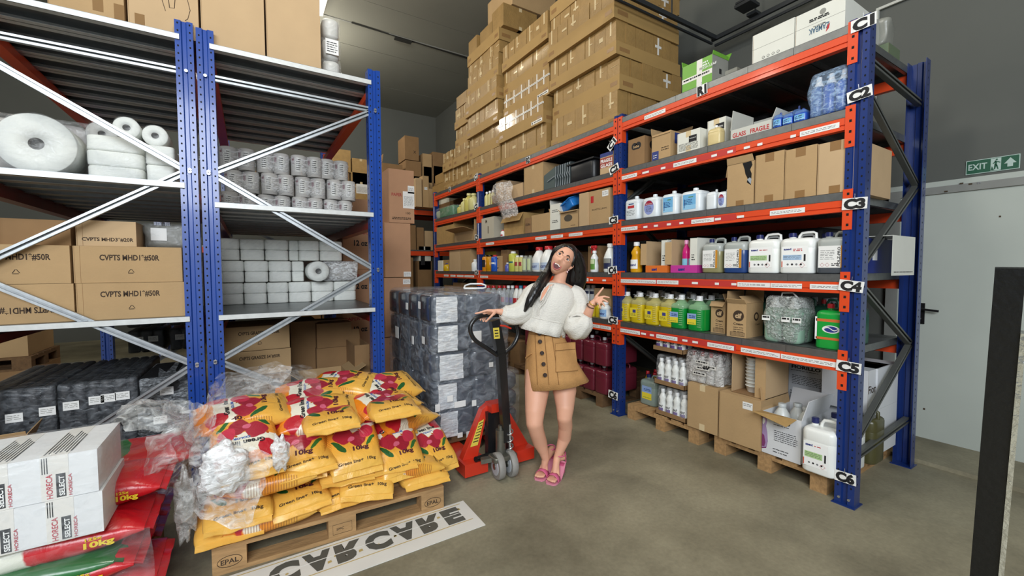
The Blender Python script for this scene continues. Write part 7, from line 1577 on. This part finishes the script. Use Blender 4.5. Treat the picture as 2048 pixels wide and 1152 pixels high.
finger(hL, [(1193, 592, 2.905), (1198, 586, 2.90), (1202, 581, 2.90), (1206, 576, 2.90)], .0088)
cap = MB()
def ball_(c, r, n=24):
    m_ = n//2; cap.add([Vector(c)+Vector((math.cos(PI*(j/m_-.5))*math.cos(2*PI*i/n), math.cos(PI*(j/m_-.5))*math.sin(2*PI*i/n), math.sin(PI*(j/m_-.5))))*r for j in range(m_+1) for i in range(n)], [(j*n+i, j*n+(i+1) % n, (j+1)*n+(i+1) % n, (j+1)*n+i) for j in range(m_) for i in range(n)], SKIN)
def limb(a, b, ra, rb): cap.cyl(a, b, ra, SKIN, 36, r2=rb)
rmin = [min(r) for r in RD]
for i, p in enumerate(V_): ball_(p, rmin[i])
for a, b in E2: limb(V_[a], V_[b], rmin[a], rmin[b])
for a, b in EXTRA: limb(V_[a], V_[b], min(rmin[a], .014), min(rmin[b]*1.25, .0135))
BV = [Vector(v) for v in cap.v]; BF = cap.f
# head, in its own frame: U across the face, Vh up the head, Wf out of the face
th = math.radians(9); Vh = (CRT*.60+CUP*.80).normalized(); U0 = (CRT*.80-CUP*.60).normalized(); W0 = -CFWD
Wf = W0*math.cos(th)-U0*math.sin(th)+Vh*.06; Wf.normalize(); Uf = Vh.cross(Wf).normalized(); Vh = Wf.cross(Uf).normalized(); HC = S(1125.5, 519.5, 3.03)
def Hd(u, v, w): return local(HC+Uf*u+Vh*v+Wf*w)
def face(u, v, w):
    """unit direction -> point of the head surface in head coordinates"""
    x = u*.074; y = v*(.112 if v > 0 else .122); z = w*.094
    if v < 0: k = -v; x *= 1-.34*k**1.6; z *= 1-.10*k*k
    if w > 0:
        g = lambda cx, cy, sx, sy: math.exp(-((x-cx)/sx)**2-((y-cy)/sy)**2)
        z += .020*g(0, -.030, .010, .014)+.010*g(0, -.008, .008, .020)+.006*g(.011, -.034, .007, .007)+.006*g(-.011, -.034, .007, .007)
        z -= .008*g(.031, .006, .016, .010)+.008*g(-.031, .006, .016, .010); z += .005*g(.030, .024, .02, .008)+.005*g(-.030, .024, .02, .008)
        z += .008*g(.040, -.034, .018, .018)+.008*g(-.040, -.034, .018, .018)
        z -= .024*g(0, -.074, .022, .018); z += .005*g(0, -.095, .02, .008)+.010*g(0, -.110, .018, .012)
    return x, y, z
nu, nv = 64, 56; HV = []; HF = []
for i in range(nv+1):
    b = -PI/2+PI*i/nv
    for k in range(nu): a = 2*PI*k/nu; HV.append(Hd(*face(math.cos(b)*math.sin(a), math.sin(b), math.cos(b)*math.cos(a))))
HF = [(i*nu+k, i*nu+(k+1) % nu, (i+1)*nu+(k+1) % nu, (i+1)*nu+k) for i in range(nv) for k in range(nu)]
allv = BV+HV; allf = BF+[tuple(len(BV)+q for q in f) for f in HF]
em = MB()
for sx in (1,):     # the ear that shows
    pts = [(.070, .012, -.005), (.080, .018, -.014), (.086, .008, -.020), (.084, -.012, -.016), (.077, -.026, -.008), (.070, -.030, -.002)]
    em.tube([Hd(*p) for p in pts], [.007, .008, .008, .0075, .007, .005], SKIN, 8); em.add([Hd(*p) for p in pts]+[Hd(.070, -.005, -.008)], [(0, 1, 6), (1, 2, 6), (2, 3, 6), (3, 4, 6), (4, 5, 6)], SKIN)
    em.lathe([(.0001, -.012), (.009, -.008), (.009, .008), (.0001, .012)], Hd(.078, -.004, -.012), SKIN, 10)
allf += [tuple(len(allv)+q for q in f) for f in em.f]; allv += [Vector(v) for v in em.v]
bme = bpy.data.meshes.new('body'); bme.from_pydata(allv, [], allf); bme.materials.append(SKIN); bo = bpy.data.objects.new('body', bme); COL.objects.link(bo)
rm = bo.modifiers.new('r', 'REMESH'); rm.mode = 'VOXEL'; rm.voxel_size = .0038; rm.use_smooth_shade = True; smo = bo.modifiers.new('m', 'SMOOTH'); smo.factor = .6; smo.iterations = 6
dg = bpy.context.evaluated_depsgraph_get(); m3 = bpy.data.meshes.new_from_object(bo.evaluated_get(dg)); bo.modifiers.clear(); bo.data = m3; m3.name = 'body'; bo.parent = pers
if not m3.materials: m3.materials.append(SKIN)
for p in m3.polygons: p.use_smooth = True
# ---- face parts
EW = mat('eye_white_glint', '#e2dfda', .6); IR = mat('iris_brown', '#20130c', .7); LIP = mat('lips', '#c0605f', .35); TEETH = mat('teeth', '#f2efe9', .25); MOU = mat('mouth_dark', '#571a1d', .6); TNG = mat('tongue', '#b8605f', .5); BROW = mat('brow_black', '#1c1412', .8); HAIR = mat('hair_black', '#0d0b0c', .32, bump=.5, bscale=60, stretch=(1, 1, .15), spec=.6); GLS = mat('glasses_metal', '#b08a6a', .25, .8); PEARL = mat('pearl_pink', '#e9c2c2', .2)
def fz(x, y):
    """surface depth at face coordinates"""
    lo_, best = None, None
    v = y/(.112 if y > 0 else .122); xs = .074*(1 if v > 0 else 1-.34*(-v)**1.6); u = x/xs; w = math.sqrt(max(0, 1-u*u-v*v)); return face(u, v, w)[2]
for sx in (-1, 1):
    eb = MB(); c = (sx*.031, .006); z = fz(*c)
    pts = [Hd(c[0]+.0145*math.cos(a), c[1]+.0062*math.sin(a)*(1.0 if math.sin(a) > 0 else .8), z+.0042-.003*math.cos(a)**2) for a in [2*PI*k/20 for k in range(20)]]
    eb.add(pts, [tuple(range(20))], EW); eb.add([Hd(c[0]+.0076*math.cos(a)-.001, c[1]+.0060*math.sin(a), z+.0052) for a in [2*PI*k/16 for k in range(16)]], [tuple(range(16))], IR); eb.add([Hd(c[0]+.0009*math.cos(a)+.001, c[1]+.0009*math.sin(a)+.002, z+.0056) for a in [2*PI*k/8 for k in range(8)]], [tuple(range(8))], EW)  # the smallest disc paints a catchlight on the iris
    eb.tube([Hd(c[0]+.0155*math.cos(a), c[1]+.0068*math.sin(a), z+.0050-.003*math.cos(a)**2) for a in [PI*k/10 for k in range(11)]], .0017, BROW, 5); eb.tube([Hd(c[0]+.0150*math.cos(a), c[1]-.0056*math.sin(a), z+.0044-.003*math.cos(a)**2) for a in [PI*k/10 for k in range(11)]], .0006, BROW, 4)
    eb.build('eye', pers)
    bb = MB(); bb.tube([Hd(sx*(.014+.0075*k), .021+.006*math.sin(k*.75)+.002*k*(k < 3), fz(sx*(.014+.0075*k), .024)+.002) for k in range(5)], [.0030, .0038, .0036, .0028, .0016], BROW, 6); bb.build('eyebrow', pers)
mo = MB(); mc = (-.001, -.071); zz = fz(0, -.071)
def ml(a, rx, ry, dz): return Hd(mc[0]+rx*math.cos(a), mc[1]+ry*math.sin(a)+.004*abs(math.cos(a))**2, zz+dz+.013*(abs(math.sin(a))**1)*.6+.010*abs(math.cos(a)))
mo.add([ml(2*PI*k/24, .029, .0245, .0) for k in range(24)], [tuple(range(24))], MOU); mo.build('mouth', pers)
tg = MB(); tg.lathe([(.0001, 0), (.014, .001), (.013, .004), (.0001, .006)], (0, 0, 0), TNG, 14); tg.v = [tuple(Hd(mc[0]+v[0], mc[1]-.011+v[1]*.6, zz+.005+v[2])) for v in tg.v]; tg.build('tongue', pers)
te = MB(); te.add([Hd(mc[0]+x, mc[1]+.0195-.0016*(abs(x)/.006)**1.6*.8+(0 if t else -.0105), zz+.0205-abs(x)*.30) for t in (0, 1) for x in [-.019+.038*k/10 for k in range(11)]], [(k, k+1, 12+k, 11+k) for k in range(10)], TEETH, True); te.build('teeth', pers)
lp_ = MB(); lp_.tube([ml(2*PI*k/26, .030, .0262, .004) for k in range(26)], .0034, LIP, 7, closed=True); lp_.build('lips', pers)
gl = MB()
for sx in (-1, 1): gl.tube([Hd(sx*.032+.0235*math.cos(a), .002+.0185*math.sin(a), .100+.0*a-.006*abs(math.cos(a))) for a in [2*PI*k/22 for k in range(22)]], .0009, GLS, 5, closed=True)
gl.tube([Hd(-.009, .004, .100), Hd(0, .008, .103), Hd(.009, .004, .100)], .0009, GLS, 5); gl.tube([Hd(.055, .006, .094), Hd(.072, .008, .05), Hd(.078, .008, -.005)], .0011, GLS, 5); gl.tube([Hd(-.055, .006, .094), Hd(-.074, .008, .04)], .0011, GLS, 5); gl.build('glasses', pers)
er = MB(); er.lathe([(.0001, -.006), (.006, 0), (.0001, .006)], Hd(.079, -.036, .0), PEARL, 10); er.lathe([(.0001, -.009), (.0075, 0), (.0001, .009)], Hd(.079, -.052, .0)-Vector((0, 0, .0)), PEARL, 12); er.build('earring', pers)
# ---- hair: a cap grown from the skull and long locks
hr = MB(); nu, nv = 40, 26; hv = []
for i in range(nv+1):
    b = -PI*.30+(PI*.80)*i/nv
    for k in range(nu):
        a = 2*PI*k/nu; u, v, w = math.cos(b)*math.sin(a), math.sin(b), math.cos(b)*math.cos(a)
        # hairline: the face side is pulled behind the brow
        x, y, z = u*.087, v*.128+.004, w*.106-.006
        if w > 0:
            lim = .90-.28*max(0, v); 
            if v < .62: z = min(z, .014+.05*max(0, v)+.02*abs(u)) if v > 0 else min(z, -.012+.05*v)
        hv.append(Hd(x, y, z)+Vector(N3((x, y, z), 30))*.002)
hr.add(hv, [(i*nu+k, i*nu+(k+1) % nu, (i+1)*nu+(k+1) % nu, (i+1)*nu+k) for i in range(nv) for k in range(nu)], HAIR, True)
rn = random.Random(9)
def lock(pts, rs, n=7, spread=1):
    P3 = [S(*p) for p in pts]
    for k in range(n):
        off = Vector((rn.uniform(-1, 1), rn.uniform(-1, 1), rn.uniform(-.3, .3)))*.014*spread
        q = []; R = []
        M = len(P3)-1
        for i in range(M*4+1):
            t = i/4; j = min(int(t), M-1); f_ = t-j; p0, p1, p2, p3 = P3[max(j-1, 0)], P3[j], P3[j+1], P3[min(j+2, M)]
            c = .5*((2*p1)+(-p0+p2)*f_+(2*p0-5*p1+4*p2-p3)*f_*f_+(-p0+3*p1-3*p2+p3)*f_**3); q.append(local(c+off*(.5+t/M)+N3((t*.5+k, k, 0), 1)*.008)); R.append((rs[j]*(1-f_)+rs[j+1]*f_)*rn.uniform(.92, 1.05))
        hr.tube(q, R, HAIR, 8)
lock([(1130, 492, 3.05), (1111, 499, 3.07), (1100, 520, 3.09), (1091, 545, 3.07), (1074, 572, 2.99), (1058, 600, 2.95), (1048, 622, 2.96)], [.020, .012, .010, .020, .030, .022, .004], 10, 1.0)
lock([(1104, 530, 3.14), (1094, 550, 3.10), (1080, 572, 3.02), (1066, 592, 2.98), (1055, 612, 2.97)], [.014, .026, .030, .024, .006], 6, 1.0)
lock([(1140, 497, 3.04), (1152, 512, 3.06), (1158, 535, 3.10), (1156, 560, 3.14), (1148, 584, 3.18), (1140, 610, 3.22)], [.022, .030, .036, .040, .036, .020], 9, 1.1)
lock([(1143, 508, 3.08), (1149, 530, 3.12), (1145, 556, 3.15), (1138, 585, 3.2)], [.03, .04, .045, .03], 6, 1.0)
hr.build('hair', pers)
# ---- clothes
CLOTH = mat('blouse_white', '#d8d4cb', .8, var=.03, vscale=40, bump=.5, bscale=70, stretch=(1, 1, 2)); TAN = mat('skirt_tan', '#b98a54', .85, var=.06, vscale=30, bump=.3, bscale=120); SEAMT = mat('skirt_seam', '#8f6436', .9); BTN = mat('button_dark', '#2c1a10', .4)
CRm = CRT
def ring(px, py, hw, hd, tilt, d=DB, n=48, fold=0, nf=9, ph=0):
    c = S(px, py, d); r = []
    ax = CRT*math.cos(tilt)+CUP*math.sin(tilt)
    for k in range(n):
        a = 2*PI*k/n; f_ = 1+fold*math.sin(nf*a+ph)+fold*.5*math.sin((nf*2+1)*a+1.3+ph)
        r.append(local(c+ax*hw*MPX*math.cos(a)*f_-CFWD*hd*math.sin(a)*f_))
    return r
bl = MB()
bl.rings([ring(1115, 566, 17, .055, -.12), ring(1114, 569, 27, .065, -.14), ring(1113, 575, 38, .085, -.14, fold=.005), ring(1111, 584, 45, .105, -.13, fold=.01), ring(1108, 600, 46, .125, -.12, fold=.012), ring(1101, 620, 44, .128, -.16, fold=.014), ring(1095, 636, 42, .125, -.19, fold=.014), ring(1093, 639, 41.5, .122, -.2, fold=.01), ring(1088, 650, 44, .140, -.22, fold=.045, nf=8), ring(1083, 664, 46.5, .158, -.23, fold=.06, nf=8)], CLOTH, caps=False)
bo2 = bl.build('blouse', pers); so = bo2.modifiers.new('s', 'SOLIDIFY'); so.thickness = .003
def sleeve(pts, rs, nm, fold=.06):
    P3 = [S(*p) for p in pts]; R = []; n = 30; u = None; M = len(P3)-1
    for i in range(M*5+1):
        t = i/5; j = min(int(t), M-1); f_ = t-j; p0, p1, p2, p3 = P3[max(j-1, 0)], P3[j], P3[j+1], P3[min(j+2, M)]
        c = .5*((2*p1)+(-p0+p2)*f_+(2*p0-5*p1+4*p2-p3)*f_*f_+(-p0+3*p1-3*p2+p3)*f_**3); dd = ((-p0+p2)+2*(2*p0-5*p1+4*p2-p3)*f_+3*(-p0+3*p1-3*p2+p3)*f_*f_).normalized()
        if u is None: u = dd.orthogonal().normalized()
        else: u = (u-dd*u.dot(dd)).normalized()
        w_ = dd.cross(u); sm_ = f_*f_*(3-2*f_); rr = rs[j]*(1-sm_)+rs[j+1]*sm_
        R.append([local(c+(u*math.cos(2*PI*k/n)+w_*math.sin(2*PI*k/n))*rr*(1+fold*math.sin(7*2*PI*k/n+t)*min(1, t)+.03*math.sin(13*2*PI*k/n+2*t))) for k in range(n)])
    mb = MB(); mb.rings(R, CLOTH, caps=False); 
    o = mb.build(nm, pers); s_ = o.modifiers.new('s', 'SOLIDIFY'); s_.thickness = .0025
    cf = MB(); cf.tube([p for p in R[-1]], .004, CLOTH, 6, closed=True); cf.build('cuff', o)
sleeve([(1082, 577, 3.08), (1066, 587, 3.07), (1056, 606, 3.06), (1044, 624, 3.03), (1026, 630, 3.0), (1009, 627, 2.975), (1003, 625, 2.965)], [.055, .066, .072, .078, .072, .056, .030], 'sleeve')
sleeve([(1140, 582, 3.08), (1154, 592, 3.07), (1160, 612, 3.06), (1157, 636, 3.04), (1155, 652, 3.0), (1166, 646, 2.97), (1174, 632, 2.96)], [.055, .064, .066, .088, .100, .075, .036], 'sleeve')
# keyhole neckline, ties and yoke lines
kh = MB()
def onb(px, py, lift=.0): return local(S(px, py, DB-.125-lift+.0009*max(0, 592-py)*2.6))
K = [(1108, 568), (1101, 574), (1094, 584), (1088, 594), (1081, 604), (1080, 598), (1083, 586), (1089, 576), (1098, 569)]
kh.add([onb(x, y, .006) for x, y in K], [tuple(range(9))], SKIN); kh.build('neckline_opening', pers)
pp_ = MB(); pp_.tube([onb(x, y, .009) for x, y in K], .0035, CLOTH, 6, closed=True); pp_.tube([onb(1104, 572, .012), onb(1098, 588, .012), onb(1090, 604, .012), onb(1078, 617, .012), onb(1076, 630, .014)], .003, CLOTH, 6); pp_.tube([onb(1100, 571, .012), onb(1092, 588, .012), onb(1084, 605, .012), onb(1078, 618, .012)], .003, CLOTH, 6); pp_.build('tie', pers)
yk_ = MB(); yk_.tube([ring(1093, 639, 42.3, .1235, -.2, n=48)[k] for k in range(48)], .0028, CLOTH, 6, closed=True); yk_.build('waist_seam', pers)
# skirt
SKR = [ring(1093, 657, 34.5, .112, -.16), ring(1093, 668, 36, .118, -.16), ring(1096, 690, 43, .138, -.10, fold=.006), ring(1102, 720, 51, .155, -.03, fold=.012, nf=6), ring(1108, 748, 58.5, .17, .06, fold=.02, nf=6), ring(1113, 768, 64, .178, .13, fold=.025, nf=6)]
sk_ = MB(); sk_.rings(SKR, TAN, caps=False); so_ = sk_.build('skirt', pers); s_ = so_.modifiers.new('s', 'SOLIDIFY'); s_.thickness = .004
def ons(px, py, lift=.004):
    """point on the front of the skirt"""
    lv = [(657, 1093, 34.5, .112), (668, 1093, 36, .118), (690, 1096, 43, .138), (720, 1102, 51, .155), (748, 1108, 58.5, .17), (768, 1113, 64, .178), (790, 1118, 70, .182)]
    for a, b in zip(lv, lv[1:]):
        if py <= b[0]: t = max(0, (py-a[0])/(b[0]-a[0])); cx, hw, hd = [a[k]*(1-t)+b[k]*t for k in (1, 2, 3)]; break
    u = max(-.97, min(.97, (px-cx)/hw)); return local(S(px, py, DB-hd*math.sqrt(1-u*u)-lift))
wb = MB(); wb.tube([p for p in SKR[0]], .004, TAN, 6, closed=True); wb.tube([ons(1060+5*k, 668+.2*5*k*.45, .004) for k in range(14)], .0016, SEAMT, 4); wb.build('waistband', pers)
for x, y in ((1079, 667), (1080, 683), (1084, 706), (1087, 728), (1090, 750)):
    b_ = MB(); c = ons(x, y, .012); b_.cyl(c, c-CFWD*.006, .0145, BTN, 16); b_.tube([c-CFWD*.006+(CRT*math.cos(a)+CUP*math.sin(a))*.012 for a in [2*PI*k/14 for k in range(14)]], .002, BTN, 5, closed=True); b_.build('button', so_)
pl = MB()
for x0, x1 in ((1070, 1075), (1089, 1098), (1104, 1118)): pl.tube([ons(x0+(x1-x0)*k/8, 670+12.5*k, .004) for k in range(9)], .0016, SEAMT, 4)
pl.build('placket_stitch', so_)
pk = MB(); g = [[ons(1112+(1150+6*v/4-1112)*u/6, 690+4*0+54*v/4-3*u/6*1, .010) for u in range(7)] for v in range(5)]
pk.add([p for r in g for p in r], [(v*7+u, (v+1)*7+u, (v+1)*7+u+1, v*7+u+1) for v in range(4) for u in range(6)], TAN, True); pk.tube([g[0][0], g[4][0]], .0016, SEAMT, 4); pk.tube([p for p in g[4]], .0016, SEAMT, 4); pk.tube([r[6] for r in g], .0016, SEAMT, 4); pk.build('patch_pocket', so_)
fl_ = MB(); g = [[ons(1111+40*u/6, 687+14*v/2-3*u/6, .016) for u in range(7)] for v in range(3)]
fl_.add([p for r in g for p in r], [(v*7+u, (v+1)*7+u, (v+1)*7+u+1, v*7+u+1) for v in range(2) for u in range(6)], TAN, True); fl_.tube([p for p in g[2]], .0018, SEAMT, 4); fl_.tube([p for p in g[0]], .0016, SEAMT, 4); fl_.build('pocket_flap', so_)
f2_ = MB(); f2_.tube([ons(1051, 716, .012), ons(1056, 711, .014), ons(1063, 707, .012)], [.004, .009, .004], TAN, 6); f2_.build('pocket_flap', so_)
# bracelets
br = MB()
for px, py, d, m_ in ((1181, 612, 2.94, mat('leather_strap', '#5a4030', .6)), (1186, 607, 2.93, mat('gold_bracelet', '#c9a25a', .3, .8))):
    c = local(S(px, py, d)); ax = (S(1190, 601, 2.92)-S(1178, 622, 2.96)).normalized(); u = ax.orthogonal().normalized(); w_ = ax.cross(u); br.tube([c+(u*math.cos(a)+w_*math.sin(a))*.027 for a in [2*PI*k/20 for k in range(20)]], .0045, m_, 6, closed=True)
br.build('bracelet', pers)
# sandals
PINK2 = mat('sandal_pink', '#cf5f86', .5); SOLE = mat('sandal_sole', '#d98aa0', .5)
for tt, hh in ((toeR, heelR), (toeL, heelL)):
    fd = (tt-hh); fd.z = 0; fd.normalize(); sd = Vector((-fd.y, fd.x, 0)); T = Vector((tt.x, tt.y, 0)); Hh = Vector((hh.x, hh.y, 0)); L = (T-Hh).length
    s_ = MB(); R = []
    for i in range(15):
        t = i/14; p = Hh.lerp(T+fd*.012, t)-fd*.0; z = .075*(1-min(1, t/.58))**1.3+.010; wd = (.028+.018*math.sin(min(1, t*1.15)*PI*.62))*(1 if t < .9 else 1-(t-.9)*4)
        R.append([local(p+sd*wd+Vector((0, 0, z))), local(p-sd*wd+Vector((0, 0, z))), local(p-sd*wd+Vector((0, 0, z-.009))), local(p+sd*wd+Vector((0, 0, z-.009)))])
    s_.rings(R, SOLE, smooth=False); sa = s_.build('sandal', pers)
    h_ = MB(); c = Hh+fd*.012; h_.rings([[local(c+fd*a*.020*k+sd*b_*.020*k+Vector((0, 0, z))) for a, b_ in ((1, 1), (-1, 1), (-1, -1), (1, -1))] for z, k in ((0, .85), (.05, .9), (.078, 1.2))], PINK2, smooth=False); h_.build('block_heel', sa)
    def strap(t0, t1, hgt, nm, r_=1.0):
        mb = MB(); rows = []
        for t in (t0, (t0+t1)/2, t1):
            p = Hh.lerp(T, t); z = .075*(1-min(1, t/.58))**1.3+.008; rows.append([local(p+sd*.046*r_*math.cos(a)+Vector((0, 0, z+hgt*math.sin(a)))) for a in [PI*k/14 for k in range(15)]])
        mb.rings(rows, PINK2, caps=False, closed=False); o = mb.build(nm, sa); q = o.modifiers.new('s', 'SOLIDIFY'); q.thickness = .003
    strap(.66, .86, .050, 'toe_strap')
    an = Hh+fd*.03+Vector((0, 0, .15)); mb = MB(); mb.tube([local(an+(fd*math.cos(a)*1.15+sd*math.sin(a))*.033+Vector((0, 0, -.006*math.cos(a)))) for a in [2*PI*k/20 for k in range(20)]], .0045, PINK2, 6, closed=True); mb.build('ankle_strap', sa)
    mb = MB()
    for k_ in (-1, 1): mb.tube([local(an+sd*k_*.033-fd*.005), local(Hh+sd*k_*.028+Vector((0, 0, .08)))], .004, PINK2, 5)
    mb.build('heel_strap', sa)
